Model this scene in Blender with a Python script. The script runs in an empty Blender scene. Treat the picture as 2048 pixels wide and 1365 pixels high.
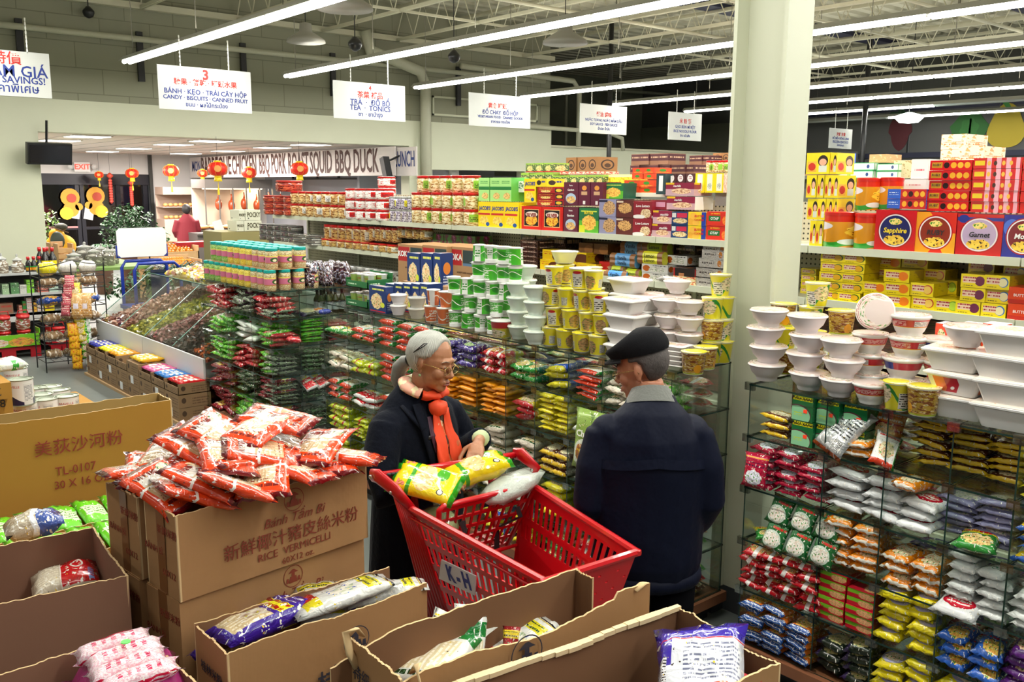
import bpy,bmesh,math,random
from mathutils import Vector,Matrix,Quaternion,noise
R=math.radians
SC=bpy.context.scene
COL=SC.collection
random.seed(7)
# ---------------------------------------------------------------- camera (axes: X along the shelves, Y across the aisles)
F,PITCH,ROLL,AZM,HC=1815.0,R(9.65),R(.282),R(49.677),2.15
_fh=Vector((-math.sin(AZM),math.cos(AZM),0));_rt=Vector((_fh.y,-_fh.x,0))
_fw=_fh*math.cos(PITCH)-Vector((0,0,math.sin(PITCH)));_up=_rt.cross(_fw)
_r=math.cos(ROLL)*_rt+math.sin(ROLL)*_up;_u=-math.sin(ROLL)*_rt+math.cos(ROLL)*_up
CAM=Vector((0,0,HC))
cd=bpy.data.cameras.new('camera');cam=bpy.data.objects.new('camera',cd);COL.objects.link(cam)
cd.sensor_width=36;cd.lens=F/2048*36;cd.clip_end=200
cam.matrix_world=Matrix.Translation(CAM)@Matrix((_r,_u,-_fw)).transposed().to_4x4()
SC.camera=cam
# measuring helpers: where the sight line of a photo pixel meets a real plane
def ray(x,y):return _fw+(x-1024)/F*_r-(y-682.5)/F*_u
def AZ(x,y,z):d=ray(x,y);return CAM+d*((z-HC)/d.z)
def AY(x,y,Y):d=ray(x,y);return CAM+d*(Y/d.y)
def AX(x,y,X):d=ray(x,y);return CAM+d*(X/d.x)
def PJ(p):d=Vector(p)-CAM;w=d.dot(_fw);return 1024+F*d.dot(_r)/w,682.5-F*d.dot(_u)/w
def XY(px,Y,z):
 y=600
 for _ in range(6):
  X=AY(px,y,Y).x;y=PJ((X,Y,z))[1]
 return X
# ---------------------------------------------------------------- world, exposure
w=bpy.data.worlds.new('world');SC.world=w;w.use_nodes=True
w.node_tree.nodes['Background'].inputs[0].default_value=(.80,.86,.82,1)
w.node_tree.nodes['Background'].inputs[1].default_value=.16
SC.view_settings.view_transform='Standard';SC.view_settings.look='None'
SC.view_settings.exposure=0.2;SC.view_settings.gamma=1;SC.view_settings.use_curve_mapping=False
cy=SC.cycles
cy.max_bounces=6;cy.diffuse_bounces=3;cy.glossy_bounces=3;cy.transmission_bounces=4;cy.transparent_max_bounces=14
cy.caustics_reflective=False;cy.caustics_refractive=False;cy.sample_clamp_indirect=4;cy.sample_clamp_direct=20
cy.use_adaptive_sampling=True;cy.adaptive_threshold=.02
try:cy.use_denoising=True;cy.denoiser='OPENIMAGEDENOISE'
except Exception:pass
LZ=4.0
ROWS=[4.72+2.62*k for k in range(-3,8)]
def area(name,loc,sx,sy,power,col,rot=(0,0,0)):
 l=bpy.data.lights.new(name,'AREA');l.shape='RECTANGLE';l.size=sx;l.size_y=sy;l.energy=power;l.color=col
 o=bpy.data.objects.new(name,l);o.location=loc;o.rotation_euler=rot;COL.objects.link(o);return o
for k,Y in enumerate(ROWS):
 if k>9:continue
 for s in range(3):
  if k>8 and s>0:continue
  pw=34 if k<2 else(92 if k<7 else 48)
  area('strip_light_lamp',(-11.3+6*s,Y,LZ-.075),5.9,.11,pw,(1,.985,.90))
for k,Y in enumerate(ROWS[1:10]):area('strip_light_uplight',(-6,Y,LZ+.12),16,.2,85,(1,.97,.86),(R(180),0,0))  # added fill lamps above the hoods, no fixture of their own, brightening the deck
for i,(x,y) in enumerate([(-18.2,4.6),(-18.2,7),(-20.6,5),(-20.6,8.4),(-23,5.5),(-23,8.4)]):
 area('panel_light_lamp',(x,y,2.93),.6,.6,210,(1,.92,.85))
# ---------------------------------------------------------------- materials
MATS={}
def lin(h):
 h=h.lstrip('#');h=''.join(c_*2 for c_ in h) if len(h)==3 else h;c=[int(h[i:i+2],16)/255 for i in(0,2,4)]
 return tuple((v/12.92 if v<=.04045 else((v+.055)/1.055)**2.4) for v in c)
def C4(c):c=lin(c) if isinstance(c,str) else c;return(c[0],c[1],c[2],1)
class NB:
 def __init__(s,name):
  s.m=bpy.data.materials.new(name);s.m.use_nodes=True;s.t=s.m.node_tree
  s.b=s.t.nodes['Principled BSDF'];s.n=s.t.nodes;s.l=s.t.links
 def nd(s,k,**kw):
  n=s.n.new(k)
  for a,v in kw.items():setattr(n,a,v)
  return n
 def link(s,a,b):s.l.new(a,b)
 def math(s,op,a,b=None,c=None):
  n=s.nd('ShaderNodeMath',operation=op)
  for i,v in enumerate((a,b,c)):
   if v is None:continue
   if isinstance(v,(int,float)):n.inputs[i].default_value=v
   else:s.link(v,n.inputs[i])
  return n.outputs[0]
 def vm(s,op,a,b=None):
  n=s.nd('ShaderNodeVectorMath',operation=op)
  for i,v in enumerate((a,b)):
   if v is None:continue
   if isinstance(v,tuple):n.inputs[i].default_value=v
   else:s.link(v,n.inputs[i])
  return n
 def mix(s,fac,a,b,blend='MIX'):
  n=s.nd('ShaderNodeMix',data_type='RGBA',blend_type=blend)
  for i,v in((0,fac),(6,a),(7,b)):
   if isinstance(v,(int,float)):n.inputs[i].default_value=v
   elif isinstance(v,(tuple,str)):n.inputs[i].default_value=C4(v)
   else:s.link(v,n.inputs[i])
  return n.outputs[2]
 def noise(s,vec,scale,detail=2,rough=.5,col=False):
  n=s.nd('ShaderNodeTexNoise');n.inputs['Scale'].default_value=scale;n.inputs['Detail'].default_value=detail
  n.inputs['Roughness'].default_value=rough
  if vec is not None:s.link(vec,n.inputs['Vector'])
  return n.outputs['Color' if col else 'Fac']
 def bump(s,h,strength=.2,dist=.01):
  n=s.nd('ShaderNodeBump');n.inputs['Strength'].default_value=strength;n.inputs['Distance'].default_value=dist
  s.link(h,n.inputs['Height']);s.link(n.outputs[0],s.b.inputs['Normal'])
 def tc(s,k):return s.nd('ShaderNodeTexCoord').outputs[k]
 def setb(s,**kw):
  for k,v in kw.items():
   k={'rough':'Roughness','metal':'Metallic','coat':'Coat Weight','spec':'Specular IOR Level','alpha':'Alpha'}.get(k,k)
   s.b.inputs[k].default_value=v
def flat(name,col,rough=.5,metal=0,coat=0,nz=0,nscale=20,bump=0,bscale=60,emit=0,var=0,spec=.5,object_space=True):
 if name in MATS:return MATS[name]
 s=NB(name);s.setb(rough=rough,metal=metal,coat=coat,spec=spec);s.b.inputs['Base Color'].default_value=C4(col)
 v=s.tc('Object')
 c=None
 if nz:
  f=s.noise(v,nscale,4);cc=C4(col)
  c=s.mix(f,tuple(x*(1-nz) for x in cc[:3]),tuple(min(1,x*(1+nz)) for x in cc[:3]))
 if var:
  o=s.nd('ShaderNodeObjectInfo');h=s.nd('ShaderNodeHueSaturation')
  if c is not None:s.link(c,h.inputs['Color'])
  else:h.inputs['Color'].default_value=C4(col)
  s.link(s.math('MULTIPLY_ADD',o.outputs['Random'],var,1-var/2),h.inputs['Value']);c=h.outputs[0]
 if c is not None:s.link(c,s.b.inputs['Base Color'])
 if bump:s.bump(s.noise(v,bscale,4),bump,.004)
 if emit:s.b.inputs['Emission Color'].default_value=C4(col);s.b.inputs['Emission Strength'].default_value=emit
 MATS[name]=s.m;return s.m
def emis(name,col,e):
 if name in MATS:return MATS[name]
 s=NB(name);s.b.inputs['Base Color'].default_value=C4(col);s.b.inputs['Emission Color'].default_value=C4(col);s.b.inputs['Emission Strength'].default_value=e
 try:s.m.cycles.emission_sampling='NONE'
 except Exception:pass
 MATS[name]=s.m;return s.m
def glass(name='glass',tint=(.86,.95,.90),base=.05,edge=.55,rough=.04):
 if name in MATS:return MATS[name]
 s=NB(name);s.n.remove(s.b)
 tr=s.nd('ShaderNodeBsdfTransparent');tr.inputs[0].default_value=(*tint,1)
 gl=s.nd('ShaderNodeBsdfGlossy');gl.inputs['Roughness'].default_value=rough
 lw=s.nd('ShaderNodeLayerWeight');lw.inputs[0].default_value=.35
 f=s.math('MULTIPLY_ADD',lw.outputs['Fresnel'],edge,base)
 mx=s.nd('ShaderNodeMixShader');s.link(f,mx.inputs[0]);s.link(tr.outputs[0],mx.inputs[1]);s.link(gl.outputs[0],mx.inputs[2])
 s.link(mx.outputs[0],s.n['Material Output'].inputs[0]);MATS[name]=s.m;return s.m
def pmat(name,base,layers=(),rough=.38,coat=.25,crinkle=0,cscale=14,var=.12,swap=False,spec=.5,metal=0):
 """printed packaging: layers of rectangles, ellipses, food pictures and lines of small print on UV 0..1"""
 if name in MATS:return MATS[name]
 s=NB(name);s.setb(rough=rough,coat=coat,spec=spec,metal=metal)
 uv=s.tc('UV');sep=s.nd('ShaderNodeSeparateXYZ');s.link(uv,sep.inputs[0]);U,V=sep.outputs[0],sep.outputs[1]
 col=None;cur=base
 fn=None
 for L in layers:
  k=L[0]
  if k in 'rs':
   u0,v0,u1,v1=L[1:5]
   a=s.math('ABSOLUTE',s.math('MULTIPLY_ADD',U,2/(u1-u0),-(u0+u1)/(u1-u0)))
   b=s.math('ABSOLUTE',s.math('MULTIPLY_ADD',V,2/(v1-v0),-(v0+v1)/(v1-v0)))
   m=s.math('LESS_THAN',s.math('MAXIMUM',a,b),1.0);c=L[5]
   if k=='s':
    n,d=L[6],(V if len(L)<8 or L[7]==0 else U);o=U if d is V else V
    st=s.math('GREATER_THAN',s.math('SINE',s.math('MULTIPLY',d,n*6.283/((v1-v0) if d is V else(u1-u0)))),.1)
    vx=s.nd('ShaderNodeCombineXYZ');s.link(s.math('MULTIPLY',o,30.),vx.inputs[0]);s.link(s.math('FLOOR',s.math('MULTIPLY',d,n/((v1-v0) if d is V else(u1-u0)))),vx.inputs[1])
    g=s.math('GREATER_THAN',s.noise(vx.outputs[0],1.3,1),.42)
    m=s.math('MULTIPLY',m,s.math('MULTIPLY',st,g))
  elif k in 'ef':
   cu,cv,ru,rv=L[1:5]
   vs=s.vm('MULTIPLY_ADD',uv);vs.inputs[1].default_value=(1/ru,1/rv,0);vs.inputs[2].default_value=(-cu/ru,-cv/rv,0)
   ln=s.vm('LENGTH',vs.outputs[0]).outputs['Value']
   if k=='f':
    ln=s.math('ADD',ln,s.math('MULTIPLY_ADD',s.noise(uv,9,2),.5,-.25))
   m=s.math('LESS_THAN',ln,1.0);c=L[5]
   if k=='f':
    vo=s.nd('ShaderNodeTexVoronoi');vo.inputs['Scale'].default_value=L[7] if len(L)>7 else 14;s.link(uv,vo.inputs['Vector'])
    sh=s.math('MULTIPLY',vo.outputs['Distance'],1.6)
    c=s.mix(sh,L[5],L[6])
    c=s.mix(s.math('GREATER_THAN',s.noise(uv,17,2),.60),c,L[8] if len(L)>8 else '#3f8a2c')
  elif k=='n':
   m=s.math('GREATER_THAN',s.noise(uv,L[2],2,.6),L[3]);c=L[1]
  elif k=='w':
   a=s.math('ABSOLUTE',s.math('SUBTRACT',V,s.math('MULTIPLY_ADD',s.math('SINE',s.math('MULTIPLY_ADD',U,L[4],L[5])),L[3],L[2])))
   m=s.math('LESS_THAN',a,L[6]);c=L[1]
  cur=s.mix(m,cur if cur is not None else base,c)
 if crinkle>=.3:  # cream flecks serve as ink and as highlights painted onto the film
  for q,(c_,sc_,th) in enumerate((('#f4f0e6',10,.63),('#2a1a14',15,.69),('#e8c428',12,.70))):cur=s.mix(s.math('GREATER_THAN',s.noise(s.vm('ADD',uv,(q*3.,q*7.,0)).outputs[0],sc_,2,.6),th),cur,c_)
 if var or not layers:
  o=s.nd('ShaderNodeObjectInfo');h=s.nd('ShaderNodeHueSaturation')
  if layers:s.link(cur,h.inputs['Color'])
  else:h.inputs['Color'].default_value=C4(base)
  s.link(s.math('MULTIPLY_ADD',o.outputs['Random'],var,1-var/2),h.inputs['Value']);cur=h.outputs[0]
 s.link(cur,s.b.inputs['Base Color'])
 if crinkle:
  oi=s.nd('ShaderNodeObjectInfo')
  v=s.vm('ADD',s.tc('Object'),oi.outputs['Location']).outputs[0]
  n1=s.nd('ShaderNodeTexNoise');n1.inputs['Scale'].default_value=cscale;n1.inputs['Detail'].default_value=3;n1.inputs['Distortion'].default_value=1.2
  s.link(v,n1.inputs['Vector']);s.bump(n1.outputs['Fac'],crinkle,.03)
 MATS[name]=s.m;return s.m
# ---------------------------------------------------------------- mesh helpers
class MB:
 """collects faces, then links them as ONE mesh"""
 def __init__(s):s.v=[];s.f=[];s.uv=[];s.mi=[];s.M=Matrix.Identity(4)
 def vert(s,p):s.v.append(tuple(s.M@Vector(p)));return len(s.v)-1
 def face(s,pts,uv=None,mi=0):
  b=len(s.v)
  for p in pts:s.v.append(tuple(s.M@Vector(p)))
  s.f.append(tuple(range(b,b+len(pts))));s.uv.append(uv or[(0,0),(1,0),(1,1),(0,1)][:len(pts)] if len(pts)<=4 or uv else[(0,0)]*len(pts));s.mi.append(mi)
 def idx(s,ids,uv=None,mi=0):s.f.append(tuple(ids));s.uv.append(uv or[(0,0)]*len(ids));s.mi.append(mi)
 def box(s,x0,y0,z0,x1,y1,z1,mi=0,mis=None):
  P=[(x0,y0,z0),(x1,y0,z0),(x1,y1,z0),(x0,y1,z0),(x0,y0,z1),(x1,y0,z1),(x1,y1,z1),(x0,y1,z1)]
  b=len(s.v);s.v+=[tuple(s.M@Vector(p)) for p in P]
  for k,q in enumerate(((0,1,5,4),(2,3,7,6),(1,2,6,5),(3,0,4,7),(4,5,6,7),(3,2,1,0))):
   s.f.append(tuple(b+i for i in q));s.uv.append([(0,0),(1,0),(1,1),(0,1)]);s.mi.append(mis[k] if mis else mi)
  return s
 def obox(s,c,ax,hx,hy,hz,mi=0):
  ax=Vector(ax).normalized();q=ax.to_track_quat('X','Z').to_matrix().to_4x4();m=s.M;s.M=m@Matrix.Translation(c)@q
  s.box(-hx,-hy,-hz,hx,hy,hz,mi);s.M=m;return s
 def bar(s,a,b,r,mi=0,n=4):
  a,b=Vector(a),Vector(b);s.tube([a,b],[r,r],n,mi,cap=True);return s
 def tube(s,pts,rad,n=8,mi=0,cap=True,flat=1.0,up=None,uvs=False):
  pts=[Vector(p) for p in pts];rings=[]
  if isinstance(rad,(int,float)):rad=[rad]*len(pts)
  prev=None
  for i,p in enumerate(pts):
   t=(pts[min(i+1,len(pts)-1)]-pts[max(i-1,0)]).normalized()
   if prev is None:
    a=Vector(up) if up else(Vector((0,0,1)) if abs(t.z)<.9 else Vector((1,0,0)))
   else:a=prev
   a=(a-t*a.dot(t)).normalized();prev=a;c=t.cross(a)
   r=rad[i];rx,ry=(r if isinstance(r,tuple) else(r,r*flat))
   rings.append([s.vert(p+a*(ry*math.sin(2*math.pi*k/n))+c*(rx*math.cos(2*math.pi*k/n))) for k in range(n)])
  m=len(rings)-1
  for i in range(m):
   for k in range(n):
    s.idx((rings[i][k],rings[i][(k+1)%n],rings[i+1][(k+1)%n],rings[i+1][k]),[(k/n,i/m),((k+1)/n,i/m),((k+1)/n,(i+1)/m),(k/n,(i+1)/m)],mi)
  if cap:
   s.idx(rings[0][::-1],None,mi);s.idx(rings[-1],None,mi)
  return s
 def lathe(s,prof,n=20,mi=0,c=(0,0,0),cap=True,vrange=None,mis=None):
  z0,z1=vrange or(min(p[1] for p in prof),max(p[1] for p in prof));rings=[]
  for r,z in prof:rings.append([s.vert((c[0]+r*math.cos(2*math.pi*k/n),c[1]+r*math.sin(2*math.pi*k/n),c[2]+z)) for k in range(n)])
  for i in range(len(prof)-1):
   va,vb=((prof[i][1]-z0)/(z1-z0+1e-9),(prof[i+1][1]-z0)/(z1-z0+1e-9))
   for k in range(n):
    s.idx((rings[i][k],rings[i][(k+1)%n],rings[i+1][(k+1)%n],rings[i+1][k]),[(k/n,va),((k+1)/n,va),((k+1)/n,vb),(k/n,vb)],mis[i] if mis else mi)
  if cap:
   def cuv(rg):return[(.5+.5*math.cos(2*math.pi*k/n),.5+.5*math.sin(2*math.pi*k/n)) for k in range(n)]
   if prof[0][0]>1e-4:s.idx(rings[0][::-1],cuv(0)[::-1],mis[0] if mis else mi)
   if prof[-1][0]>1e-4:s.idx(rings[-1],cuv(0),mis[-1] if mis else mi)
  return s
 def mesh(s,name,mats,smooth=False):
  me=bpy.data.meshes.new(name);me.from_pydata(s.v,[],s.f)
  for m in(mats if isinstance(mats,(list,tuple)) else[mats]):me.materials.append(m)
  me.polygons.foreach_set('material_index',s.mi)
  ul=me.uv_layers.new(name='UVMap');ul.data.foreach_set('uv',[c for f in s.uv for p in f for c in p])
  if smooth:me.polygons.foreach_set('use_smooth',[True]*len(s.f))
  me.validate();me.update();return me
def ob(name,me,parent=None,loc=(0,0,0),rot=(0,0,0),scale=None,label=None,cat=None,group=None,kind=None):
 o=bpy.data.objects.new(name,me);COL.objects.link(o);o.location=loc;o.rotation_euler=rot
 if scale:o.scale=scale if isinstance(scale,(tuple,list,Vector)) else(scale,)*3
 if parent:o.parent=parent
 if label:wc(label)
 for k,v in(('label',label),('category',cat),('group',group),('kind',kind)):
  if v:o[k]=v
 return o
def smooth_by_angle(me,ang=35):
 me.polygons.foreach_set('use_smooth',[True]*len(me.polygons))
 try:me.set_sharp_from_angle(angle=R(ang))
 except Exception:pass
 return me
import re as _re
def wc(t):
 n=len(_re.findall(r"[A-Za-z0-9][A-Za-z0-9'\u2019-]*",t))
 if n>16 or n<4:print('LABEL',n,t)
def children(o):return[c for c in bpy.data.objects if c.parent==o]
KIDS={}
def dup(o,loc=None,rot=None,label=None,group=None,scale=None,parent=None):
 c=o.copy();COL.objects.link(c);c.parent=parent
 if loc is not None:c.location=loc
 if rot is not None:c.rotation_euler=rot
 if scale is not None:c.scale=scale if isinstance(scale,(tuple,list)) else(scale,)*3
 if label:c['label']=label
 if group:c['group']=group
 for ch in KIDS.get(o.name,()):dup(ch,parent=c)
 return c
def reg(root,*kids):KIDS[root.name]=list(kids);return root
TXT={}
def text_mesh(body,size,mat,ext=.0004,align='CENTER',shear=0,sx=1.0,bold=0):
 k=(body,size,mat.name,align,shear,sx,bold)
 if k in TXT:return TXT[k]
 cu=bpy.data.curves.new('t','FONT');cu.body=body;cu.size=size;cu.align_x=align;cu.align_y='CENTER';cu.extrude=ext;cu.shear=shear
 cu.resolution_u=2;cu.offset=bold
 o=bpy.data.objects.new('t',cu);me=bpy.data.meshes.new_from_object(o);bpy.data.objects.remove(o);bpy.data.curves.remove(cu)
 if sx!=1.0:
  for v in me.vertices:v.co.x*=sx
 me.materials.clear();me.materials.append(mat);me.name='lettering';TXT[k]=me;return me
def letter(parent,body,size,mat,loc,rot=(R(90),0,0),label=None,name='lettering',**kw):
 return ob(name,text_mesh(body,size,mat,**kw),parent,loc,rot,label=label)
# ================================================================ THE SETTING
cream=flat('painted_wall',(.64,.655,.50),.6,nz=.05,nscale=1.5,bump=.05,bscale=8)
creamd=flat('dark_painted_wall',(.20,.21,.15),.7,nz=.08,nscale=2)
white_wall=flat('white_wall',(.72,.70,.68),.6)
deckm=flat('roof_deck',(.50,.48,.37),.7,nz=.15,nscale=1)
steelm=flat('painted_steel',(.58,.56,.42),.55)
navym=flat('navy_beam',(.012,.014,.045),.5)
black=flat('black_plastic',(.012,.012,.014),.35)
whitep=flat('white_plastic',(.80,.80,.78),.35)
chrome=flat('chrome',(.7,.7,.7),.18,metal=1)
def S(name,mb,m,parent=None,smooth=False,loc=(0,0,0)):
 o=ob(name,mb.mesh(name,m,smooth),parent,loc)
 if parent is None:o['kind']='structure'
 return o
def sbox(name,m,*c,parent=None):return S(name,MB().box(*c),m,parent)
# polished concrete floor
s=NB('concrete_floor');v=s.tc('Object')
c=s.mix(s.noise(v,.7,4),(.115,.13,.125),(.17,.19,.18));c=s.mix(s.math('MULTIPLY',s.noise(v,9,6,.7),.5),c,(.13,.145,.14))
s.link(c,s.b.inputs['Base Color']);s.setb(rough=.32);s.link(s.math('MULTIPLY_ADD',s.noise(v,2.5,3),.25,.32),s.b.inputs['Roughness'])
fl=MB();fl.face([(-32,-8,0),(8,-8,0),(8,34,0),(-32,34,0)]);S('floor',fl,s.m)
WX=-16.0
# main wall: block courses above the lintel band
bm_=NB('block_wall');v=bm_.tc('Object');br=bm_.nd('ShaderNodeTexBrick')
mp=bm_.nd('ShaderNodeMapping');mp.inputs['Rotation'].default_value=(R(90),0,R(90));bm_.link(v,mp.inputs[0])
sw=bm_.nd('ShaderNodeSeparateXYZ');bm_.link(v,sw.inputs[0]);cw=bm_.nd('ShaderNodeCombineXYZ');bm_.link(sw.outputs[1],cw.inputs[0]);bm_.link(sw.outputs[2],cw.inputs[1])
bm_.link(cw.outputs[0],br.inputs['Vector']);br.inputs['Scale'].default_value=1;br.inputs['Brick Width'].default_value=.8;br.inputs['Row Height'].default_value=.4
br.inputs['Mortar Size'].default_value=.008;br.inputs['Color1'].default_value=(.30,.30,.215,1);br.inputs['Color2'].default_value=(.28,.28,.20,1);br.inputs['Mortar'].default_value=(.19,.19,.13,1)
bm_.link(br.outputs[0],bm_.b.inputs['Base Color']);bm_.setb(rough=.7);bm_.bump(br.outputs['Fac'],-.3,.01)
sbox('wall_back',bm_.m,WX-.3,-8,3.46,WX,14.7,6.4)
lint=sbox('wall_back_lintel',cream,WX-.25,3.75,2.97,WX+.06,10.72,3.48)
sbox('wall_back_pillar',cream,WX-.3,-8,0,WX+.06,3.75,3.48)
sbox('wall_back_right',cream,WX-.25,10.72,2.5,WX+.06,14.7,3.48)
sbox('wall_back_low',cream,WX-.25,10.72,0,WX+.06,11.3,2.5)
sbox('wall_back_jamb',cream,WX-.25,13.9,0,WX+.06,14.7,2.5)
sbox('wall_back_sill',cream,WX-.25,11.3,0,WX+.06,13.9,1.6)
sbox('wall_back_partition',cream,WX-.2,14.7,0,WX,24,3.07)
sbox('trim_1',steelm,WX-.22,14.7,3.07,WX+.03,24,3.12)
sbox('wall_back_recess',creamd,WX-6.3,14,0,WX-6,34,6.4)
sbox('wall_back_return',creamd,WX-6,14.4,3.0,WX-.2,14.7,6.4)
# raised panel frame on the wall right of the down pipe
fr=MB()
for a in((11.35,3.62,14.3,3.66),(11.35,3.98,14.3,4.02),(11.35,3.62,11.39,4.02),(14.26,3.62,14.3,4.02)):fr.box(WX+.0,a[0],a[1],WX+.03,a[2],a[3])
S('trim_2',fr,cream)
# far wall with painted fruit
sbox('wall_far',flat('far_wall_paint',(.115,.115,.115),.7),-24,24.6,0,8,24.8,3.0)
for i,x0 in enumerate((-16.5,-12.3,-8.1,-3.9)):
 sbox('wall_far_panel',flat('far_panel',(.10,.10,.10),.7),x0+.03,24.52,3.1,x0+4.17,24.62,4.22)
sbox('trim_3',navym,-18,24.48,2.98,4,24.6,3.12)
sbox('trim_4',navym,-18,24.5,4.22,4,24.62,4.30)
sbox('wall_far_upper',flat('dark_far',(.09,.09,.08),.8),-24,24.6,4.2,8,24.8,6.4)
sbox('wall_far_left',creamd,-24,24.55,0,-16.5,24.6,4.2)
def mural(name,pts,m,x,z,label,cat,extra=()):
 o=MB();n=len(pts)
 o.face([(p[0],-.012,p[1]) for p in pts]);
 for i in range(n):
  a,b=pts[i],pts[(i+1)%n];o.face([(a[0],0,a[1]),(b[0],0,b[1]),(b[0],-.012,b[1]),(a[0],-.012,a[1])])
 t=ob(name,o.mesh(name,m),None,(x,24.51,z),label=label,cat=cat)
 for nm,pp,mm in extra:
  e=MB();e.face([(p[0],-.016,p[1]) for p in pp]);ob(nm,e.mesh(nm,mm),t)
 return t
def blob(w,h,fn=lambda a:1,n=28):return[(w*fn(a)*math.cos(a),h*fn(a)*math.sin(a)) for a in[2*math.pi*i/n for i in range(n)]]
pa,pb,pc=AY(1800,265,24.5),AY(1938,262,24.5),AY(2012,255,24.5)
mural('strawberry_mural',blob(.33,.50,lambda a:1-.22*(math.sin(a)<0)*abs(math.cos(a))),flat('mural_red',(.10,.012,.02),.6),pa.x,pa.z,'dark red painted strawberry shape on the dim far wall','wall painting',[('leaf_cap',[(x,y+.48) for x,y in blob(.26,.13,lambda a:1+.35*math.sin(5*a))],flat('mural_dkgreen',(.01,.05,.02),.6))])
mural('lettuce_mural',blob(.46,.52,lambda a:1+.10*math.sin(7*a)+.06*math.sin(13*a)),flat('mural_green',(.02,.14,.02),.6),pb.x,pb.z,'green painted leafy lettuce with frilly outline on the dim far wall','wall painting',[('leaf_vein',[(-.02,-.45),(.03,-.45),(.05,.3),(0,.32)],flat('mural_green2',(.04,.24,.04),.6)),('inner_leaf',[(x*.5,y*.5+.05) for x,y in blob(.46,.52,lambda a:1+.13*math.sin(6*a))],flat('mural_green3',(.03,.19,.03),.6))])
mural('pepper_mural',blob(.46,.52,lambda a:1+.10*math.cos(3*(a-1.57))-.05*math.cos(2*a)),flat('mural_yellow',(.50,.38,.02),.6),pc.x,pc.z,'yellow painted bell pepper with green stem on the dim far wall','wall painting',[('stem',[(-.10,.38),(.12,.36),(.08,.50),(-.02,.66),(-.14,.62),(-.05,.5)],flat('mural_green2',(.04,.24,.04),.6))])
# roof: corrugated deck on open-web joists and girders
dk=MB();x=-24
while x<8:
 dk.face([(x,-8,5.75),(x,30,5.75),(x+.18,30,5.75),(x+.18,-8,5.75)]);dk.face([(x+.18,-8,5.75),(x+.18,30,5.75),(x+.22,30,5.83),(x+.22,-8,5.83)])
 dk.face([(x+.22,-8,5.83),(x+.22,30,5.83),(x+.34,30,5.83),(x+.34,-8,5.83)]);dk.face([(x+.34,-8,5.83),(x+.34,30,5.83),(x+.38,30,5.75),(x+.38,-8,5.75)]);x+=.38
S('ceiling',dk,deckm)
webr=random.Random(3)
for j,Y in enumerate([-1.2+1.66*k for k in range(16)]):
 t=MB()
 for zz in(5.0,5.62):t.box(-15.9,Y-.035,zz,4,Y-.008,zz+.05);t.box(-15.9,Y+.008,zz,4,Y+.035,zz+.05)
 t.box(-15.9,Y-.05,5.60,4,Y+.05,5.64)
 o=S('beam',t,steelm)
 wb=MB();x=-15.9
 while x<3.5:
  wb.bar((x,Y,5.03),(x+.31,Y,5.64),.011);wb.bar((x+.31,Y,5.64),(x+.62,Y,5.03),.011);x+=.62
 q=S('beam_web',wb,steelm,o);q['kind']='stuff'
for x in(-13.2,-9.1,-5.0,-.9):
 S('beam',MB().box(x-.02,-8,5.00,x+.02,24,5.04),steelm)
 S('beam',MB().box(x+1.1,-8,5.66,x+1.55,24,5.745),navym)
for x in(-11,-7.0,-2.5):S('beam',MB().bar((x,-8,4.92),(x,24,4.92),.03,n=8),steelm)
sbox('beam',steelm,WX+.02,-8,5.0,WX+.16,14.7,5.1)
# wall pipes
pm=flat('pipe_paint',(.50,.50,.38),.45)
def pipe(pts,r,label,m=None,bends=True,brackets=()):
 o=MB().tube(pts,r,10);t=ob('pipe',o.mesh('pipe',m or pm,True),label=label,cat='pipe')
 for b in brackets:ob('bracket',MB().box(-.03,-.05,-.45,.03,.05,.35).mesh('bracket',black),t,b)
 return t
pipe([(WX+.14,-2,4.52),(WX+.14,14.4,4.52)],.05,'long horizontal cream pipe along the back wall above the food court opening',brackets=[(WX+.06,y,4.3) for y in(3.6,5.4,7.2,9.0,12)])
pipe([(WX+.2,11.05,0),(WX+.2,11.05,4.2),(WX+.24,10.9,4.45),(WX+.28,10.2,4.62),(WX+.28,9.7,4.75),(WX+.28,9.6,5.1)],.11,'thick cream down pipe with elbow between the two wall openings')
pipe([(WX+.16,13.0,3.52),(WX+.16,16.5,3.47),(WX+.16,17.0,3.35),(WX+.16,17.05,3.05)],.05,'thin cream pipe bending down to the low partition wall')
pipe([(WX+.15,15.5,3.1),(WX+.15,15.5,4.4),(WX+.15,15.3,4.6),(WX+.15,12,4.66)],.06,'cream pipe rising from the partition and bending along the wall')
pipe([(-20.5,19.5,3.1),(-20.5,19.5,4.9),(-20.3,20,5.1),(-20.3,24,5.2)],.05,'cream pipe rising behind the low partition wall')
pipe([(-13.6,14.2,0),(-13.6,14.2,5.6)],.05,'slim black steel post between two hanging aisle signs',black)
pipe([(-11.2,20.2,0),(-11.2,20.2,5.6)],.06,'slim dark steel post behind the green cracker boxes',black)
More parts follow.
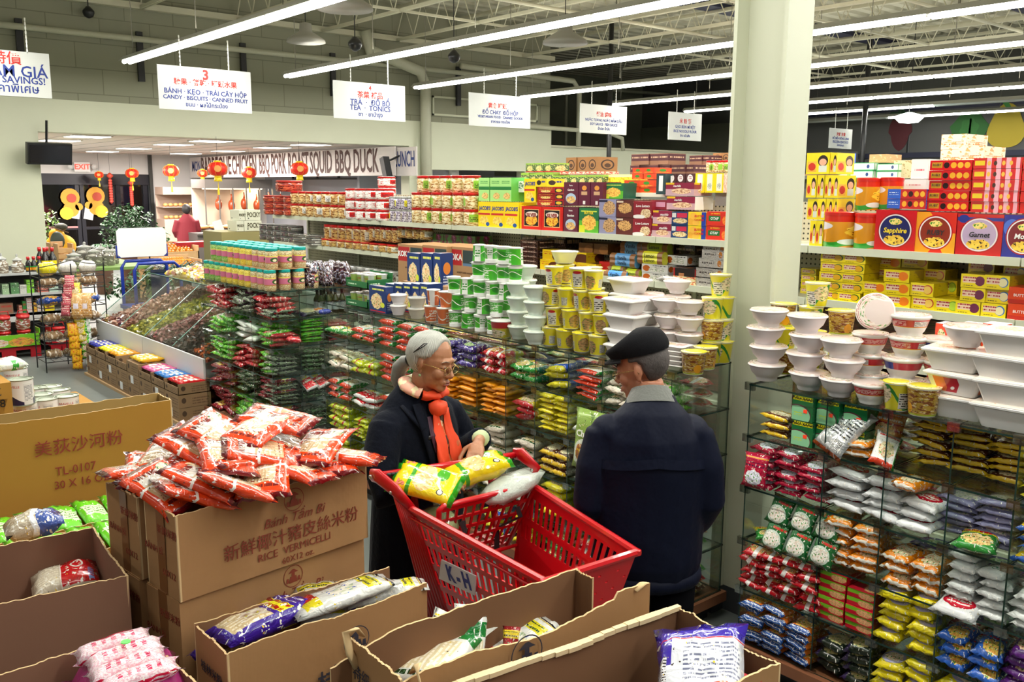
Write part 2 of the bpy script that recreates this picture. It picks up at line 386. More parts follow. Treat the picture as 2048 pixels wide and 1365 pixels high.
# H section steel column between the two glass racks
colm=flat('column_paint',(.60,.62,.48),.38,nz=.03,nscale=3,bump=.04,bscale=25)
H=MB();x0,x1,y0,y1=-2.672,-2.385,3.60,3.80
H.box(x0,y0,0,x0+.02,y1,6);H.box(x1-.02,y0,0,x1,y1,6);H.box(x0+.02,(y0+y1)/2-.01,0,x1-.02,(y0+y1)/2+.01,6)
colo=S('column',H,colm);
ob('conduit',MB().bar((x1-.055,y0+.12,.1),(x1-.055,y0+.12,6),.012,n=8).mesh('conduit',colm,True),colo)
for z in(1.73,3.2):ob('conduit_clamp',MB().box(x1-.085,y0+.10,z,x1-.025,y0+.14,z+.03).mesh('clamp',colm),colo)
ob('column_base',MB().box(x0-.004,y0-.004,0,x0+.024,y1,.13).box(x1-.024,y0-.004,0,x1+.004,y1,.13).box(x0,(y0+y1)/2-.014,0,x1,(y0+y1)/2+.014,.13).mesh('column_base',flat('dark_base_paint',(.05,.055,.06),.5)),colo)
ob('junction_box',MB().box(x1-.10,(y0+y1)/2-.05,1.33,x1-.03,(y0+y1)/2-.012,1.45).mesh('jb',whitep),colo)
# ---------------------------------------------------------------- strip lights
tube_m=emis('lit_tube',(1,.985,.92),14);hoodm=flat('lamp_hood',(.42,.42,.38),.45);unlit=flat('unlit_tube',(.75,.78,.74),.3)
rodm=flat('hanger_rod',(.16,.15,.12),.6)
def strip_light(Y,x0,x1,i,lit=None):
 t=ob('strip_light',None,loc=(0,Y,LZ),label='long row of hanging fluorescent tubes, %s row from the food court side'%ordn(i),cat='strip light')
 h=MB();
 for a,b in(((-.115,-.02),(-.05,.05)),((.05,.05),(.115,-.02))):
  h.face([(x0,a[0],a[1]),(x1,a[0],a[1]),(x1,b[0],b[1]),(x0,b[0],b[1])])
 h.face([(x0,-.05,.05),(x1,-.05,.05),(x1,.05,.05),(x0,.05,.05)]);h.box(x0,-.035,.0,x1,.035,.05)
 ob('hood',h.mesh('hood',hoodm),t)
 x=x0+.02;k=0;L=2.38
 while x<x1-.5:
  on=lit is None or k in lit
  for y in(-.042,.042):
   ob('fluorescent_tube',MB().bar((x,y,-.03),(x+L,y,-.03),.030,n=8).mesh('tube',tube_m if on else unlit,True),t)
  ob('lamp_holder',MB().box(x-.02,-.07,-.045,x+.02,.07,.03).mesh('holder',whitep),t)
  ob('hanger_rod',MB().bar((x+.3,0,.05),(x+.3,0,1.4),.006).mesh('rod',rodm),t);x+=2.42;k+=1
def ordn(i):return['first','second','third','fourth','fifth','sixth','seventh','eighth','ninth','tenth','eleventh','twelfth','thirteenth','fourteenth','fifteenth','sixteenth','seventeenth','eighteenth','nineteenth','twentieth'][min(i,19)]
for k,Y in enumerate(ROWS):
 if k<2:continue
 strip_light(Y,-14.55,2.4,k-2,{0,1,5} if k==9 else({1,2} if k==10 else None))
dish=flat('grey_dish',(.32,.31,.27),.5)
for i,(px,py,Y,lb) in enumerate(((612,85,7.0,'dark grey round high-bay lamp over the tea aisle sign'),(690,20,5.2,'grey round high-bay lamp near the top beside the first tubes'),(1130,88,8.6,'grey round high-bay lamp above the third tube row'))):
 p=AY(px,py,Y);o=MB().lathe([(.30,0),(.29,.04),(.2,.10),(.10,.16),(.09,.28),(.02,.30)],20)
 t=ob('high_bay_lamp',o.mesh('hb',dish,True),loc=p,label=lb,cat='ceiling lamp')
 ob('lamp_cord',MB().bar((0,0,.3),(0,0,1.2),.008).mesh('cord',black),t)
p=AY(1818,236,20);o=ob('dome_lamp',MB().lathe([(.02,-.12),(.2,-.10),(.30,0),(.28,.05),(.05,.12)],20).mesh('dome',emis('lit_dome',(.85,1,.95),3),True),loc=p,label='glowing white round dome lamp near the painted pepper wall',cat='ceiling lamp')
ob('lamp_cord',MB().bar((0,0,.1),(0,0,5.75-p.z),.01).mesh('cord',black),o)
for i,(px,py,Y) in enumerate(((177,26,4.6),(710,90,6.4),(908,115,8.2))):
 o=ob('security_camera',MB().lathe([(.02,-.08),(.07,-.05),(.09,0),(.09,.03),(.03,.1)],12).mesh('cam',black,True),loc=AY(px,py,Y),label='small black dome camera under a roof joist, %s from the food court'%ordn(i),cat='security camera')
 ob('bracket',MB().bar((0,0,.08),(0,0,5.75-AY(px,py,Y).z),.008).mesh('br',black),o)
# ---------------------------------------------------------------- hanging aisle signs
signm=flat('sign_white',(.55,.57,.54),.25);ink_b=flat('ink_blue',(.01,.03,.22),.5);ink_r=flat('ink_red',(.5,.02,.015),.5);chainm=flat('chain',(.75,.75,.68),.4)
SX=-11.6
def aisle_sign(c1,c2,c3,c4,lines,label,chains=None,glossy=False):
 a,b,c=AX(*c1,SX),AX(*c2,SX),AX(*c3,SX);y0,y1,z1,z0=a.y,b.y,(a.z+b.z)/2,c.z
 w,h=y1-y0,z1-z0;t=ob('aisle_sign',MB().box(0,-w/2,-h/2,.012,w/2,h/2).mesh('sign',signm),loc=(SX,(y0+y1)/2,(z0+z1)/2),label=label,cat='aisle sign')
 for fy in(-.26,.26):
  ch=MB();z=h/2-.02;k=0
  while z<LZ-t.location.z-.03:
   (ch.box(.0,fy*w-.008,z,.005,fy*w+.008,z+.03) if k%2 else ch.box(.0,fy*w-.003,z,.012,fy*w+.003,z+.03));z+=.024;k+=1
  ob('chain',ch.mesh('chain',chainm),t)
 for body,size,m,dy,dz,kw in lines:
  letter(t,body,size,m,(.014,dy*w,dz*h),(R(90),0,R(90)),**(kw or dict(bold=.0016)))
 return t
B1=dict(bold=.002)
aisle_sign((313,130),(500,143),(315,217),None,[('3',.17,ink_r,0,.33,dict(bold=.006)),('糖果 · 餅乾 · 罐頭水果',.085,ink_r,0,.14,{}),('BÁNH · KẸO · TRÁI CÂY HỘP',.082,ink_b,0,-.08,{}),('CANDY · BISCUITS · CANNED FRUIT',.068,ink_b,0,-.22,{}),('ขนม · ผลไม้กระป๋อง',.07,ink_b,0,-.37,{})],'white aisle sign with red 3 for candy, biscuits and canned fruit')
aisle_sign((665,162),(809,171),(668,236),None,[('4',.09,ink_r,0,.36,{}),('茶葉 補品',.10,ink_r,0,.16,{}),('TRÀ  ·  ĐỒ BỔ',.105,ink_b,0,-.04,{}),('TEA  ·  TONICS',.10,ink_b,0,-.19,{}),('ชา  · ยาบำรุง',.08,ink_b,0,-.36,{})],'white aisle sign for tea and tonics hung beneath the second tube row')
aisle_sign((937,183),(1060,197),(938,251),None,[('素食 罐頭',.09,ink_r,-.05,.14,{}),('ĐỒ CHAY  ĐỒ HỘP',.085,ink_b,0,-.06,{}),('VEGETARIAN FOOD · CANNED GOODS',.052,ink_b,0,-.2,{}),('อาหารเจ กระป๋อง',.06,ink_b,0,-.34,{})],'white aisle sign for vegetarian food and canned goods')
aisle_sign((1160,205),(1253,216),(1158,265),None,[('醬油 調味',.09,ink_r,0,.16,{}),('NƯỚC TƯƠNG NƯỚC MẮM DẦU',.062,ink_b,0,-.04,{}),('SOY SAUCE · FISH SAUCE',.062,ink_b,0,-.18,{}),('น้ำปลา น้ำมัน',.06,ink_b,0,-.33,{})],'white aisle sign for sauces hung beneath the fourth tube row')
aisle_sign((1337,222),(1403,230),(1334,279),None,[('米 粉 麵',.10,ink_r,0,.18,{}),('GẠO BÚN MÌ BỘT',.075,ink_b,0,-.02,{}),('RICE NOODLE FLOUR',.07,ink_b,0,-.18,{}),('ข้าว หมี่ แป้ง',.06,ink_b,0,-.34,{})],'small distant white aisle sign just before the big column')
aisle_sign((1659,253),(1704,262),(1655,296),None,[('海鮮 冷凍',.09,ink_r,0,.2,{}),('ĐỒ BIỂN ĐÔNG LẠNH',.07,ink_b,0,0,{}),('FROZEN SEAFOOD',.08,ink_b,0,-.18,{}),('อาหารทะเล',.07,ink_b,0,-.34,{})],'small distant white aisle sign beyond the big column')
t=aisle_sign((-88,92),(97,108),(-84,186),None,[('特價',.15,ink_r,.02,.32,{}),('GIẢM GIÁ',.17,ink_b,.06,.05,B1),('SALES & SAVINGS!',.105,ink_b,-.02,-.14,B1),('ลดราคาพิเศษ',.13,ink_b,-.02,-.33,{})],'white sale and savings sign cut by the frame edge')
# ================================================================ FOOD COURT beyond the opening
tile=flat('ceiling_tile',(.78,.68,.61),.8)
t=sbox('ceiling_food_court',tile,-27,2,2.98,WX-.25,14,3.02)
for y in[2+.61*k for k in range(20)]:sbox('ceiling_grid_bar',flat('grid_bar',(.55,.5,.46),.6),-27,y,2.972,WX-.25,y+.02,2.98,parent=t)
pl=emis('lit_panel',(1,.97,.90),5);plf=flat('panel_frame',(.7,.68,.62),.5)
for i,(x,y) in enumerate([(-18.84,4.79),(-16.9,4.75),(-21.5,4.8),(-21.6,7.05),(-24.1,7.1),(-18.9,6.96),(-16.9,6.93),(-24,9.15),(-21.44,9.2),(-18.75,9.05),(-16.9,8.99)]):
 o=ob('panel_light',MB().box(-.33,-.33,-.004,.33,.33,.015).mesh('pf',plf),loc=(x,y,2.965),label='square ceiling panel light, %s from the opening, %s from the pillar'%(ordn({-16:0,-18:1,-21:2,-24:3}[int(x)]),ordn({4:0,7:1,6:1,9:2,8:2}[int(y)])),cat='panel light',group='food court ceiling panel lights')
 ob('diffuser',MB().box(-.3,-.3,-.010,.3,.3,-.003).mesh('df',pl),o)
sbox('wall_entrance',white_wall,-26.6,2,2.44,-26.3,9.0,3)
sbox('wall_entrance_right',white_wall,-26.6,9.0,0,-26.25,12.2,3)
sbox('trim_5',flat('dark_trim',(.05,.05,.045),.5),-26.28,8.93,0,-26.2,9.02,3)
sbox('wall_side',white_wall,-26.3,12.0,0,WX-.2,12.2,3)
sbox('wall_food_court_left',white_wall,-26.3,1.9,0,WX-.3,2.0,3)
# sliding doors
dbl=flat('door_frame_black',(.012,.012,.02),.35)
d=MB();d.box(-26.5,2,2.15,-26.3,8.95,2.44);
for y in(2,4.05,5.1,6.08,7.05,7.15,8.1,8.83):d.box(-26.5,y-.05,0,-26.36,y+.07,2.2)
d.box(-26.5,2,0,-26.36,8.9,.12);d.box(-26.5,5.1,.95,-26.38,8.9,1.02)
do=S('door_1',d,dbl)
dg=glass('door_glass',(.10,.12,.20),.12,.5,.06)
for a,b in((2.1,4.0),(4.12,5.05),(5.17,6.03),(6.15,7.0),(7.22,8.05),(8.17,8.78)):sbox('door_pane',dg,-26.44,a,.12,-26.43,b,2.15,parent=do)
for a,b in((5.2,6.0),(6.2,7.0)):sbox('push_bar',flat('pink_bar',(.6,.25,.25),.4),-26.37,a,1.0,-26.34,b,1.05,parent=do)
# outside seen through the doors: car park at dusk
out=flat('outside_brick',(.045,.045,.07),.8,nz=.4,nscale=2);sbox('wall_outside',out,-31,0,0,-30.8,16,3.2)
sbox('floor_outside',flat('outside_floor',(.10,.10,.11),.8),-31,0,-.05,-26.5,16,.001)
for i,(y,z,h,w) in enumerate(((6.0,1.5,.8,.12),(6.4,1.7,.5,.5),(7.9,1.55,.55,.5),(9.2,1.5,.6,.6),(5.0,1.3,1.2,.6))):
 ob('shop_window',MB().box(0,0,0,.04,w,h).mesh('sw',emis('dusk_window%d'%(i%2),((.55,.65,.95),(.25,.3,.5))[i%2],.8)),loc=(-30.75,y,z),label='bluish lit window across the street, %s from the pillar'%ordn([1,2,3,4,0][i]),cat='window')
gold=flat('decal_gold',(.75,.36,.03),.5);dred=flat('decal_red',(.5,.06,.03),.5);dyel=flat('decal_yellow',(.85,.55,.03),.5)
paper=flat('paper_white',(.78,.79,.80),.6)
for i,(px,py) in enumerate(((140,395),(191,392))):
 p=AX(px,py,-26.33);o=MB();o.tube([(0,0,0),(.012,0,0)],[.24,.24],14,up=(0,0,1));
 t=ob('door_decal',o.mesh('decal',gold),loc=p,label='orange and gold festive cut-out stuck on the %s sliding door pane'%('pillar-side' if i==0 else 'plant-side'),cat='decal')
 for nm,a,rr,mm in(('decal_body',(.02,0,-.32),.20,gold),('decal_medallion',(.03,-.12 if i==0 else.12,-.42),.17,dyel),('decal_cheek',(.03,.03,-.02),.12,dred),('decal_arm',(.02,.2 if i==0 else-.2,-.25),.10,gold)):
  ob(nm,MB().tube([a,(a[0]+.01,a[1],a[2])],[rr,rr],12,up=(0,0,1)).mesh(nm,mm),t)
for i,(px,py) in enumerate(((151,424),(178,426))):
 ob('notice',MB().box(0,-.12,-.18,.01,.12,.18).mesh('n',paper),loc=AX(px,py,-26.32),rot=(R(-12),0,0),label='white paper notice taped low on the %s sliding door'%('pillar-side' if i==0 else 'plant-side'),cat='notice')
# exit sign
p=AX(164,334,-26.2);e=ob('exit_sign',MB().box(-.05,-.2,-.13,.02,.2,.13).mesh('ex',whitep),loc=p,label='white exit sign with red letters and twin spotlights above the doors',cat='exit sign')
letter(e,'EXIT',.19,emis('exit_red',(1,.05,.03),1.6),(.025,0,-.005),(R(90),0,R(90)),bold=.004)
for y in(-.3,.3):ob('spotlight_head',MB().tube([(0,y,.02),(.1,y,0)],[.07,.08],12).mesh('sp',whitep,True),e)
# wall mounted television
a=AX(75,285,-15.6);tv=ob('television',MB().box(-.04,-.33,-.16,.05,.33,.17).mesh('tv',black),loc=AX(98,308,-15.7)+Vector((0,.0,0)),rot=(0,R(12),R(6)),label='black television hung in the opening beside the pillar',cat='television')
ob('screen',MB().box(.05,-.3,-.13,.056,.3,.14).mesh('sc',flat('dark_screen',(.01,.01,.016),.12)),tv);ob('wall_bracket',MB().bar((-.1,0,0),(-.1,0,.5),.02).mesh('wb',black),tv)
p=AX(1691,322,-9);tv=ob('television',MB().box(-.04,-.28,-.2,.03,.28,.2).mesh('tv',black),loc=AY(1688,322,19),rot=(0,0,R(-50)),label='small television with blue picture behind the yellow biscuit boxes',cat='television')
ob('screen',MB().box(.03,-.24,-.16,.036,.24,.16).mesh('sc',emis('blue_screen',(.05,.12,.5),1.0)),tv)
# handwritten banner
bn=ob('banner',MB().box(-26,0,0,-15.35,.01,.56).mesh('bn',flat('banner_paper',(.74,.68,.66),.7)),loc=(0,10.0,2.36),label='long white hand-painted banner listing barbeque chicken, pork, squid and duck',cat='banner')
brn=flat('ink_brown',(.07,.022,.015),.6);bl2=flat('ink_navy',(.02,.045,.20),.6)
tx=[('BARBEQUE',-24.15,2.0),('CHICKEN',-22.35,1.45),('BBQ PORK',-20.75,1.45),('ROAST',-19.42,1.0),('SQUID',-18.35,1.0),('BBQ DUCK',-16.85,1.75)]
for b_,x,wd in tx:
 me=text_mesh(b_,.66,brn,bold=.012);ww=max(v.co.x for v in me.vertices)-min(v.co.x for v in me.vertices)
 ob('lettering',me,bn,(x,-.006,.28),(R(90),0,0),(wd/ww,1,1))
for b_,x,wd in(('MON',-25.5,.6),):
 me=text_mesh(b_,.4,bl2,bold=.006);ww=max(v.co.x for v in me.vertices)-min(v.co.x for v in me.vertices);ob('lettering',me,bn,(x,-.006,.3),(R(90),0,0),(wd/ww,1,1))
bq=ob('banner',MB().box(-.42,0,-.05,.42,.01,.5).mesh('bn2',flat('banner_paper',(.74,.68,.66),.7)),loc=(-15.15+.05,10.05,2.40),label='short banner end painted LUNCH in blue beside the dark tilted speaker',cat='banner')
letter(bq,'LUNCH',.42,bl2,(0,-.006,.26),sx=.5,bold=.006)
sp=ob('speaker',MB().box(-.07,-.07,-.42,.07,.07,.20).mesh('spk',black),loc=AY(772,335,9.8),rot=(0,R(-18),0),label='dark tilted wall speaker overlapping the LUNCH banner',cat='speaker')
ob('speaker_arm',MB().bar((0,0,.1),(.2,.3,.2),.02).mesh('arm',black),sp)
# menu board frame on the grey side wall, service window board
gw=flat('grey_blue_wall',(.40,.42,.47),.6);sbox('wall_side_panel',gw,-25.2,11.9,0,WX-.3,11.99,2.5)
mbd=MB();dk_=flat('board_frame',(.02,.03,.03),.4)
for x in(-23.3,-21.9,-20.8,-19.5,-18.2):mbd.box(x-.02,11.80,2.33,x+.02,11.86,2.85)
mbd.box(-23.3,11.80,2.31,-18.2,11.86,2.35);mbd.box(-23.3,11.80,2.83,-18.2,11.86,2.87)
ob('menu_board',mbd.mesh('mb',dk_),label='black framed menu board hung below the long banner',cat='menu board')
sbox('wall_kitchen',gw,WX-2.5,11,0,WX-2.4,15,3)
mo=ob('menu_board',MB().box(0,-1.15,-.6,.03,1.2,.42).mesh('mo',flat('menu_grey',(.62,.63,.66),.5)),loc=(WX-2.38,14.6,2.0),label='price board with a dark blue panel in the service window',cat='menu board')
ob('dark_panel',MB().box(.03,-.15,-.5,.035,.3,.4).mesh('dp',flat('navy_panel',(.02,.03,.07),.5)),mo)
for i in range(5):
 for y in(-.62,.72):ob('menu_line',MB().box(.03,y-.4,.3-i*.15,.034,y+.3-.1*(i%2),.33-i*.15).mesh('ml',flat('ink_dark',(.05,.05,.08),.5)),mo)
# lanterns
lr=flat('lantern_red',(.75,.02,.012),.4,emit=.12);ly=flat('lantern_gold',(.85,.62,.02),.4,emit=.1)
for i,(px,py,wpx) in enumerate(((198,350,17),(264,347,25),(342,342,31),(405,347,20),(435,338,38),(498,346,29),(599,338,35))):
 D=min(1815*.33/wpx,24);p=CAM+ray(px,py)*D;r=.165 if D<24 else 24*wpx/1815/2
 t=ob('lantern',MB().lathe([(.35*r,-.72*r),(.75*r,-.58*r),(.97*r,-.25*r),(r,0),(.97*r,.25*r),(.75*r,.58*r),(.35*r,.72*r)],20).mesh('lantern',lr,True),loc=p,label='round red paper lantern with yellow tassel, %s from the pillar'%ordn(i),cat='lantern')
 ob('lantern_collar',MB().lathe([(.38*r,.70*r),(.38*r,.86*r)],12).lathe([(.38*r,-.72*r),(.38*r,-.86*r)],12).mesh('cl',ly,True),t)
 ob('fringe',MB().lathe([(.36*r,-.86*r),(.42*r,-1.3*r)],12).mesh('fr',ly,True),t)
 ob('tassel',MB().bar((0,0,-1.3*r),(0,0,-2.0*r),.006).tube([(0,0,-2.0*r),(0,0,-2.7*r)],[.016,.022],6).mesh('ts',ly),t)
 ob('hanging_cord',MB().bar((0,0,.8*r),(0,0,2.98-p.z),.003).mesh('hc',black),t)
 rb=MB()
 for k in range(10):
  a=k*math.pi/5;rb.tube([(1.01*x*math.cos(a),1.01*x*math.sin(a),z) for x,z in((.36*r,-.72*r),(.76*r,-.58*r),(.98*r,-.25*r),(1.01*r,0),(.98*r,.25*r),(.76*r,.58*r),(.36*r,.72*r))],.0016,4)
 ob('rib_wires',rb.mesh('rb',ly),t);
 em=MB();em.tube([(.96*r,0,0),(1.03*r,0,0)],[.36*r,.34*r],14,up=(0,0,1));e_=ob('gold_emblem',em.mesh('em',flat('emblem',(.8,.35,.08),.4)),t,rot=(0,0,R(-22)))
fl_=[(188+26*k,) for k in range(2)]
for i,(px,y0,y1) in enumerate(((220,358,405),(262,372,410))):
 p=AX(px,y0,-25.5);q=AX(px+2,y1,-25.5);o=MB()
 n=9
 for k in range(n):z=-(p.z-q.z)*k/n;o.lathe([(.01,z-.1),(.05,z-.06),(.05,z-.02),(.01,z)],8)
 t=ob('firecracker_string',o.mesh('fc',flat('cracker_red',(.55,.06,.04),.5)),loc=p,label='string of red paper firecrackers by the sliding doors, %s from the pillar'%ordn(i),cat='decoration')
 ob('top_ball',MB().lathe([(.02,-.08),(.09,0),(.02,.08)],10).mesh('tb',dred,True),t,(0,0,.08));ob('cord',MB().bar((0,0,.1),(0,0,2.97-p.z),.003).mesh('c',black),t)
# ================================================================ GOODS: prototypes
rnd=random.Random(11)
def posn(i,n,kind='layer'):
 if n==1:return ''
 if kind=='layer':return 'topmost' if i==n-1 else('lowest' if i==0 else '%s up'%ordn(i))
 return ''
# --- pillow packets
BAGS={}
def bag_mesh(w,l,t,mat,seed=0,nu=9,nv=8,slump=.0,key=None):
 k=key or(round(w,3),round(l,3),round(t,3),mat.name,seed,slump)
 if k in BAGS:return BAGS[k]
 r=random.Random(seed*13+5);m=MB();grid={}
 off=Vector((seed*3.1,seed*1.7,0))
 for side in(1,-1):
  for i in range(nu+1):
   for j in range(nv+1):
    u,v=i/nu*2-1,j/nv*2-1
    if side==-1 and(i in(0,nu) or j in(0,nv)):grid[side,i,j]=grid[1,i,j];continue
    e=max(0,1-abs(v)**3.2);g=max(0,1-abs(u)**4);vv=abs(v)
    if vv>.86:e=0
    th=t/2*(e**.55)*(g**.5)
    px_,py_=u*w/2*(1-.07*e*(1-g)+(.03 if vv>.86 else-.05*e)),v*l/2
    wr=noise.noise(Vector((u*2.6,v*2.6,side*3))+off)*t*.20*e+noise.noise(Vector((u*6,v*6,side*3))+off)*t*.09*e
    z=t/2+side*th+side*wr*g+(noise.noise(Vector((u*3,v*2,9))+off)*t*.35 if vv>.8 else 0)+slump*t*math.sin(u*2+seed)
    grid[side,i,j]=m.vert((px_+wr*.3,py_,z))
 for side in(1,-1):
  for i in range(nu):
   for j in range(nv):
    q=[grid[side,i,j],grid[side,i+1,j],grid[side,i+1,j+1],grid[side,i,j+1]];uu=[(i/nu,j/nv),((i+1)/nu,j/nv),((i+1)/nu,(j+1)/nv),(i/nu,(j+1)/nv)]
    if side==-1:q=q[::-1];uu=uu[::-1]
    m.idx(q,uu)
 BAGS[k]=m.mesh('packet',mat,True);return BAGS[k]
def packet(name,w,l,t,mat,loc,rz=0,label='',cat='packet',group=None,seed=None,tilt=(0,0)):
 return ob(name,bag_mesh(w,l,t,mat,seed if seed is not None else rnd.randrange(4)),None,loc,(tilt[0],tilt[1],rz),label=label,cat=cat,group=group)
NMS={}
def stack(place,what,mat,x0,x1,yf,z,layers,cols,w=None,l=.17,t=.036,name='noodle_packet',axis='X',jit=.010,rows=1,h=None,tiltj=.10,end='column',cat='packet',lay=None):
 """layers x cols of flat packets filling a shelf cell; axis X: front plane at Y=yf, else front plane at X=yf"""
 W=(x1-x0)/cols;w=w or W*1.03;g=place;name=NMS.get(mat.name,name)
 for c in range(cols):
  n=layers-(rnd.random()<.3 and layers>3)
  for k in range(n):
   a=x0+W*(c+.5)+rnd.uniform(-jit,jit);b=yf+l/2+.008+rnd.uniform(0,jit*1.6)
   lb='%s, %s%s'%(what,posn(k,n),(', %s from %s'%(ordn(c if axis=='X' and end=='column' else cols-1-c),{'column':'column','aisle':'aisle','pillar':'pillar'}[end])) if cols>1 else '')
   o=packet(name,w,l,t,mat,(a,b,z+.006+k*t*.93) if axis=='X' else(b if False else yf-l/2-.008-rnd.uniform(0,jit*1.6),a,z+.006+k*t*.93),(0 if axis=='X' else R(90))+rnd.uniform(-.17,.17),lb.replace(', ,',','),cat,g,tilt=(rnd.uniform(-tiltj,tiltj),rnd.uniform(-tiltj,tiltj)))
# --- noodle cups, bowls, trays, jars, tins, cartons
def proto_cup(mat,r0=.036,r1=.046,h=.10,lidm=None,base=.0,n=16,body2=None,name='noodle_cup',what='cup'):
 m=MB();mats=[mat,body2 or whitep]
 pr=[(r0*.93,0),(r0,.004),(r1*.985,h*.93),(r1,h*.94),(r1*1.03,h*.955),(r1*1.03,h*.97)]
 if base:pr=[(r0*1.12,0),(r0*1.12,h*base),(r0*1.02,h*base+.001)]+[(r1*.985,h*.86)]+[(r1*1.0,h*.87),(r1*1.02,h*.95),(r1*1.04,h*.97)];mis=[1,1,0,1,1,1]
 else:mis=[1,0,1,1,1]
 m.lathe(pr,n,mis=mis,vrange=(h*base,h*.93))
 o=ob(name,smooth_by_angle(m.mesh(name,mats)),loc=(0,0,-50))
 ld=MB().lathe([(r1*1.04,0),(r1*1.04,.003),(r1*.6,.006),(.001,.0065)],n)
 l_=ob('lid',smooth_by_angle(ld.mesh('lid',lidm or whitep)),o,(0,0,h*.97));tb=ob('peel_tab',MB().face and MB().box(r1*.95,-.009,h*.965,r1*1.22,.009,h*.972).mesh('tab',lidm or whitep),o)
 reg(o,l_,tb);return o
def proto_bowl(r=.078,h=.075,mat=None,lidm=None,foot=.045,n=24,name='noodle_bowl',band=None):
 m=MB();mat=mat or bowlm
 pr=[(foot*.92,0),(foot,.006),(foot*1.0,.014),(foot*1.12,.020),(r*.80,h*.48),(r*.93,h*.84),(r*.95,h*.87),(r*1.0,h*.9),(r*1.02,h*.94),(r*.99,h)]
 m.lathe(pr,n,mis=[0,0,0,0,1,0,0,0,0] if band else None,vrange=(.014,h*.87) if not band else(h*.48,h*.84))
 o=ob(name,smooth_by_angle(m.mesh(name,[mat]+([band] if band else[])),50),loc=(0,0,-50))
 l_=ob('lid',smooth_by_angle(MB().lathe([(r*.98,0),(r*.95,.004),(r*.5,.007),(.001,.008)],n).mesh('lid',lidm or bowl_lid)),o,(0,0,h));reg(o,l_);return o
def proto_tray(w=.20,d=.14,h=.07,mat=None,lidm=None,name='noodle_tray',side=None):
 m=MB();mat=mat or traym
 def ring(s,z):return[(-w/2*s-(1-s)*0,-d/2*s,z),(w/2*s,-d/2*s,z),(w/2*s,d/2*s,z),(-w/2*s,d/2*s,z)]
 rings=[ring(.70,0),ring(.74,.01),ring(.92,h*.82),ring(.93,h*.85),ring(1.03,h*.9),ring(1.04,h*.97),ring(1.02,h)]
 def rr(q,rad=.018,nn=3):
  out=[]
  for i in range(4):
   p,a,b=Vector(q[i]),Vector(q[i-1]),Vector(q[(i+1)%4]);da,db=(a-p).normalized(),(b-p).normalized()
   for k in range(nn+1):
    t_=k/nn;out.append(p+da*rad*(1-t_)**2+db*rad*t_**2)
  return out
 RR=[rr(q) for q in rings];n=len(RR[0]);ids=[[m.vert(p) for p in q] for q in RR]
 for i in range(len(RR)-1):
  for k in range(n):
   fr_=side is not None and i==1 and k==3
   m.idx((ids[i][k],ids[i][(k+1)%n],ids[i+1][(k+1)%n],ids[i+1][k]),[(0,0),(1,0),(1,1),(0,1)],1 if(side is not None and i==1 and k in(3,7)) else 0)
 m.idx(ids[0][::-1]);m.idx(ids[-1])
 o=ob(name,smooth_by_angle(m.mesh(name,[mat]+([side] if side else[])),30),loc=(0,0,-50))
 lm=MB();li=[lm.vert((p[0]*.99,p[1]*.99,h+.001)) for p in RR[-1]];l2=[lm.vert((p[0]*.9,p[1]*.88,h+.006)) for p in RR[-1]]
 for k in range(n):lm.idx((li[k],li[(k+1)%n],l2[(k+1)%n],l2[k]),[(0,0)]*4)
 lm.idx(l2,[((RR[-1][k][0]/w+.5),(RR[-1][k][1]/d+.5)) for k in range(n)])
 l_=ob('lid',lm.mesh('lid',lidm or tray_lid),o);reg(o,l_)
 rb=MB()
 for sx_ in(-1,1):
  for k in range(9):
   x=-w*.40+k*w*.1;rb.box(x,sx_*d/2*.83-.003,.012,x+.004,sx_*d/2*.83+.003,h*.8)
 return o
def proto_jar(r=.05,h=.16,body=None,lidm=None,lidh=.02,n=14,name='jar',lab=None,shoulder=.9):
 m=MB();pr=[(r*.9,0),(r,.008),(r,h*.26),(r,h*.66),(r,h*shoulder-.01),(r*.88,h*shoulder),(r*.84,h)]
 m.lathe(pr,n,mis=[0,0,1,0,0,0],vrange=(h*.26,h*.66)) if lab else m.lathe(pr,n,vrange=(0,h))
 o=ob(name,smooth_by_angle(m.mesh(name,[body]+([lab] if lab else[]))),loc=(0,0,-50))
 l_=ob('lid',smooth_by_angle(MB().lathe([(r*.97,0),(r*.99,.003),(r*.99,lidh),(r*.9,lidh+.003),(.001,lidh+.003)],n).mesh('lid',lidm)),o,(0,0,h*shoulder));reg(o,l_);return o
BOXM={}
def box_obj(name,w,d,h,front,side=None,top=None,loc=(0,0,0),rz=0,label='',cat='box',group=None):
 side=side or front;top=top or side;k=(round(w,3),round(d,3),round(h,3),front.name,side.name,top.name)
 if k not in BOXM:
  m=MB();m.box(0,0,0,w,d,h,mis=[0,0,1,1,2,2]);BOXM[k]=m.mesh(name,[front,side,top])
 return ob(name,BOXM[k],None,loc,(0,0,rz),label=label,cat=cat,group=group)
def put(proto,loc,label,cat,group=None,rz=None,scale=None,rot=None):
 return dup(proto,loc,rot if rot is not None else(0,0,rnd.uniform(0,6.28) if rz is None else rz),label,group,scale)
def setcat(o,c):o['category']=c;return o
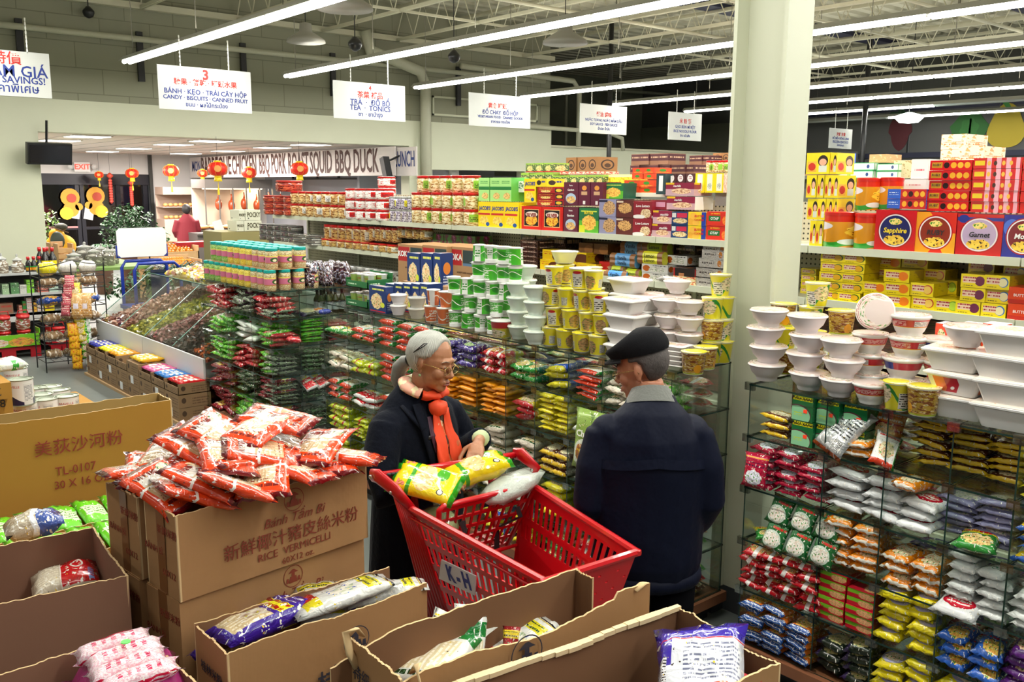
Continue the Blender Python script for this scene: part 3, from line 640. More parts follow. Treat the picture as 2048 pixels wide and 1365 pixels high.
# --- shared packaging materials
wht,red,yel,grn,blu,orn,brn_,prp,blk='#f2f2ee','#c8101a','#f2d400','#1d8a3a','#1a3f9c','#e8641a','#6a3a1c','#4a2a86','#14141a'
bowlm=flat('bowl_white',(.72,.68,.70),.4,spec=.4);traym=flat('tray_white',(.74,.73,.72),.35)
bowl_lid=pmat('bowl_lid','#e8d6cf',[('f',.5,.5,.36,.36,'#d9a890','#f4e6da',12,'#5f9a48'),('s',.2,.42,.8,.58,'#b03048',2)],.2,.6)
bowl_lid_g=pmat('bowl_lid_green','#dfe9dc',[('f',.5,.5,.34,.34,'#b9c9a0','#f4f6ea',12,'#3f8a48')],.2,.6)
tray_lid=pmat('tray_lid','#ece6e2',[('f',.35,.5,.25,.35,'#c86a4a','#f0d8b8',12),('r',.62,.15,.95,.85,'#ead0c8'),('s',.65,.2,.92,.8,'#8a3030',4)],.3,.4)
tray_lid2=pmat('tray_lid_orange','#efe2d4',[('n','#e08a40',5,.60),('f',.4,.5,.28,.36,'#d8683a','#f4dcc0',12)],.3,.4)
tray_side=pmat('tray_side_print','#e9e6e4',[('r',.3,.0,.62,1,'#b81830'),('r',.05,0,.3,1,'#e0703a'),('e',.46,.3,.06,.12,'#ffffff')],.35,.3)
lidw=flat('lid_white',(.84,.84,.80),.25,coat=.3);lidy=pmat('lid_yellow','#f0e23a',[('f',.5,.5,.33,.33,'#e0c890','#f6efc0',12)],.25,.5);lidred=flat('lid_red',lin('#c01418'),.3,coat=.3);lidteal=flat('lid_teal',lin('#1fa39c'),.35);lidclear=flat('lid_clear',(.42,.42,.40),.15,coat=.5)
# --- glass display racks
gl=glass('rack_glass',(.94,.98,.955),.03,.36,.03);gedge=flat('glass_edge',(.012,.035,.028),.15);gledge=flat('glass_edge_light',(.20,.36,.30),.15)
clip=glass('clear_clip',(.75,.80,.78),.25,.4,.1);woodm=flat('rack_wood',(.22,.085,.04),.35,nz=.25,nscale=8)
def rack(label,x0,x1,y0,y1,divs,zs,axis='X',loc=None,ydivs=(),base=True,clips=True,backpanels=True):
 t=ob('glass_rack',None,loc=(x0,y0,0),label=label,cat='display rack');X0,Y0=x0,y0
 def P(nm,mb,mats):ob(nm,mb.mesh(nm,mats),t,(-X0,-Y0,0))
 for z in zs:P('glass_shelf',MB().box(x0,y0,z-.008,x1,y1,z,mis=[1,1,1,1,0,0]),[gl,gedge])
 for a,b in zip(zs[1:],zs[:-1]):
  for x in divs:P('glass_divider',MB().box(x-.003,y0+.004,a,x+.003,y1-.004,b-.008,mis=[1,1,0,0,1,1]),[gl,gedge])
  for y in ydivs:P('glass_divider',MB().box(x0+.004,y-.003,a,x1-.004,y+.003,b-.008,mis=[0,0,1,1,1,1]),[gl,gedge])
  if backpanels:P('back_pane',MB().box(x0+.01,y1-.006,a,x1-.01,y1-.002,b-.008,mis=[0,0,1,1,1,1]),[gl,gledge])
 if clips:
  for z in zs:
   for x in divs:P('shelf_clip',MB().box(x-.022,y0-.006,z-.028,x+.022,y0+.012,z+.006),clip)
   for y in ydivs:P('shelf_clip',MB().box(x1-.012,y-.022,z-.028,x1+.006,y+.022,z+.006),clip)
 if base:
  P('wood_base',MB().box(x0-.02,y0-.03,.09,x1+.02,y1+.02,.14),woodm);P('plinth',MB().box(x0+.04,y0+.05,0,x1-.04,y1-.05,.09),black)
 return t
ZS=[1.32,1.09,.86,.62,.39,.145]
rack('tall glass rack of noodle packets beside the steel column, bowls on top',-2.25,.35,3.25,3.68,[-2.247,-1.88,-1.625,-1.38,-1.157,-.92,-.66],ZS)
rack('glass rack behind the two shoppers, noodle cups stacked on top',-5.85,-2.60,3.16,3.60,[-5.84,-5.5,-5.16,-4.5,-4.04,-3.78,-3.535,-3.28,-3.04,-2.80,-2.604],ZS)
rack('glass island rack with teal-lidded jars on top',-8.05,-6.66,3.14,3.90,[-8.04,-7.5,-7.02,-6.664],ZS,ydivs=(3.40,3.65),backpanels=False)
# ---------------------------------------------------------------- packets in the racks
def food(base,c1,c2,ac=None,band=None,txt='#ffffff',seed=0,green='#3f8a2c'):
 L=[('f',.5,.40,.36,.26,c1,c2,13,green)]
 if band:L+=[('r',0,.68,1,.90,band)]
 L+=[('s',.1,.72,.9,.86,txt,1)]
 if ac:L+=[('r',0,0,1,.09,ac),('r',0,.94,1,1,ac)]
 return pmat('print_'+base[1:]+(band or '')[1:]+str(seed),base,L,.28,.5,crinkle=.35,cscale=18)
P_brown=food('#5a2a14','#d8b070','#f4e8c8','#e8c020','#e8c020','#5a1010')
P_silver=pmat('print_silver','#b9bcbe',[('s',.1,.35,.9,.9,'#303236',9),('r',.6,.1,.9,.3,'#dfe0e0'),('s',.62,.1,.88,.3,'#101010',7,1),('r',0,0,1,.06,'#c85a20')],.22,.4,crinkle=.5,metal=.4)
P_mag=pmat('print_magenta','#b01038',[('f',.5,.3,.34,.22,'#c9c9e6','#f4f4ff',12,'#3f8a2c'),('r',0,.86,1,.9,'#e09030'),('s',.1,.62,.9,.74,'#2a1040',1)],.25,.5,crinkle=.45)
P_wht=pmat('print_white_oval','#dcdfe0',[('e',.5,.45,.36,.24,'#b01028'),('e',.5,.45,.31,.19,'#c81c34'),('s',.25,.36,.75,.54,'#f4f4f0',1.5),('s',.1,.84,.9,.92,'#2a7a50',1)],.25,.5,crinkle=.4)
P_rice=pmat('print_rice','#d8dcda',[('s',.2,.3,.8,.7,'#3a8a68',3)],.25,.5,crinkle=.35)
P_green=pmat('print_green_soup','#12622a',[('e',.45,.36,.40,.30,'#c9d6c9'),('f',.45,.36,.33,.24,'#d8b8a0','#f6f2ea',10),('s',.35,.70,.95,.88,'#d01818',1),('r',0,.93,.6,.97,'#d8e030')],.28,.5,crinkle=.3)
P_org=pmat('print_orange_duck','#e88a10',[('f',.55,.38,.34,.28,'#c86a30','#f6e8c0',12),('s',.1,.68,.9,.90,'#3a1a06',1),('e',.2,.3,.10,.07,'#c01818'),('r',0,0,1,.05,'#e8e4d8')],.22,.6,crinkle=.5)
P_redp=pmat('print_red_pack','#b81420',[('r',0,.55,1,.88,'#d8d020'),('s',.1,.6,.9,.82,'#1a6a2a',1),('f',.5,.3,.36,.2,'#c05a30','#e8b070',12),('r',.42,0,.58,1,'#e8e4e0')],.25,.5,crinkle=.4)
P_blu2=pmat('print_blue_orange','#c86a20',[('f',.5,.5,.42,.34,'#d88a38','#f0c060',12),('r',0,0,1,.16,'#1c4f9c'),('s',.05,.03,.95,.13,'#e8f0f8',1),('r',0,.86,1,1,'#1c4f9c')],.25,.5,crinkle=.35)
P_yelb=food('#e8d81a','#c87a30','#f4e0b0','#e8d81a',None,'#b01818',3)
P_yelp=pmat('print_yellow_purple','#e6d416',[('e',.5,.42,.40,.30,'#b8b4d8'),('f',.5,.42,.30,.21,'#d8a060','#fff2d8',10),('s',.1,.78,.9,.92,'#6a1818',1)],.25,.5,crinkle=.45)
P_blue=pmat('print_blue_noodle','#2a62c0',[('s',.1,.58,.9,.84,'#c8182a',1),('r',0,.84,1,.94,'#a8c8f0'),('f',.6,.3,.34,.24,'#c83a20','#f0d060',12),('s',.05,.5,.7,.62,'#101018',1)],.25,.6,crinkle=.45)
P_dark=pmat('print_dark_green','#182418',[('f',.5,.42,.38,.30,'#9a9a58','#d8c890',12),('s',.1,.75,.9,.9,'#e0d8b0',1),('r',.0,0,.2,1,'#2a1a48')],.28,.5,crinkle=.4)
P_purp=pmat('print_purple','#3c2a78',[('n','#6a5aa8',6,.56),('s',.1,.6,.9,.85,'#d8d0e8',1),('f',.5,.28,.26,.16,'#5a9a50','#c8d8a0',12)],.22,.6,crinkle=.5)
P_wred=pmat('print_white_red','#e6e4e0',[('r',0,0,1,.14,'#d03a18'),('f',.5,.45,.32,.24,'#c86a3a','#f0e0b8',12),('s',.1,.76,.9,.9,'#c02020',1),('r',.9,0,1,1,'#2a8a3a')],.25,.5,crinkle=.4)
P_gy=pmat('print_green_yellow','#2a8a30',[('r',0,.62,1,1,'#e8d420'),('s',.1,.68,.9,.9,'#c01818',1),('f',.5,.32,.38,.24,'#a85a28','#f0d890',12)],.25,.5,crinkle=.4)
P_by=pmat('print_blue_yellow','#1c4cb0',[('f',.55,.45,.34,.26,'#b87830','#f0dca0',12),('s',.1,.8,.9,.94,'#f0e8e0',1),('r',0,0,1,.12,'#d8d020')],.25,.5,crinkle=.4)
P_oj=pmat('print_orange_box','#e8920c',[('s',.15,.3,.6,.7,'#7a3a06',2),('e',.75,.5,.14,.2,'#f6c060')],.3,.4,crinkle=.2)
P_gpk=pmat('print_plate_yellow','#e8c818',[('f',.5,.45,.42,.36,'#b86a38','#f0dab0',12),('r',0,0,1,.12,'#b81420'),('s',.2,.78,.8,.92,'#1a3a8a',1)],.25,.5,crinkle=.4)
P_wg=pmat('print_white_green','#e4e8e0',[('w','#3aa838',.5,.22,7,1,.07),('s',.1,.3,.7,.5,'#c81c20',1),('n','#c8d8c0',6,.6)],.25,.5,crinkle=.4)
P_jum=pmat('print_jumble','#e2d6c4',[('f',.5,.45,.38,.32,'#a86a38','#ead8b0',10),('w','#d0481c',.85,.05,6,0,.06),('s',.1,.05,.9,.16,'#1a5a2a',1)],.25,.5,crinkle=.5)
P_ltg=pmat('print_lime','#4ab020',[('n','#8ad040',5,.5),('s',.1,.6,.9,.8,'#f0f0e0',1),('f',.5,.3,.3,.18,'#d05a3a','#f0e8d0',12)],.25,.5,crinkle=.5)
P_rc=pmat('print_red_candy','#c01a28',[('n','#e06a70',7,.58),('s',.1,.62,.9,.8,'#f8e8e0',1)],.2,.7,crinkle=.55)
P_pink=pmat('print_pink','#c04858',[('s',.1,.3,.9,.8,'#e8b8b0',3)],.22,.6,crinkle=.5)
P_herb=pmat('print_herb','#7d8a72',[('n','#3a2a3a',7,.52),('n','#b8c4a8',11,.60),('r',.62,.2,.95,.8,'#7a3a6a')],.15,.7,crinkle=.6)
P_herb2=pmat('print_herb_green','#4f7048',[('n','#26351e',7,.52),('n','#c8d0b8',11,.62),('r',.05,.3,.4,.7,'#c8c0b0')],.15,.7,crinkle=.6)
P_my=pmat('print_maroon_yellow','#8a1a2c',[('f',.6,.5,.36,.34,'#e8b020','#f8d860',10,'#c82030'),('s',.1,.1,.6,.3,'#f0e0c0',1)],.25,.5,crinkle=.5)
P_blk=pmat('print_black','#0c0a0a',[('f',.5,.45,.36,.26,'#a88a60','#e8dcc0',10),('s',.1,.8,.9,.92,'#b8a888',1)],.15,.7,crinkle=.5)
P_rw=pmat('print_red_white','#d8dad8',[('r',.06,.10,.94,.62,'#c01420'),('f',.5,.76,.24,.16,'#c8a020','#f0d848',10,'#806018'),('s',.15,.3,.85,.5,'#f4f0e8',1)],.25,.5,crinkle=.3)
P_lemon=pmat('print_lime_yellow','#c8d428',[('f',.5,.5,.34,.28,'#d8e070','#f4f4c8',12),('s',.1,.75,.9,.92,'#c02828',1),('r',.4,0,.52,.4,'#b81a20')],.25,.5,crinkle=.4)
NMS.update({P_rice.name:'rice_noodle_bag',P_wht.name:'rice_noodle_bag',P_mag.name:'paste_packet',P_oj.name:'noodle_box',P_rc.name:'candy_bag',P_pink.name:'candy_bag',P_ltg.name:'candy_bag',P_my.name:'candy_bag',P_herb.name:'herb_bag',P_herb2.name:'herb_bag',P_blk.name:'seaweed_packet',P_org.name:'noodle_bag',P_yelp.name:'noodle_bag',P_yelb.name:'noodle_bag',P_jum.name:'noodle_bag',P_gpk.name:'noodle_bag',P_blue.name:'noodle_bag'})
A=(-2.235,-1.885);B=(-1.87,-1.63);C_=(-1.615,-1.385);D_=(-1.37,-1.162);E_=(-1.15,-.925)
z0,z1,z2,z3,z4=ZS[1:]
rr=lambda k:'right rack %s tier'%['top','second','third','fourth','bottom'][k]
# top shelf of the rack right of the column
stack('brown snack packets','brown and gold packet lying by the rack end near the column',P_brown,-2.2,-2.07,3.25,z0,3,1,l=.13,name='snack_packet')
beanm=pmat('bean_pack','#0e6a38',[('e',.30,.22,.62,.42,'#5a2a3a'),('e',.28,.19,.60,.40,'#8fd0a0'),('r',.03,.80,.97,.97,'#e8e020'),('s',.1,.84,.94,.94,'#102010',1.4),('s',.1,.2,.5,.34,'#c8d820',1.5)],.28,.4)
gside=pmat('bean_side','#0c5a30',[('n','#3a9a60',5,.6)],.3,.4)
for r_ in range(2):
 for c in range(3):
  o=box_obj('mung_bean_pack',.098,.10,.105,beanm,gside,gside,(-2.05+c*.104+rnd.uniform(-.004,.004),3.275+.02*c,z0+.004+r_*.107),rnd.uniform(-.05,.05),'green mung bean pack in the right rack, %s row, %s from the column'%(('bottom','upper')[r_],ordn(c)),'packet','mung bean packs in the right rack')
  letter(o,'ĐẬU XANH',.02,flat('ink_black',(.01,.01,.01),.5),(.05,-.001,.093),shear=.2)
  ob('price_sticker',MB().box(.055,-.0015,.035,.072,-.0005,.05).mesh('ps',flat('sticker_red',(.9,.06,.02),.4,emit=.2)),o)
packet('snack_bag',.17,.23,.05,P_silver,(-1.83,3.33,z0+.085),R(-20),'silver foil bag leaning on the packets below in the right rack',seed=2,tilt=(R(50),R(14)))
packet('noodle_packet',.15,.19,.05,food('#b01420','#e08a30','#f4d8a0',None,'#e07a20','#ffffff',5),(-1.70,3.43,z0+.10),R(-8),'upright red and orange noodle bag behind the silver foil bag',seed=1,tilt=(R(72),0))
stack('gold packets','gold and red noodle packet below the silver foil bag',P_org,-1.87,-1.70,3.25,z0,2,1,l=.15)
packet('noodle_packet',.10,.16,.03,P_wred,(-1.66,3.31,z0+.05),R(30),'white and red packet leaning beside the red bowl',seed=1,tilt=(R(40),R(20)))
stack('brown packets behind the red bowl','brown and yellow noodle packet behind the red bowl',P_brown,-1.61,-1.17,3.40,z0,6,3,t=.034)
stack('yellow top packets','yellow noodle bag on right rack top shelf',P_yelb,-1.15,-.70,3.26,z0,4,3,t=.04)
# second shelf
stack('magenta packets','magenta noodle packet on '+rr(1),P_mag,*A,3.25,z1,6,3,t=.033)
packet('noodle_packet',.12,.15,.034,P_mag,(-2.19,3.255,z1+.085),R(4),'magenta noodle packet standing upright with a bowl picture',seed=0,tilt=(R(80),0))
stack('white oval packets','white bag with red oval mark on '+rr(1),P_wht,-1.87,-1.42,3.25,z1,4,3,t=.045)
stack('gold bag','gold foil noodle bag on '+rr(1),P_org,-1.60,-1.50,3.22,z1+.15,1,1,t=.05)
stack('clear purple packets','clear and lilac noodle packet on '+rr(1),food('#8a88b0','#b09ad8','#e8e0d0',None,None,'#c05020',9),-1.47,-1.17,3.33,z1,6,2,t=.032)
stack('yellow blue packets','yellow and red noodle packet on '+rr(1),food('#e8c81c','#c8502a','#f0c890','#1c4fa0',None,'#b01818',11),-1.15,-.70,3.25,z1,4,3,t=.042)
packet('noodle_packet',.15,.19,.05,P_gy,(-1.28,3.30,z1+.01),R(12),'green and gold foil bag in front on the second shelf',seed=3)
# third shelf
for r_ in range(2):
 for c in range(3):
  packet('soup_packet',.115,.13,.036,P_green,(-2.09+c*.115,3.28+.03*r_,z2+.05+r_*.105),0,'green soup noodle packet on edge, %s row, %s from the column'%(('bottom','upper')[r_],ordn(c)),'packet','green soup packets',seed=c,tilt=(R(68),R(8)))
packet('soup_packet',.12,.14,.03,P_gy,(-2.17,3.33,z2+.01),R(40),'yellow-green packet lying flat at the rack end by the column',seed=1)
stack('orange bags','orange noodle bag with dark lettering on '+rr(2),P_org,*B,3.25,z2,5,2,t=.045)
stack('orange bags','orange foil noodle bag on '+rr(2)+' beyond divider',P_org,*C_,3.25,z2,3,2,t=.05)
stack('white rice packets','white rice noodle packet on '+rr(2),P_rice,*D_,3.25,z2,6,2,t=.038)
packet('noodle_packet',.17,.15,.045,P_wht,(-1.31,3.28,z2+.002),0,'white bag with red oval mark low on the third shelf',seed=1,tilt=(R(14),0))
stack('white rice packets','white rice noodle packet near edge on '+rr(2),P_rice,*E_,3.25,z2,5,2,t=.038)
# fourth shelf
stack('red packets','red and yellow noodle pack on '+rr(3),P_redp,*A,3.22,z3,5,4,l=.16,t=.042,w=.12,jit=.015,tiltj=.16)
grb=pmat('green_red_box','#7ab828',[('r',0,0,1,.5,'#b8182a'),('f',.7,.5,.3,.4,'#c05030','#e8b080',10)],.3,.4);rdb=pmat('red_end','#b0101c',[('s',.2,.3,.8,.7,'#f0d8d0',1)],.3,.4)
for c in range(2):
 for k in range(6 if c==0 else 5):box_obj('noodle_box',.115,.16,.033,grb,rdb,grb,(-1.87+c*.122,3.26+.01*rnd.random(),z3+.002+k*.0345),rnd.uniform(-.04,.04),'flat green and red noodle box, %s, %s pile from column'%(posn(k,6),ordn(c)),'box','green and red boxes on the fourth shelf')
stack('yellow bags','crinkled yellow noodle bag on '+rr(3),P_yelp,*C_,3.24,z3,5,2,t=.048,tiltj=.12)
stack('blue bags','bright blue noodle bag on '+rr(3),P_blue,*D_,3.22,z3,3,2,l=.19,t=.048,tiltj=.12)
stack('purple bags','purple and red noodle bag on '+rr(3),food('#5a2078','#b8302a','#e8d0b0',None,'#c8b020','#fff',15),*E_,3.25,z3,4,2,t=.045)
# bottom shelf
stack('blue band packets','orange noodle pack with blue band on '+rr(4),P_blu2,*A,3.21,z4,6,3,t=.036,l=.18)
stack('dark packets','dark green noodle packet on '+rr(4),P_dark,*B,3.25,z4,4,2,t=.05,tiltj=.2)
stack('yellow packets','yellow satay noodle packet on '+rr(4),P_yelp,*C_,3.24,z4,5,2,t=.045)
stack('yellow packets','yellow noodle packet beyond divider on '+rr(4),P_yelp,*D_,3.24,z4,4,1,t=.055,l=.2,tiltj=.25)
stack('red rimmed packets','red and gold packet, far end, '+rr(4),food('#b8202a','#d8a040','#f0e0b0',None,None,'#fff',17),*E_,3.25,z4,4,2,t=.05)
for(a,b) in((-.90,-.67),(-.65,-.3)):
 for k in range(5):stack('edge packets','noodle bag %s bay past the frame side, %s'%('in the first' if a<-.8 else 'in the second',['top','second','third','fourth','bottom'][k]),[P_yelb,P_gy,P_rice,P_blue,P_yelp][k],a,b,3.25,ZS[k+1],3,2,t=.05)
# ---------------------------------------------------------------- middle rack
mr=lambda k:'middle rack %s tier'%['top','second','third','fourth','bottom'][k]
cells=[(-5.83,-5.52),(-5.48,-5.18),(-5.14,-4.52),(-4.48,-4.06),(-4.02,-3.80),(-3.77,-3.55),(-3.52,-3.30),(-3.26,-3.06),(-3.03,-2.82),(-2.79,-2.62)]
plan=[[(P_gy,1,2),(P_wred,2,2),(P_wred,4,3),(P_purp,4,2),(P_redp,3,2),(P_gy,2,2),(P_by,3,1),(P_wred,5,1),(P_jum,3,2),(P_ltg,4,1)],[(P_jum,2,2),(P_lemon,2,2),(P_wred,4,3),(P_oj,6,2),(P_oj,6,2),(P_gpk,3,1),(P_yelb,7,2),(P_wg,3,2),(P_my,3,2),(P_ltg,4,1)],[(P_wred,3,2),(P_rw,2,2),(P_wred,3,3),(P_org,4,2),(P_jum,4,1),(P_jum,3,1),(P_brown,3,2),(P_wg,4,1),(P_redp,4,1),(P_gy,4,1)],[(P_lemon,4,2),(P_lemon,5,2),(P_gy,4,3),(P_jum,4,2),(P_jum,4,1),(P_wg,3,1),(P_yelb,4,1),(P_gy,4,1),(P_redp,4,1),(P_dark,4,1)],[(P_lemon,4,1),(P_dark,3,1),(P_by,3,2),(P_gy,3,2),(P_by,4,1),(P_yelb,4,1),(P_gy,4,1),(P_redp,4,1),(P_brown,4,1),(P_dark,4,1)]]
names={P_gy:'green and yellow',P_wred:'white and red',P_purp:'purple',P_redp:'red',P_by:'blue',P_jum:'cream printed',P_ltg:'lime green',P_oj:'orange',P_gpk:'yellow plate',P_yelb:'yellow',P_wg:'white and green',P_my:'maroon',P_rw:'red and white',P_org:'orange foil',P_brown:'brown',P_lemon:'lemon yellow',P_dark:'dark'}
for lv,row in enumerate(plan):
 for ci,(m_,n_,c_) in enumerate(row):
  if(ci==8 and lv>0) or(ci==9 and lv>0) or(ci==3 and lv>1):continue
  a,b=cells[ci];big=m_ in(P_jum,P_wg,P_gpk,P_by)
  stack('packets on middle rack','%s packet, %s, %s bay'%(names[m_],mr(lv),ordn(9-ci)),m_,a,b,3.16,ZS[lv+1],n_,c_,t=.05 if n_<5 and m_ is not P_oj else.031,l=.19 if big else.17,tiltj=.2 if big else.07,jit=.02 if big else.01,w=min((b-a)/c_*1.05,.17))
# dim mass of packets at the back of both racks
def backfill(name,label,xs,y,seed,mats):
 r=random.Random(seed);m=MB()
 for lv in range(5):
  for a,b in xs:
   for k in range(3):
    c=r.randrange(len(mats));x0,x1=a+.01,b-.01;zz=ZS[lv+1]+.004+k*.05;n=6
    for i in range(n):
     u0,u1=i/n,(i+1)/n;f=lambda u:.022*(1-abs(2*u-1)**3)
     for sg in(1,-1):
      q=[(x0+(x1-x0)*u0,y,zz+.022+sg*.004),(x0+(x1-x0)*u1,y,zz+.022+sg*.004),(x0+(x1-x0)*u1,y+.08,zz+.022+sg*f(u1)),(x0+(x1-x0)*u0,y+.08,zz+.022+sg*f(u0))]
      m.face(q if sg>0 else q[::-1],[(u0,0),(u1,0),(u1,.5),(u0,.5)] if sg>0 else[(u1,0),(u0,0),(u0,.5),(u1,.5)][::1],c)
 ob(name,m.mesh(name,mats),label=label,cat='packets',kind='stuff')
backfill('packet_stock','dim packets packed at the back of the middle glass rack',cells[2:],3.43,3,[P_dark,P_redp,P_brown,P_gy,P_my])
backfill('packet_stock','dim packets packed at the back of the glass rack right of the column',[B,C_,D_,E_,(-.90,-.67),(-.65,-.3)],3.46,4,[P_dark,P_redp,P_brown,P_purp])
# tall noodle pouch hanging at the rack by the man's face
chm=pmat('black_bean_pouch','#8fae52',[('e',.5,.26,.42,.26,'#d0d8c8'),('f',.5,.26,.32,.19,'#2a1410','#a86a3a',10,'#d8b020'),('n','#5a7a30',5,.62)],.3,.4,crinkle=.3)
o=packet('noodle_pouch',.20,.30,.05,chm,(-3.02,3.08,.93),0,'green noodle pouch with a dark noodle bowl picture beside the man',seed=1,tilt=(R(84),0))
letter(o,'Chapa',.045,flat('ink_white',(.9,.9,.86),.5),(0,.03,.055),(0,0,0),bold=.001)
# ---------------------------------------------------------------- island rack: end face (X=-6.66), side face (Y=3.14)
ir=lambda k:'island %s tier'%['top','second','third','fourth','bottom'][k]
yc=[(3.16,3.39),(3.41,3.64),(3.66,3.89)]
ipl=[[(P_herb,2,1),(P_dark,1,1),None],[(P_rc,4,1),(P_ltg,8,1),(P_pink,6,1)],[(P_herb,5,1),(P_herb2,5,1),(P_jum,4,1)],[(P_herb,6,1),(P_herb2,4,1),(P_my,5,1)],[(P_my,4,1),(P_herb2,4,1),(P_blk,7,1)]]
inm={P_herb:'clear herb',P_dark:'dark',P_rc:'red candy',P_ltg:'green',P_pink:'pink',P_herb2:'clear green herb',P_jum:'cream printed',P_my:'maroon and gold',P_blk:'black'}
for lv,row in enumerate(ipl):
 for j,it in enumerate(row):
  if it:stack('packets on island rack','%s packet, %s end, %s bay'%(inm[it[0]],ir(lv),['corner','centre','far'][j]),it[0],*yc[j],-6.66,ZS[lv+1],it[1],it[2],axis='Y',t=.028 if it[1]>5 else.042,l=.22,tiltj=.08)
for k in range(2):packet('snack_bag',.12,.20,.03,P_rw,(-6.70-.03*k,3.46+.12*k,ZS[4]+.15),R(90),'red and white snack bag propped on the island rack, %s from corner'%ordn(k),seed=k,tilt=(R(30),R(-18)))
packet('candy_bag',.14,.2,.05,P_rc,(-6.69,3.34,ZS[2]+.04),R(70),'glossy red candy bag hanging over the shelf edge of the island',seed=2,tilt=(0,R(10)))
packet('snack_bag',.13,.18,.05,pmat('print_orange_white','#e8e4e8',[('e',.35,.5,.3,.3,'#e8801c'),('r',0,0,1,.2,'#2a3a9a')],.25,.5,crinkle=.4),(-6.72,3.62,ZS[1]+.01),R(95),'white, orange and blue snack bag on the island top shelf',seed=2)
btl=pmat('bottle_dark','#10140e',[('r',0,.15,1,.5,'#b8c0c8'),('r',0,.55,1,.8,'#3a4a20')],.12,.6)
bp=ob('sauce_bottle',smooth_by_angle(MB().lathe([(.028,0),(.03,.01),(.03,.12),(.012,.16),(.012,.185),(.014,.2)],12).mesh('sb',btl)),loc=(0,0,-50));bc=ob('bottle_cap',MB().lathe([(.014,.18),(.014,.205),(.001,.205)],10).mesh('bc',black),bp);reg(bp,bc)
for i in range(7):put(bp,(-6.78-.07*(i//4),3.66+.066*(i%4),ZS[1]+.001),'dark sauce bottle with pale label on the island, %s row, %s from corner'%(('front','back')[i//4],ordn(i%4)),'bottle','dark sauce bottles on the island rack',rz=0)['category']='bottle'
isp=[[P_rc,P_herb],[P_ltg,P_wg],[P_ltg,P_rc],[P_my,P_herb2],[P_my,P_ltg]]
for lv in range(5):
 for j,(a,b) in enumerate(((-7.0,-6.70),(-7.48,-7.05),(-8.0,-7.53))):
  m_=isp[lv][j%2] if j<2 else isp[lv][0];nn=4 if lv<3 else 5
  stack('bags along the island side','%s bag, %s, side bay %s'%(inm.get(m_,'white and green'),ir(lv),['corner','mid','far'][j]),m_,a,b,3.14,ZS[lv+1],nn,2,axis='X',t=.045,l=.20,tiltj=.22,jit=.03)
# ================================================================ ON TOP OF THE GLASS RACKS
T=1.32
def cupprint(nm,base,c1,c2,extra=(),txt='#ffffff'):
 return pmat(nm,base,[('f',.25,.45,.16,.34,c1,c2,16),('f',.75,.45,.16,.34,c1,c2,16)]+list(extra),.3,.35)
M_gcup=pmat('cup_green','#46b02c',[('e',.25,.45,.2,.3,'#2f8a2a'),('w','#f0f0e8',.5,.16,12,0,.03),('s',.4,.2,.6,.8,'#e8f4e0',4),('r',.4,.0,.62,.14,'#eef0ea'),('r',.85,0,1,1,'#eef0ea'),('s',.86,.3,.99,.8,'#2f8a2a',3)],.3,.35)
M_ocup=pmat('cup_orange','#d86a34',[('w','#f4ece0',.5,.2,12,1,.04),('s',.4,.1,.6,.8,'#f4e4d8',4),('r',.85,0,1,1,'#f0ece8')],.3,.35)
M_ycup=pmat('cup_yellow','#efe12a',[('f',.12,.45,.11,.36,'#5a2a1c','#c8a068',18),('f',.62,.45,.11,.36,'#5a2a1c','#c8a068',18),('r',.28,.1,.46,.8,'#e8e6e2'),('e',.37,.86,.07,.08,'#c01820'),('s',.29,.15,.45,.6,'#181818',4),('r',.80,.15,.92,.6,'#f0f0ea'),('s',.80,.15,.92,.6,'#202020',7,1)],.3,.35)
M_ecup=pmat('cup_egg','#c9a23a',[('n','#8a4a1c',10,.52),('n','#f0dcae',14,.60),('e',.3,.3,.06,.2,'#f0a81a'),('e',.8,.3,.06,.2,'#f0a81a'),('r',0,0,1,.10,'#b8c82a'),('n','#3f8a2c',7,.68)],.3,.35)
M_gycup=pmat('cup_green_yellow','#e6dc2a',[('w','#2a8a30',.5,.4,12,0,.10),('r',.28,.1,.46,.7,'#e8e6e2'),('s',.29,.12,.45,.68,'#181818',6),('f',.06,.6,.13,.35,'#8a5a3a','#f0e0c0',16),('f',.56,.6,.13,.35,'#8a5a3a','#f0e0c0',16)],.3,.35)
M_kcup=pmat('cup_koka','#d8c83a',[('r',0,.62,1,1,'#c81820'),('f',.3,.3,.2,.25,'#c88a50','#f4e8c8',16),('f',.8,.3,.2,.25,'#c88a50','#f4e8c8',16)],.3,.35)
M_rband=pmat('band_red','#b81826',[('s',.05,.2,.35,.8,'#f0d8d0',4),('r',.42,.15,.6,.85,'#e8e4e0'),('s',.42,.2,.6,.8,'#303030',5),('e',.8,.5,.05,.25,'#e8b020'),('r',0,0,1,.08,'#e8b020')],.3,.4)
M_bband=pmat('band_blue','#b81830',[('r',.1,0,.25,1,'#1a2a8a'),('r',.6,0,.75,1,'#1a2a8a'),('s',.3,.3,.55,.8,'#e0b050',3),('r',0,0,1,.08,'#e8e0e0')],.3,.4)
c_g=proto_cup(M_gcup,.033,.041,.097,lidw,base=.22);c_gu=proto_cup(M_gcup,.041,.037,.097,lidw,base=0);c_o=proto_cup(M_ocup,.033,.042,.10,lidw)
c_y=proto_cup(M_ycup,.040,.050,.100,lidy);c_yw=proto_cup(M_ycup,.042,.056,.105,lidw);c_e=proto_cup(M_ecup,.046,.057,.105,lidy);c_gy=proto_cup(M_gycup,.040,.052,.105,lidy);c_k=proto_cup(M_kcup,.045,.056,.12,lidw)
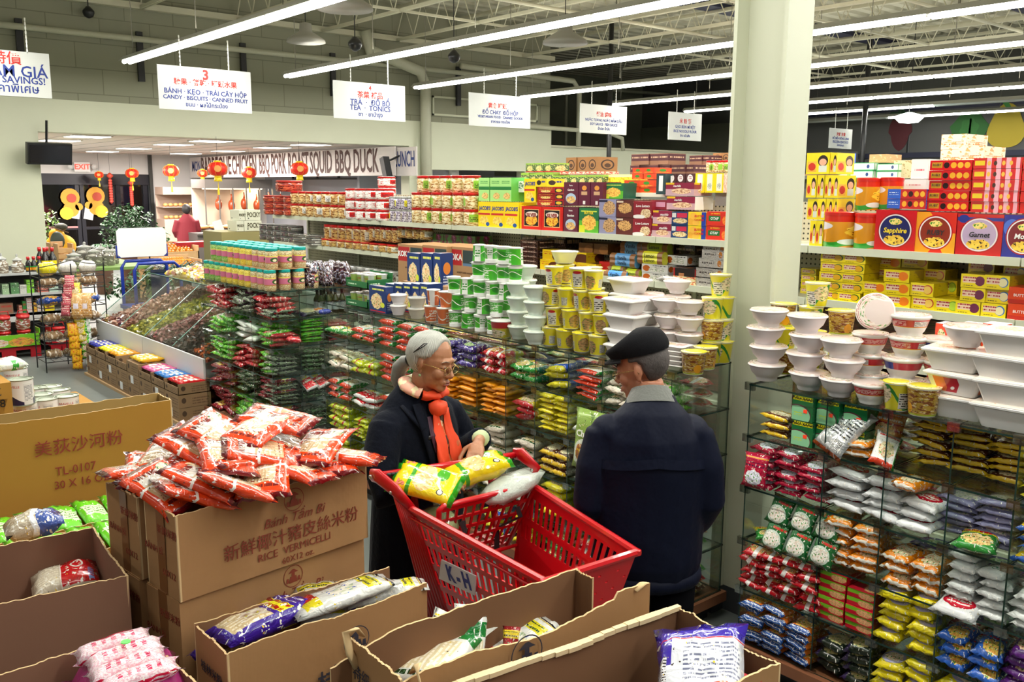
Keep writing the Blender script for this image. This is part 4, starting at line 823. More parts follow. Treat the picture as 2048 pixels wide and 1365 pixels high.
b_w=proto_bowl(.080,.073,bowlm,bowl_lid,.044);b_m=proto_bowl(.066,.073,flat('bowl_mint',(.66,.74,.68),.4),bowl_lid_g,.040);b_s=proto_bowl(.056,.062,bowlm,lidw,.038);b_c=proto_bowl(.060,.065,flat('bowl_clearish',(.50,.48,.40),.25,coat=.4),lidclear,.040)
b_r=proto_bowl(.073,.080,whitep,bowl_lid,.045,band=M_rband);b_b=proto_bowl(.075,.080,whitep,bowl_lid,.045,band=M_bband)
t_w=proto_tray(.20,.14,.068);t_o=proto_tray(.215,.165,.078,lidm=tray_lid2,side=tray_side);t_p=proto_tray(.215,.165,.078,lidm=tray_lid2);tub=proto_cup(flat('tub_cream',lin('#e6e4b8'),.4),.050,.072,.062,lidw)
for p_ in(c_g,c_gu,c_o,c_y,c_yw,c_e,c_gy,c_k):p_['category']='noodle cup'
for p_ in(b_w,b_m,b_s,b_c,b_r,b_b):p_['category']='noodle bowl'
for p_ in(t_w,t_o,t_p):p_['category']='noodle tray'
tub['category']='tub'
USED=set()
def place(proto,px,Y,z,label,group=None,rz=None,**kw):
 wc(label);return put(proto,(XY(px,Y,z),Y,z),label,None,group,rz,**kw)
lvl=['bottom','second','third','fourth','fifth','sixth']
def tower(layers,Y,what,group,h=.1,flip=None):
 for k,row in enumerate(layers):
  for i,(px,pr) in enumerate(row):
   place(pr,px,Y+(.0 if k%2==0 else.008)+rnd.uniform(-.006,.006),T+.001+k*h,'%s, %s row, %s from woman side'%(what[pr.name] if isinstance(what,dict) else what,lvl[k],ordn(i)),group)
GN={c_g.name:'green noodle cup in tower',c_gu.name:'green printed cup in tower',c_o.name:'orange noodle cup'}
tower([[(862,c_o),(887,c_o),(911,c_g),(936,c_gu),(962,c_g),(987,c_g)],[(867,c_o),(892,c_o),(916,c_gu),(941,c_g),(967,c_gu),(993,c_g)],[(908,c_g),(934,c_gu),(960,c_g),(985,c_g),(1011,c_gu)],[(957,c_g),(982,c_gu),(1007,c_g),(1031,c_g)],[(959,c_gu),(983,c_g),(1008,c_g),(1032,c_gu)]],3.24,GN,'tower of green and orange noodle cups',.101)
for k,row in enumerate([[925,950,975,1000],[922,948,974,1000],[945,970,996],[975,1000]]):
 for i,px in enumerate(row):place(c_g,px+10,3.36,T+.001+k*.101,'green cup behind the tower front, %s row, %s from woman side'%(lvl[k],ordn(i)),'green cups behind the tower front')
o=place(c_k,1003,3.20,T,'glossy red round noodle bowl pack at the foot of the cup tower');o.scale=(1.1,1.1,.8)
for s_,(px,Y,n) in enumerate(((1037,3.24,4),(1071,3.19,4),(1050,3.38,5))):
 for k in range(n):place(b_m,px+rnd.uniform(-2,2),Y,T+.001+k*.079,'pale mint noodle bowl, %s in the %s'%(lvl[k],['stack beside the green tower','front stack beside yellow cups','rear stack'][s_]),'pale noodle bowl stacks')
tower([[(1101,c_y),(1130,c_y),(1163,c_y),(1196,c_y)],[(1109,c_y),(1142,c_y),(1176,c_y),(1205,c_y)],[(1101,c_y),(1133,c_y),(1165,c_y),(1196,c_y)],[(1108,c_y),(1160,c_yw),(1187,c_y)]],3.23,'yellow noodle cup in front pyramid','pyramid of yellow noodle cups',.107)
for k,row in enumerate([[1118,1150,1184],[1122,1154,1186],[1126,1158,1190],[1130,1185]]):
 for i,px in enumerate(row):place(c_y,px,3.37,T+.001+k*.107,'yellow cup behind the pyramid front, %s row, %s from woman side'%(lvl[k],ordn(i)),'yellow cups behind the pyramid front')
place(tub,1129,3.36,T+.43,'cream plastic tub on top of the yellow cup pyramid')
for s_,(px,Y,n,z_) in enumerate(((1249,3.26,4,0),(1285,3.44,4,0),(1262,3.44,5,0))):
 for k in range(n):place(t_w,px+rnd.uniform(-5,5),Y,T+.001+k*.075,'white rectangular noodle tray, %s in the %s stack'%(lvl[k],['front','column-side rear','middle rear'][s_]),'white noodle trays above the man',rz=rnd.uniform(-.12,.12))
for s_,(px,Y,n) in enumerate(((1333,3.40,4),(1378,3.42,4),(1300,3.52,4),(1352,3.53,5))):
 for k in range(n):place(b_w,px+rnd.uniform(-2,2),Y,T+.001+k*.078,'white pinkish noodle bowl, %s in the %s stack beside the column'%(lvl[k],ordn(s_)),'white bowl stacks near the column',scale=.86)
for k in range(5):place(t_w,1345,3.25,T+.001+k*.022,'flat white tray lying nested above the man, %s'%posn(k,5),'nested white trays',rz=.2,scale=(.8,.8,.35))
for px,Y,k,pr in((1422,3.50,0,c_gy),(1424,3.50,1,c_e),(1424,3.49,2,c_gy),(1440,3.54,3,c_gy),(1443,3.55,0,c_gy),(1443,3.55,1,c_gy),(1445,3.55,2,c_gy),(1409,3.36,0,c_e)):
 place(pr,px,Y,T+.001+k*.107,'noodle cup against the column, %s row, %s'%(lvl[k],'egg picture' if pr is c_e else('near' if Y<3.52 else 'tight to column')),'noodle cups against the column')
place(c_e,1386,3.23,T,'single noodle cup with egg picture at the rack corner by the man')
# left end of the middle rack
for s_,(px,pr) in enumerate(((797,b_s),(834,b_c))):
 for k in range(2):place(pr,px,3.24,T+.001+k*.07,'%s noodle bowl with lid, %s of two, beside orange cups'%(['small white','clear amber'][s_],['lower','upper'][k]))
nvy=pmat('box_navy','#16326e',[('f',.45,.42,.34,.30,'#d8803a','#f4d8a8',10),('s',.2,.78,.9,.92,'#e0e060',1),('e',.8,.3,.12,.1,'#d8e040'),('r',.05,.02,.95,.06,'#c82020')],.35,.3);nvs=pmat('box_navy_side','#142e66',[('e',.5,.6,.3,.16,'#c8742c'),('s',.2,.1,.8,.4,'#c8d0e0',4)],.35,.3)
def bx(px0,px1,ytop,Y,z,d,f,s_=None,t_=None,label='',cat='box',group=None,name='noodle_box',h=None,rz=0):
 x0,x1=XY(px0,Y,z),XY(px1,Y,z);hh=h or AY((px0+px1)/2,ytop,Y).z-z
 return box_obj(name,x1-x0,d,hh,f,s_,t_,(x0,Y,z),rz,label,cat,group)
bx(739,772,573,3.20,T,.06,nvy,nvs,nvs,'single navy noodle box standing at the left front of the rack')
for i in range(5):bx(772+17*i,788+17*i,568,3.34,T,.12,nvy,nvs,flat('box_top_white',(.7,.72,.75),.5),'navy noodle box in the low row behind the white bowls, %s from left end'%ordn(i),group='low row of navy noodle boxes')
for i in range(3):bx(815+[0,27,52][i],840+[0,25,42][i],507,3.52,T+.14,.10,nvy,nvs,nvs,'navy noodle box in the tall upper row below the cartons, %s'%ordn(i),group='upper row of navy noodle boxes')
bx(806,890,568,3.50,T,.10,flat('carton_kraft',lin('#a9835c'),.7),label='plain kraft support box under the upper navy noodle boxes',name='carton')
# two cardboard display trays of green noodle cups
traygr=pmat('display_green','#1f6a38',[('s',.1,.3,.5,.7,'#c8e0c0',1)],.5)
c_m=proto_cup(pmat('cup_mama','#b8d870',[('f',.25,.3,.14,.25,'#d8642a','#f0c080',14),('f',.75,.3,.14,.25,'#d8642a','#f0c080',14),('s',.1,.62,.4,.85,'#c82818',1),('r',.42,0,.6,1,'#e8ece0')],.3,.35),.034,.043,.085,lidclear);c_m['category']='noodle cup'
for k in range(2):
 z=T+.0+k*.135;xa=XY(692,3.24,z);
 dt=ob('display_tray',MB().box(0,0,0,.29,.006,.045).box(0,.2,0,.29,.206,.10).box(0,0,0,.006,.2,.06).box(.284,0,0,.29,.2,.06).box(0,0,0,.29,.2,.004).mesh('display_tray',traygr),loc=(xa,3.24,z),label='green cardboard tray of noodle cups at rack end, %s'%['lower','upper'][k],cat='tray')
 for i in range(3):
  for j in range(2):put(c_m,(xa+.052+i*.092,3.295+j*.09,z+.006),'pale green noodle cup in the %s tray, %s row, %s from left'%(['lower','upper'][k],['front','back'][j],ordn(i)),None,'pale green cups in the display trays')
# right rack top
for s_,(px,Y,n) in enumerate(((1533,3.37,4),(1613,3.345,4),(1681,3.335,3))):
 for k in range(n):place(b_w,px+[0,3,-3,4][(k+s_)%4],Y,T+.001+k*.079,'large white noodle bowl, %s in the %s stack right of the column'%(lvl[k],ordn(s_)),'white bowl stacks right of the column',scale=1.02)
for s_,(px,n) in enumerate(((1566,3),(1622,3),(1679,3))):
 for k in range(n):place(c_gy if(k+s_)%2 else c_e,px+rnd.uniform(-3,3),3.56,T+.001+k*.107,'yellow noodle cup behind the white bowls, %s row, %s from column'%(lvl[k],ordn(s_)),'yellow cups behind the white bowls')
place(c_gy,1633,3.56,T+.001+3*.107,'topmost yellow noodle cup standing alone above the white bowls')
for k in range(3):place(b_r,1737+k,3.48,T+.001+k*.084,'red banded noodle bowl below the upright round one, %s'%lvl[k],'red bowls below the upright one')
o=place(b_r,1750,3.46,T+.335,'round noodle bowl standing on its rim with the picture lid facing out',rot=(R(78),0,R(28)),scale=1.0)
place(b_r,1741,3.325,T,'single red banded bowl at the front edge by the third white stack')
for k in range(4):place(b_b if k in(1,) else b_r,1812+[0,-8,3,6][k],3.47,T+.001+k*.086,'red banded bowl in the tall middle stack of the right rack, %s'%lvl[k],'tall middle stack of red bowls',scale=1.06)
for k in range(3):place(b_b,1880+[0,4,2][k],3.53,T+.001+k*.086,'blue and red banded bowl behind the white trays, %s'%lvl[k],'blue and red bowls behind the trays',scale=1.05)
place(b_b,1830,3.36,T,'low wide clear-lidded bowl behind the two front cups',scale=.95)
place(c_gy,1793,3.30,T,'yellow and green noodle cup at the front edge of the right rack',rz=R(200),scale=1.05);place(c_e,1844,3.295,T,'brown and gold noodle cup with egg at the front edge',rz=R(120),scale=1.05)
for k in range(3):place(t_o if k==1 else t_p,1921+[5,0,-6][k],3.385,T+.001+k*.086,'white rectangular noodle tray, %s in the left front stack'%lvl[k],'left stack of white noodle trays',rz=[.10,-.05,.08][k])
place(b_w,1932,3.385,T+.263,'large white noodle bowl crowning the left tray stack',scale=1.02)
for k in range(4):place(t_p,2022+[0,5,-2,12][k],3.36,T+.001+k*.086,'white rectangular noodle tray, %s in the frame-side stack'%lvl[k],'frame-side stack of white noodle trays',rz=[.02,.1,-.06,.05][k],scale=1.08)
place(c_k,2014,3.57,T+.17,'tall yellow and red noodle cup behind the frame-side trays',scale=1.1)
ob('carton',MB().box(0,0,0,.5,.1,.17).mesh('ct',flat('carton_kraft',lin('#a9835c'),.7)),loc=(-1.35,3.52,T),label='plain carton under the tall yellow cup behind the trays',cat='box')
redp=pmat('red_cup_pack','#d8401c',[('f',.3,.5,.2,.35,'#e8b060','#f8e8c0',12),('s',.5,.3,.95,.7,'#f8f0e0',1),('r',.9,0,1,1,'#e8e4e0')],.25,.5)
for i in range(3):bx(1866+46*i,1908+46*i,648,3.58,T+.17,.08,redp,redp,flat('pack_top',(.75,.72,.7),.3),'orange-red noodle pack in the back row above the trays, %s from column'%ordn(i),group='orange-red packs at the back')
bx(1850,1912,690,3.57,T,.10,redp,label='orange-red noodle pack low behind the middle bowl stack')
# clear bags and teal-lidded jars on the island
cont={}
for nm,c1,c2 in(('green','#62a032','#b8d888'),('yellow','#c8ac10','#e8dc78'),('mixed','#b07a48','#dcd8b0')):
 cont[nm]=(pmat('chips_'+nm,c1,[('n',c2,16,.50),('n','#5a8a38' if nm!='yellow' else '#a89018',22,.60)],.3,.5),pmat('label_'+nm,'#c46a8a',[('r',0,0,1,.14,c1),('r',0,.86,1,1,'#e8d860'),('e',.25,.5,.12,.3,'#2a5a20'),('e',.75,.5,.12,.3,'#2a5a20'),('e',.25,.45,.06,.16,'#f0e0c0'),('s',.4,.2,.6,.8,'#f0e8f0',5)],.3,.4))
pj={k:proto_jar(.05,.158,v[0],lidteal,.022,14,'chip_jar',v[1]) for k,v in cont.items()}
for v in pj.values():v['category']='jar'
def jar_at(nm,x,y,z,lb):wc(lb);return put(pj[nm],(x,y,z),lb,None,'teal-lidded jars on the island',rz=R(-60)+rnd.uniform(-.5,.5))
for j in range(4):
 for i in range(11):
  x=-7.98+i*.122;y=3.20+j*.125
  if j>0 and i<9 and j<3 and False:continue
  jar_at('green' if i<3 else('yellow' if i<8 else 'mixed'),x,y,T+.001,'teal-lidded jar on the lower island tier, %s row, %s from far end'%(ordn(j),ordn(i)))
cb=ob('cardboard_sheet',MB().box(-7.95,3.17,0,-6.72,3.56,.005).mesh('cs',flat('carton_kraft',lin('#a9835c'),.7)),loc=(0,0,T+.162+.005),label='kraft cardboard sheet between the two tiers of jars',cat='cardboard')
for j in range(3):
 for i in range(10):jar_at('green' if i<3 else('yellow' if i<7 else 'mixed'),-7.88+i*.122,3.23+j*.125,T+.173,'teal-lidded jar on the upper island tier, %s row, %s from far end'%(ordn(j),ordn(i)))
cbag=pmat('clear_sweet_bag','#8a8aa0',[('n','#3a1a20',9,.46),('n','#c83a20',12,.64),('n','#e8e8f4',6,.60)],.12,.8,crinkle=.6)
for i in range(9):
 packet('sweet_bag',.10,.20,.09,cbag,(-6.75-.11*(i%3),3.60+.115*(i//3),T+.10),R(20*i),'clear twisted sweet bag beside the jars, %s row, %s from end'%(ordn(i//3),ordn(i%3)),'packet','clear sweet bags on the island',tilt=(R(82),0))
# ================================================================ GONDOLA SHELVING behind the racks
GY=5.0;GZ=[1.80,1.48,1.16,.70,.22]
gshelf=flat('shelf_cream',(.60,.62,.48),.4);peg=NB('pegboard');v=peg.tc('Object')
sx=peg.nd('ShaderNodeSeparateXYZ');peg.link(v,sx.inputs[0]);fr=lambda o:peg.math('SUBTRACT',peg.math('FRACT',peg.math('MULTIPLY',o,30.)),.5)
fx,fz=fr(sx.outputs[0]),fr(sx.outputs[2]);dd=peg.math('SQRT',peg.math('ADD',peg.math('MULTIPLY',fx,fx),peg.math('MULTIPLY',fz,fz)))
peg.link(peg.mix(peg.math('LESS_THAN',dd,.20),(.50,.46,.34),(.03,.03,.02)),peg.b.inputs['Base Color']);peg=peg.m
g=ob('gondola_shelving',None,loc=(-10.4,GY,0),label='long cream supermarket gondola shelving running behind the glass racks',cat='shelving')
def GP(nm,mb,m):return ob(nm,mb.mesh(nm,m),g,(10.4,-GY,0))
GP('pegboard',MB().box(-10.4,5.47,.1,1.5,5.49,2.06),peg)
for z in GZ:
 n=0;x=-10.4
 while x<1.4:GP('shelf',MB().box(x+.003,GY,z-.035,x+1.217,5.47,z),gshelf);GP('price_rail',MB().box(x+.004,GY-.012,z-.04,x+1.216,GY,z+.004),gshelf);x+=1.22
for z in(1.80,1.5):
 x=-10.4
 while x<1.4:GP('shelf',MB().box(x+.003,5.49,z-.035,x+1.217,5.94,z),gshelf);x+=1.22
x=-10.4
while x<1.6:GP('upright',MB().box(x-.015,5.45,0,x+.015,5.5,2.08),gshelf);x+=1.22
GP('base',MB().box(-10.4,GY+.02,0,1.4,5.94,.18),flat('gondola_base',(.25,.25,.2),.5))
def gbx(px0,px1,ytop,lv,n,m,f,s_=None,t_=None,desc='',name='biscuit_box',Y=None,d=.2,zb=None,txt=None,gap=.002,depthrows=1,jit=.004,place_='',cat='box'):
 Y=Y or GY+.01;z=(GZ[lv] if zb is None else zb)+.001;x0,x1=XY(px0,Y,z),XY(px1,Y,z);H=AY((px0+px1)/2,ytop,Y).z-z;h=H/n;W=(x1-x0)/m
 for k in range(n):
  for i in range(m):
   lb=desc+(', %s'%posn(k,n) if n>1 else '')+(', %s along'%ordn(i) if m>1 else '');wc(lb)
   o=box_obj(name,W-gap,d,h-gap,f,s_,t_,(x0+W*i+rnd.uniform(-jit,jit),Y+rnd.uniform(0,jit*2),z+h*k),rnd.uniform(-.01,.01),lb,cat,(desc[:60] if n*m>1 else None))
   for t_x in(txt or()):
    body,u,vv,hs,mt=t_x[:5];kw=t_x[5] if len(t_x)>5 else{}
    me=text_mesh(body,.1,mt,**kw);ww=max(q.co.x for q in me.vertices)-min(q.co.x for q in me.vertices);sc=min(hs*h/.1,(W-gap)*.9/ww)
    ob('lettering',me,o,((W-gap)*u,-.0012,(h-gap)*vv),(R(90),0,0),(sc,hs*h/.1,1))
 return x0,x1,z+H
def gjar(px0,px1,ytop,lv,n,m,pr,desc,Y=None,rows=1,zb=None):
 Y=Y or GY+.06;z=(GZ[lv] if zb is None else zb)+.001;x0,x1=XY(px0,Y,z),XY(px1,Y,z);H=AY((px0+px1)/2,ytop,Y).z-z;h=H/n;W=(x1-x0)/m
 hp=pr['h'];sc=(W/pr['r']/2*.98,W/pr['r']/2*.98,h/hp)
 for k in range(n):
  for i in range(m):
   lb=desc+(', %s'%posn(k,n) if n>1 else '')+(', %s along'%ordn(i) if m>1 else '');wc(lb)
   put(pr,(x0+W*(i+.5),Y+rnd.uniform(-.004,.004),z+h*k),lb,None,desc[:60],rz=R(-50)+rnd.uniform(-.6,.6),scale=sc)
def gproto(nm,c1,c2,c3,lid,lab=None,cat='jar',r=.05,h=.14,lidh=.02,name='cookie_jar'):
 L=[('n',c2,9,.5),('n',c3,13,.58)]
 if lab:L+=[('r',.05,.25,.30,.75,lab),('r',.55,.25,.80,.75,lab),('s',.07,.3,.28,.6,'#303030',3)]
 o=proto_jar(r,h,pmat('jar_'+nm,c1,L,.2,.6),lid,lidh,12,name);o['category']=cat;o['r']=r;o['h']=h*.9+lidh;return o
J_cookie=gproto('cookie','#b07a40','#e8c888','#6a3a18',lidred,'#e8e4dc');J_nut=gproto('nut','#c8a468','#f0e2b8','#8a5a2a',lidred,'#8ab83a');J_tub=gproto('tub','#e2ddd6','#f4f0ea','#c01c1c',lidred,'#c81818',h=.09,lidh=.014,name='snack_tub')
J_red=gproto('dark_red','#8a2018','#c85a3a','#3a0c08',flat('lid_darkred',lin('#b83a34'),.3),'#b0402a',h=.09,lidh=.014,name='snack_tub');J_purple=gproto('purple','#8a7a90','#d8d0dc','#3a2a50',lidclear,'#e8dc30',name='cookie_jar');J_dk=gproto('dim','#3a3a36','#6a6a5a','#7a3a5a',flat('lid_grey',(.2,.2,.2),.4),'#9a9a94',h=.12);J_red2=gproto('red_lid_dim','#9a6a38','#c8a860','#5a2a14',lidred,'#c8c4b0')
J_flat=gproto('flat_tub','#5a4a40','#8a8a80','#2a2420',lidclear,'#c8c8c0',h=.05,lidh=.01,name='snack_tub')
# ---- top shelf, from the food court end towards the column
gjar(540,600,392,0,3,3,J_red,'dark red snack tub at the food court end',Y=GY+.07)
gjar(567,592,362,0,1,1,J_red,'dark red snack tub topmost at the food court end',zb=GZ[0]+.28,Y=GY+.1)
gbx(562,588,405,0,2,1,pmat('pink_purple_box','#b82a8a',[('n','#e8d0e0',5,.55),('w','#1a1a3a',.5,.2,12,0,.1)]),desc='small pink and purple snack box between the tubs',name='snack_box',Y=GY+.01)
gjar(590,702,384,0,2,7,J_cookie,'red-lidded cookie jar in the first long block')
gjar(700,782,378,0,3,4,J_tub,'white and red snack tub in the block after the cookie jars')
gjar(764,784,354,0,2,1,J_tub,'white and red snack tub on top of the tub block',zb=AY(774,392,GY).z,Y=GY+.09)
gjar(783,832,394,0,2,4,J_purple,'small jar with purple and yellow label')
gjar(830,955,386,0,2,6,J_nut,'red-lidded peanut snack jar in the large block')
gjar(842,955,352,0,1,5,J_nut,'red-lidded peanut snack jar on the top row',zb=AY(892,386,GY+.1).z+.003,Y=GY+.10)
jb_=flat('ink_jacob',lin('#1a2f8a'),.5);wtx=flat('ink_white',(.9,.9,.86),.5);rtx=flat('ink_bright_red',lin('#d01020'),.5);ytx=flat('ink_yellow',lin('#f0d020'),.5);gtx=flat('ink_green',lin('#1a8030'),.5);btx=flat('ink_black',(.01,.01,.01),.5);otx=flat('ink_gold',lin('#c89020'),.4)
yb=pmat('cracker_yellow','#f2d40a',[('f',.45,.26,.34,.16,'#d8a020','#f4dc70',8,'#e8b830'),('e',.72,.12,.14,.08,'#1c4f9c'),('r',.0,.48,.9,.56,'#c8202a')],.35,.3);ysd=flat('cracker_yellow_side',lin('#e8c60a'),.4)
gbx(955,1037,404,0,1,3,yb,ysd,ysd,'tall yellow cream cracker box in the row of three',name='cracker_box',txt=[("JACOB'S",.5,.74,.2,jb_,dict(bold=.003,shear=.15))])
gbx(1038,1046,410,0,1,1,ysd,desc='narrow yellow cracker box edge beside the row of three',name='cracker_box')
gb=pmat('cracker_green','#a8e088',[('r',0,.48,1,.62,'#1f7a38'),('f',.6,.22,.3,.14,'#d89a40','#f0c880',8),('s',.15,.75,.85,.9,'#2a8a3a',2)],.35,.3)
gbx(957,1023,355,0,1,3,gb,flat('green_side',lin('#5cb050'),.4),None,'pale green cracker box above the yellow row',name='cracker_box',zb=AY(990,403,GY+.02).z,Y=GY+.02)
gbx(1022,1047,362,0,1,1,pmat('dim_green_box','#5a7a68',[('n','#e8e8e0',6,.5),('r',0,0,1,.3,'#d8e0d8')]),desc='small green and white box between pale green boxes and yellow one',zb=AY(1035,385,GY+.1).z,Y=GY+.1,name='cracker_box')
gbx(1048,1071,357,0,1,1,yb,ysd,ysd,'single tall yellow cracker box on top of the silver tins',name='cracker_box',zb=AY(1060,405,GY+.03).z,Y=GY+.03,txt=[("JACOB'S",.5,.78,.2,jb_,dict(bold=.003,shear=.15))])
gbx(1071,1093,357,0,1,1,pmat('yellow_low_box','#e8cc18',[('e',.3,.5,.2,.3,'#2a1810'),('s',.5,.3,.9,.8,'#1a2f8a',1)]),desc='small yellow box beside the single tall cracker box',name='cracker_box',zb=AY(1080,374,GY+.03).z,Y=GY+.03)
rb_=pmat('red_biscuit','#a81018',[('s',.1,.5,.9,.9,'#e0b040',1),('f',.5,.3,.3,.18,'#d8a040','#f4dc90',8)],.35,.4);rs_=flat('red_side',lin('#7a0c14'),.4)
gbx(1074,1107,374,0,3,1,rb_,rs_,rs_,'flat dark red biscuit box',zb=AY(1090,412,GY+.02).z,Y=GY+.03)
gbx(1107,1127,374,0,3,1,pmat('blackyel','#b01418',[('r',.1,.1,.9,.8,'#181424'),('e',.5,.45,.3,.25,'#e8c030')]),rs_,rs_,'flat red and black biscuit box',zb=AY(1115,412,GY+.02).z,Y=GY+.02)
svb=pmat('silver_box','#d01810',[('r',.12,.14,.86,.88,'#e8b878'),('r',.14,.17,.84,.85,'#1c0e10'),('f',.5,.42,.28,.24,'#d87a18','#f0c040',8,'#c84a10'),('e',.5,.66,.30,.12,'#e8dcd0')],.3,.4)
gbx(1042,1125,413,0,1,2,svb,flat('red_side2',lin('#b01410'),.4),None,'square red gift biscuit tin with a framed picture',name='biscuit_tin',txt=[('SILVER',.5,.62,.22,flat('ink_maroon',lin('#8a1418'),.4),dict(bold=.003))])
mar=pmat('gandum','#5c1832',[('e',.5,.30,.36,.22,'#a8c0d8'),('f',.5,.24,.32,.15,'#c88a30','#e8c070',8,'#2a5a9a')],.35,.35);mars=pmat('gandum_side','#5c1832',[('e',.5,.75,.2,.1,'#d8903a'),('r',.25,.45,.75,.6,'#c8a078'),('r',.4,.05,.6,.2,'#e0dcd8')],.35,.35)
gbx(1127,1156,414,0,1,1,mar,mars,None,'maroon wheat biscuit box on the shelf, round field picture',txt=[('Gandum',.5,.66,.12,wtx,dict(bold=.002)),('Roma',.5,.86,.09,wtx,{})])
gbx(1127,1156,364,0,1,1,mar,mars,None,'maroon wheat biscuit box on the upper row, round field picture',zb=AY(1140,411,GY+.01).z,txt=[('Gandum',.5,.66,.12,wtx,dict(bold=.002)),('Roma',.5,.86,.09,wtx,{})])
gbx(1156,1204,364,0,1,2,mars,None,None,'maroon biscuit box turned sideways on the upper row',zb=AY(1180,412,GY+.01).z)
btr=pmat('butter_green','#5cb030',[('r',0,.5,1,1,'#1f7040'),('f',.5,.4,.36,.3,'#d89028','#f4c860',8,'#c87820'),('r',0,0,.3,.3,'#d8dc30'),('s',.1,.78,.9,.9,'#d0e050',1)],.35,.35)
gbx(1157,1196,416,0,1,1,btr,flat('green_teal',lin('#1c5a48'),.4),None,'green and yellow butter biscuit box on the shelf',txt=[('BUTTER',.5,.8,.14,ytx,dict(bold=.002))])
gbx(1205,1245,366,0,1,1,btr,flat('green_teal',lin('#1c5a48'),.4),None,'green and yellow butter biscuit box on the upper row',zb=AY(1225,398,GY+.05).z,Y=GY+.05)
wf1=pmat('wafer_grey','#8a88a8',[('f',.6,.5,.36,.4,'#8a5a30','#c8a070',10,'#3a2414'),('r',0,.82,.5,.95,'#1a1a3a')],.35,.35);wf2=pmat('wafer_dark','#5a2420',[('f',.5,.55,.4,.3,'#9a6a3a','#d8a868',10,'#3a1414'),('r',0,.85,.4,.95,'#d8c8b0')],.35,.35);wf3=pmat('wafer_maroon','#8a1a28',[('f',.68,.3,.28,.26,'#c8a068','#e8d0a8',8,'#6a3a20'),('e',.3,.1,.34,.12,'#e8e4e0')],.35,.35)
gbx(1197,1231,398,0,2,1,wf1,None,None,'grey-purple wafer box with chocolate rolls picture');gbx(1231,1265,400,0,2,1,wf2,None,None,'dark brown wafer box beside the grey-purple ones')
gbx(1265,1302,402,0,2,1,wf3,None,None,'maroon wafer box with script lettering',txt=[('Love Letters',.5,.72,.2,wtx,dict(shear=.2,bold=.001))])
gbx(1300,1338,400,0,1,1,pmat('maroon_side','#7a1a28',[('r',.2,.3,.8,.8,'#c890a8')]),desc='maroon wafer box turned sideways above the pink wafer boxes',zb=AY(1320,420,GY+.05).z,Y=GY+.05)
pw=pmat('pink_wafer','#c8a0a8',[('r',.0,.5,1,1,'#8a1c3c'),('f',.55,.36,.34,.22,'#b86a38','#f0d0a8',8,'#8a4020'),('r',.0,.85,.3,1,'#e0b020')],.35,.35)
gbx(1303,1341,421,0,2,1,pw,None,None,'pink and maroon wafer roll box on the shelf',txt=[('machile',.6,.7,.26,wtx,dict(shear=.3,bold=.001))])
gbx(1331,1388,365,0,1,1,pw,None,None,'wide pink wafer box topmost near the yellow boxes',zb=AY(1360,392,GY+.03).z,Y=GY+.03,txt=[('machile',.4,.74,.24,wtx,dict(shear=.3,bold=.001))])
gbx(1333,1390,393,0,1,1,pw,flat('white_lbl',(.8,.78,.76),.4),None,'wide pink wafer box just under the topmost one',zb=AY(1360,420,GY+.03).z,Y=GY+.03,txt=[('machile',.4,.74,.24,wtx,dict(shear=.3,bold=.001))])
gbx(1341,1375,423,0,2,1,pmat('pie_box','#14386a',[('f',.5,.3,.42,.2,'#c86a2a','#f0d8a8',7),('r',.3,.55,.9,.9,'#c82848'),('r',.02,.55,.25,.9,'#e0dcd8')]),None,None,'navy cake box with pink label')
gbx(1375,1411,424,0,2,1,pmat('butter_cookies','#e8c818',[('e',.2,.3,.2,.28,'#e0a030'),('e',.45,.2,.2,.2,'#e8b040'),('e',.3,.7,.2,.25,'#e8b040'),('r',.75,0,1,1,'#1c3a9a')]),None,None,'yellow butter cookies box beside the red ones',txt=[('BUTTER',.62,.7,.24,rtx,dict(shear=.1,bold=.002)),('COOKIES',.62,.42,.2,rtx,dict(shear=.1,bold=.002))])
gbx(1412,1456,423,0,2,1,pmat('otap','#d02a18',[('r',.08,.32,.62,.7,'#1a6a30'),('f',.85,.4,.14,.3,'#d86018','#f08a30',8,'#c83010')]),None,None,'red flaky biscuit box beside the column',txt=[('OTAP',.35,.5,.26,wtx,dict(bold=.002,shear=.15)),('LA TERESITA',.4,.85,.14,ytx,{})])
# upper back rows seen above
tin=pmat('green_tin','#3a5a38',[('n','#c8c878',8,.55),('r',0,.85,1,1,'#8ab040'),('f',.5,.4,.3,.3,'#a8783a','#e0d090',8),('r',0,0,1,.1,'#c01a18')],.3,.4)
gbx(1042,1105,345,0,1,4,tin,None,None,'small dark green tin box in the high back row',zb=AY(1075,375,5.55).z,Y=5.55,name='tin_box');gbx(1052,1105,326,0,1,3,tin,None,None,'small dark green tin box topmost of the back stack',zb=AY(1075,345,5.55).z+.002,Y=5.55,name='tin_box')
gbx(1105,1208,350,0,1,6,tin,None,None,'dark green tin box in the low back row',zb=AY(1155,374,5.55).z,Y=5.55,name='tin_box')
gbx(1118,1206,343,0,1,3,pmat('red_flat','#d8301c',[('n','#f0e0d0',5,.5)]),desc='flat red and white packet lying on the green tins',zb=AY(1160,349,5.6).z,Y=5.62,name='snack_packet')
gbx(1204,1262,349,0,1,2,pmat('yellow_row','#e8d838',[('n','#c8a020',7,.55),('r',0,.8,1,1,'#f4f0a0')]),desc='yellow packet behind the green tins',zb=AY(1235,375,5.6).z,Y=5.6,name='snack_packet')
orb=pmat('orange_leaf','#d8401c',[('r',.03,.06,.97,.94,'#e0481e'),('e',.5,.55,.2,.24,'#3a8a28'),('s',.1,.1,.9,.25,'#e8c040',1)],.4)
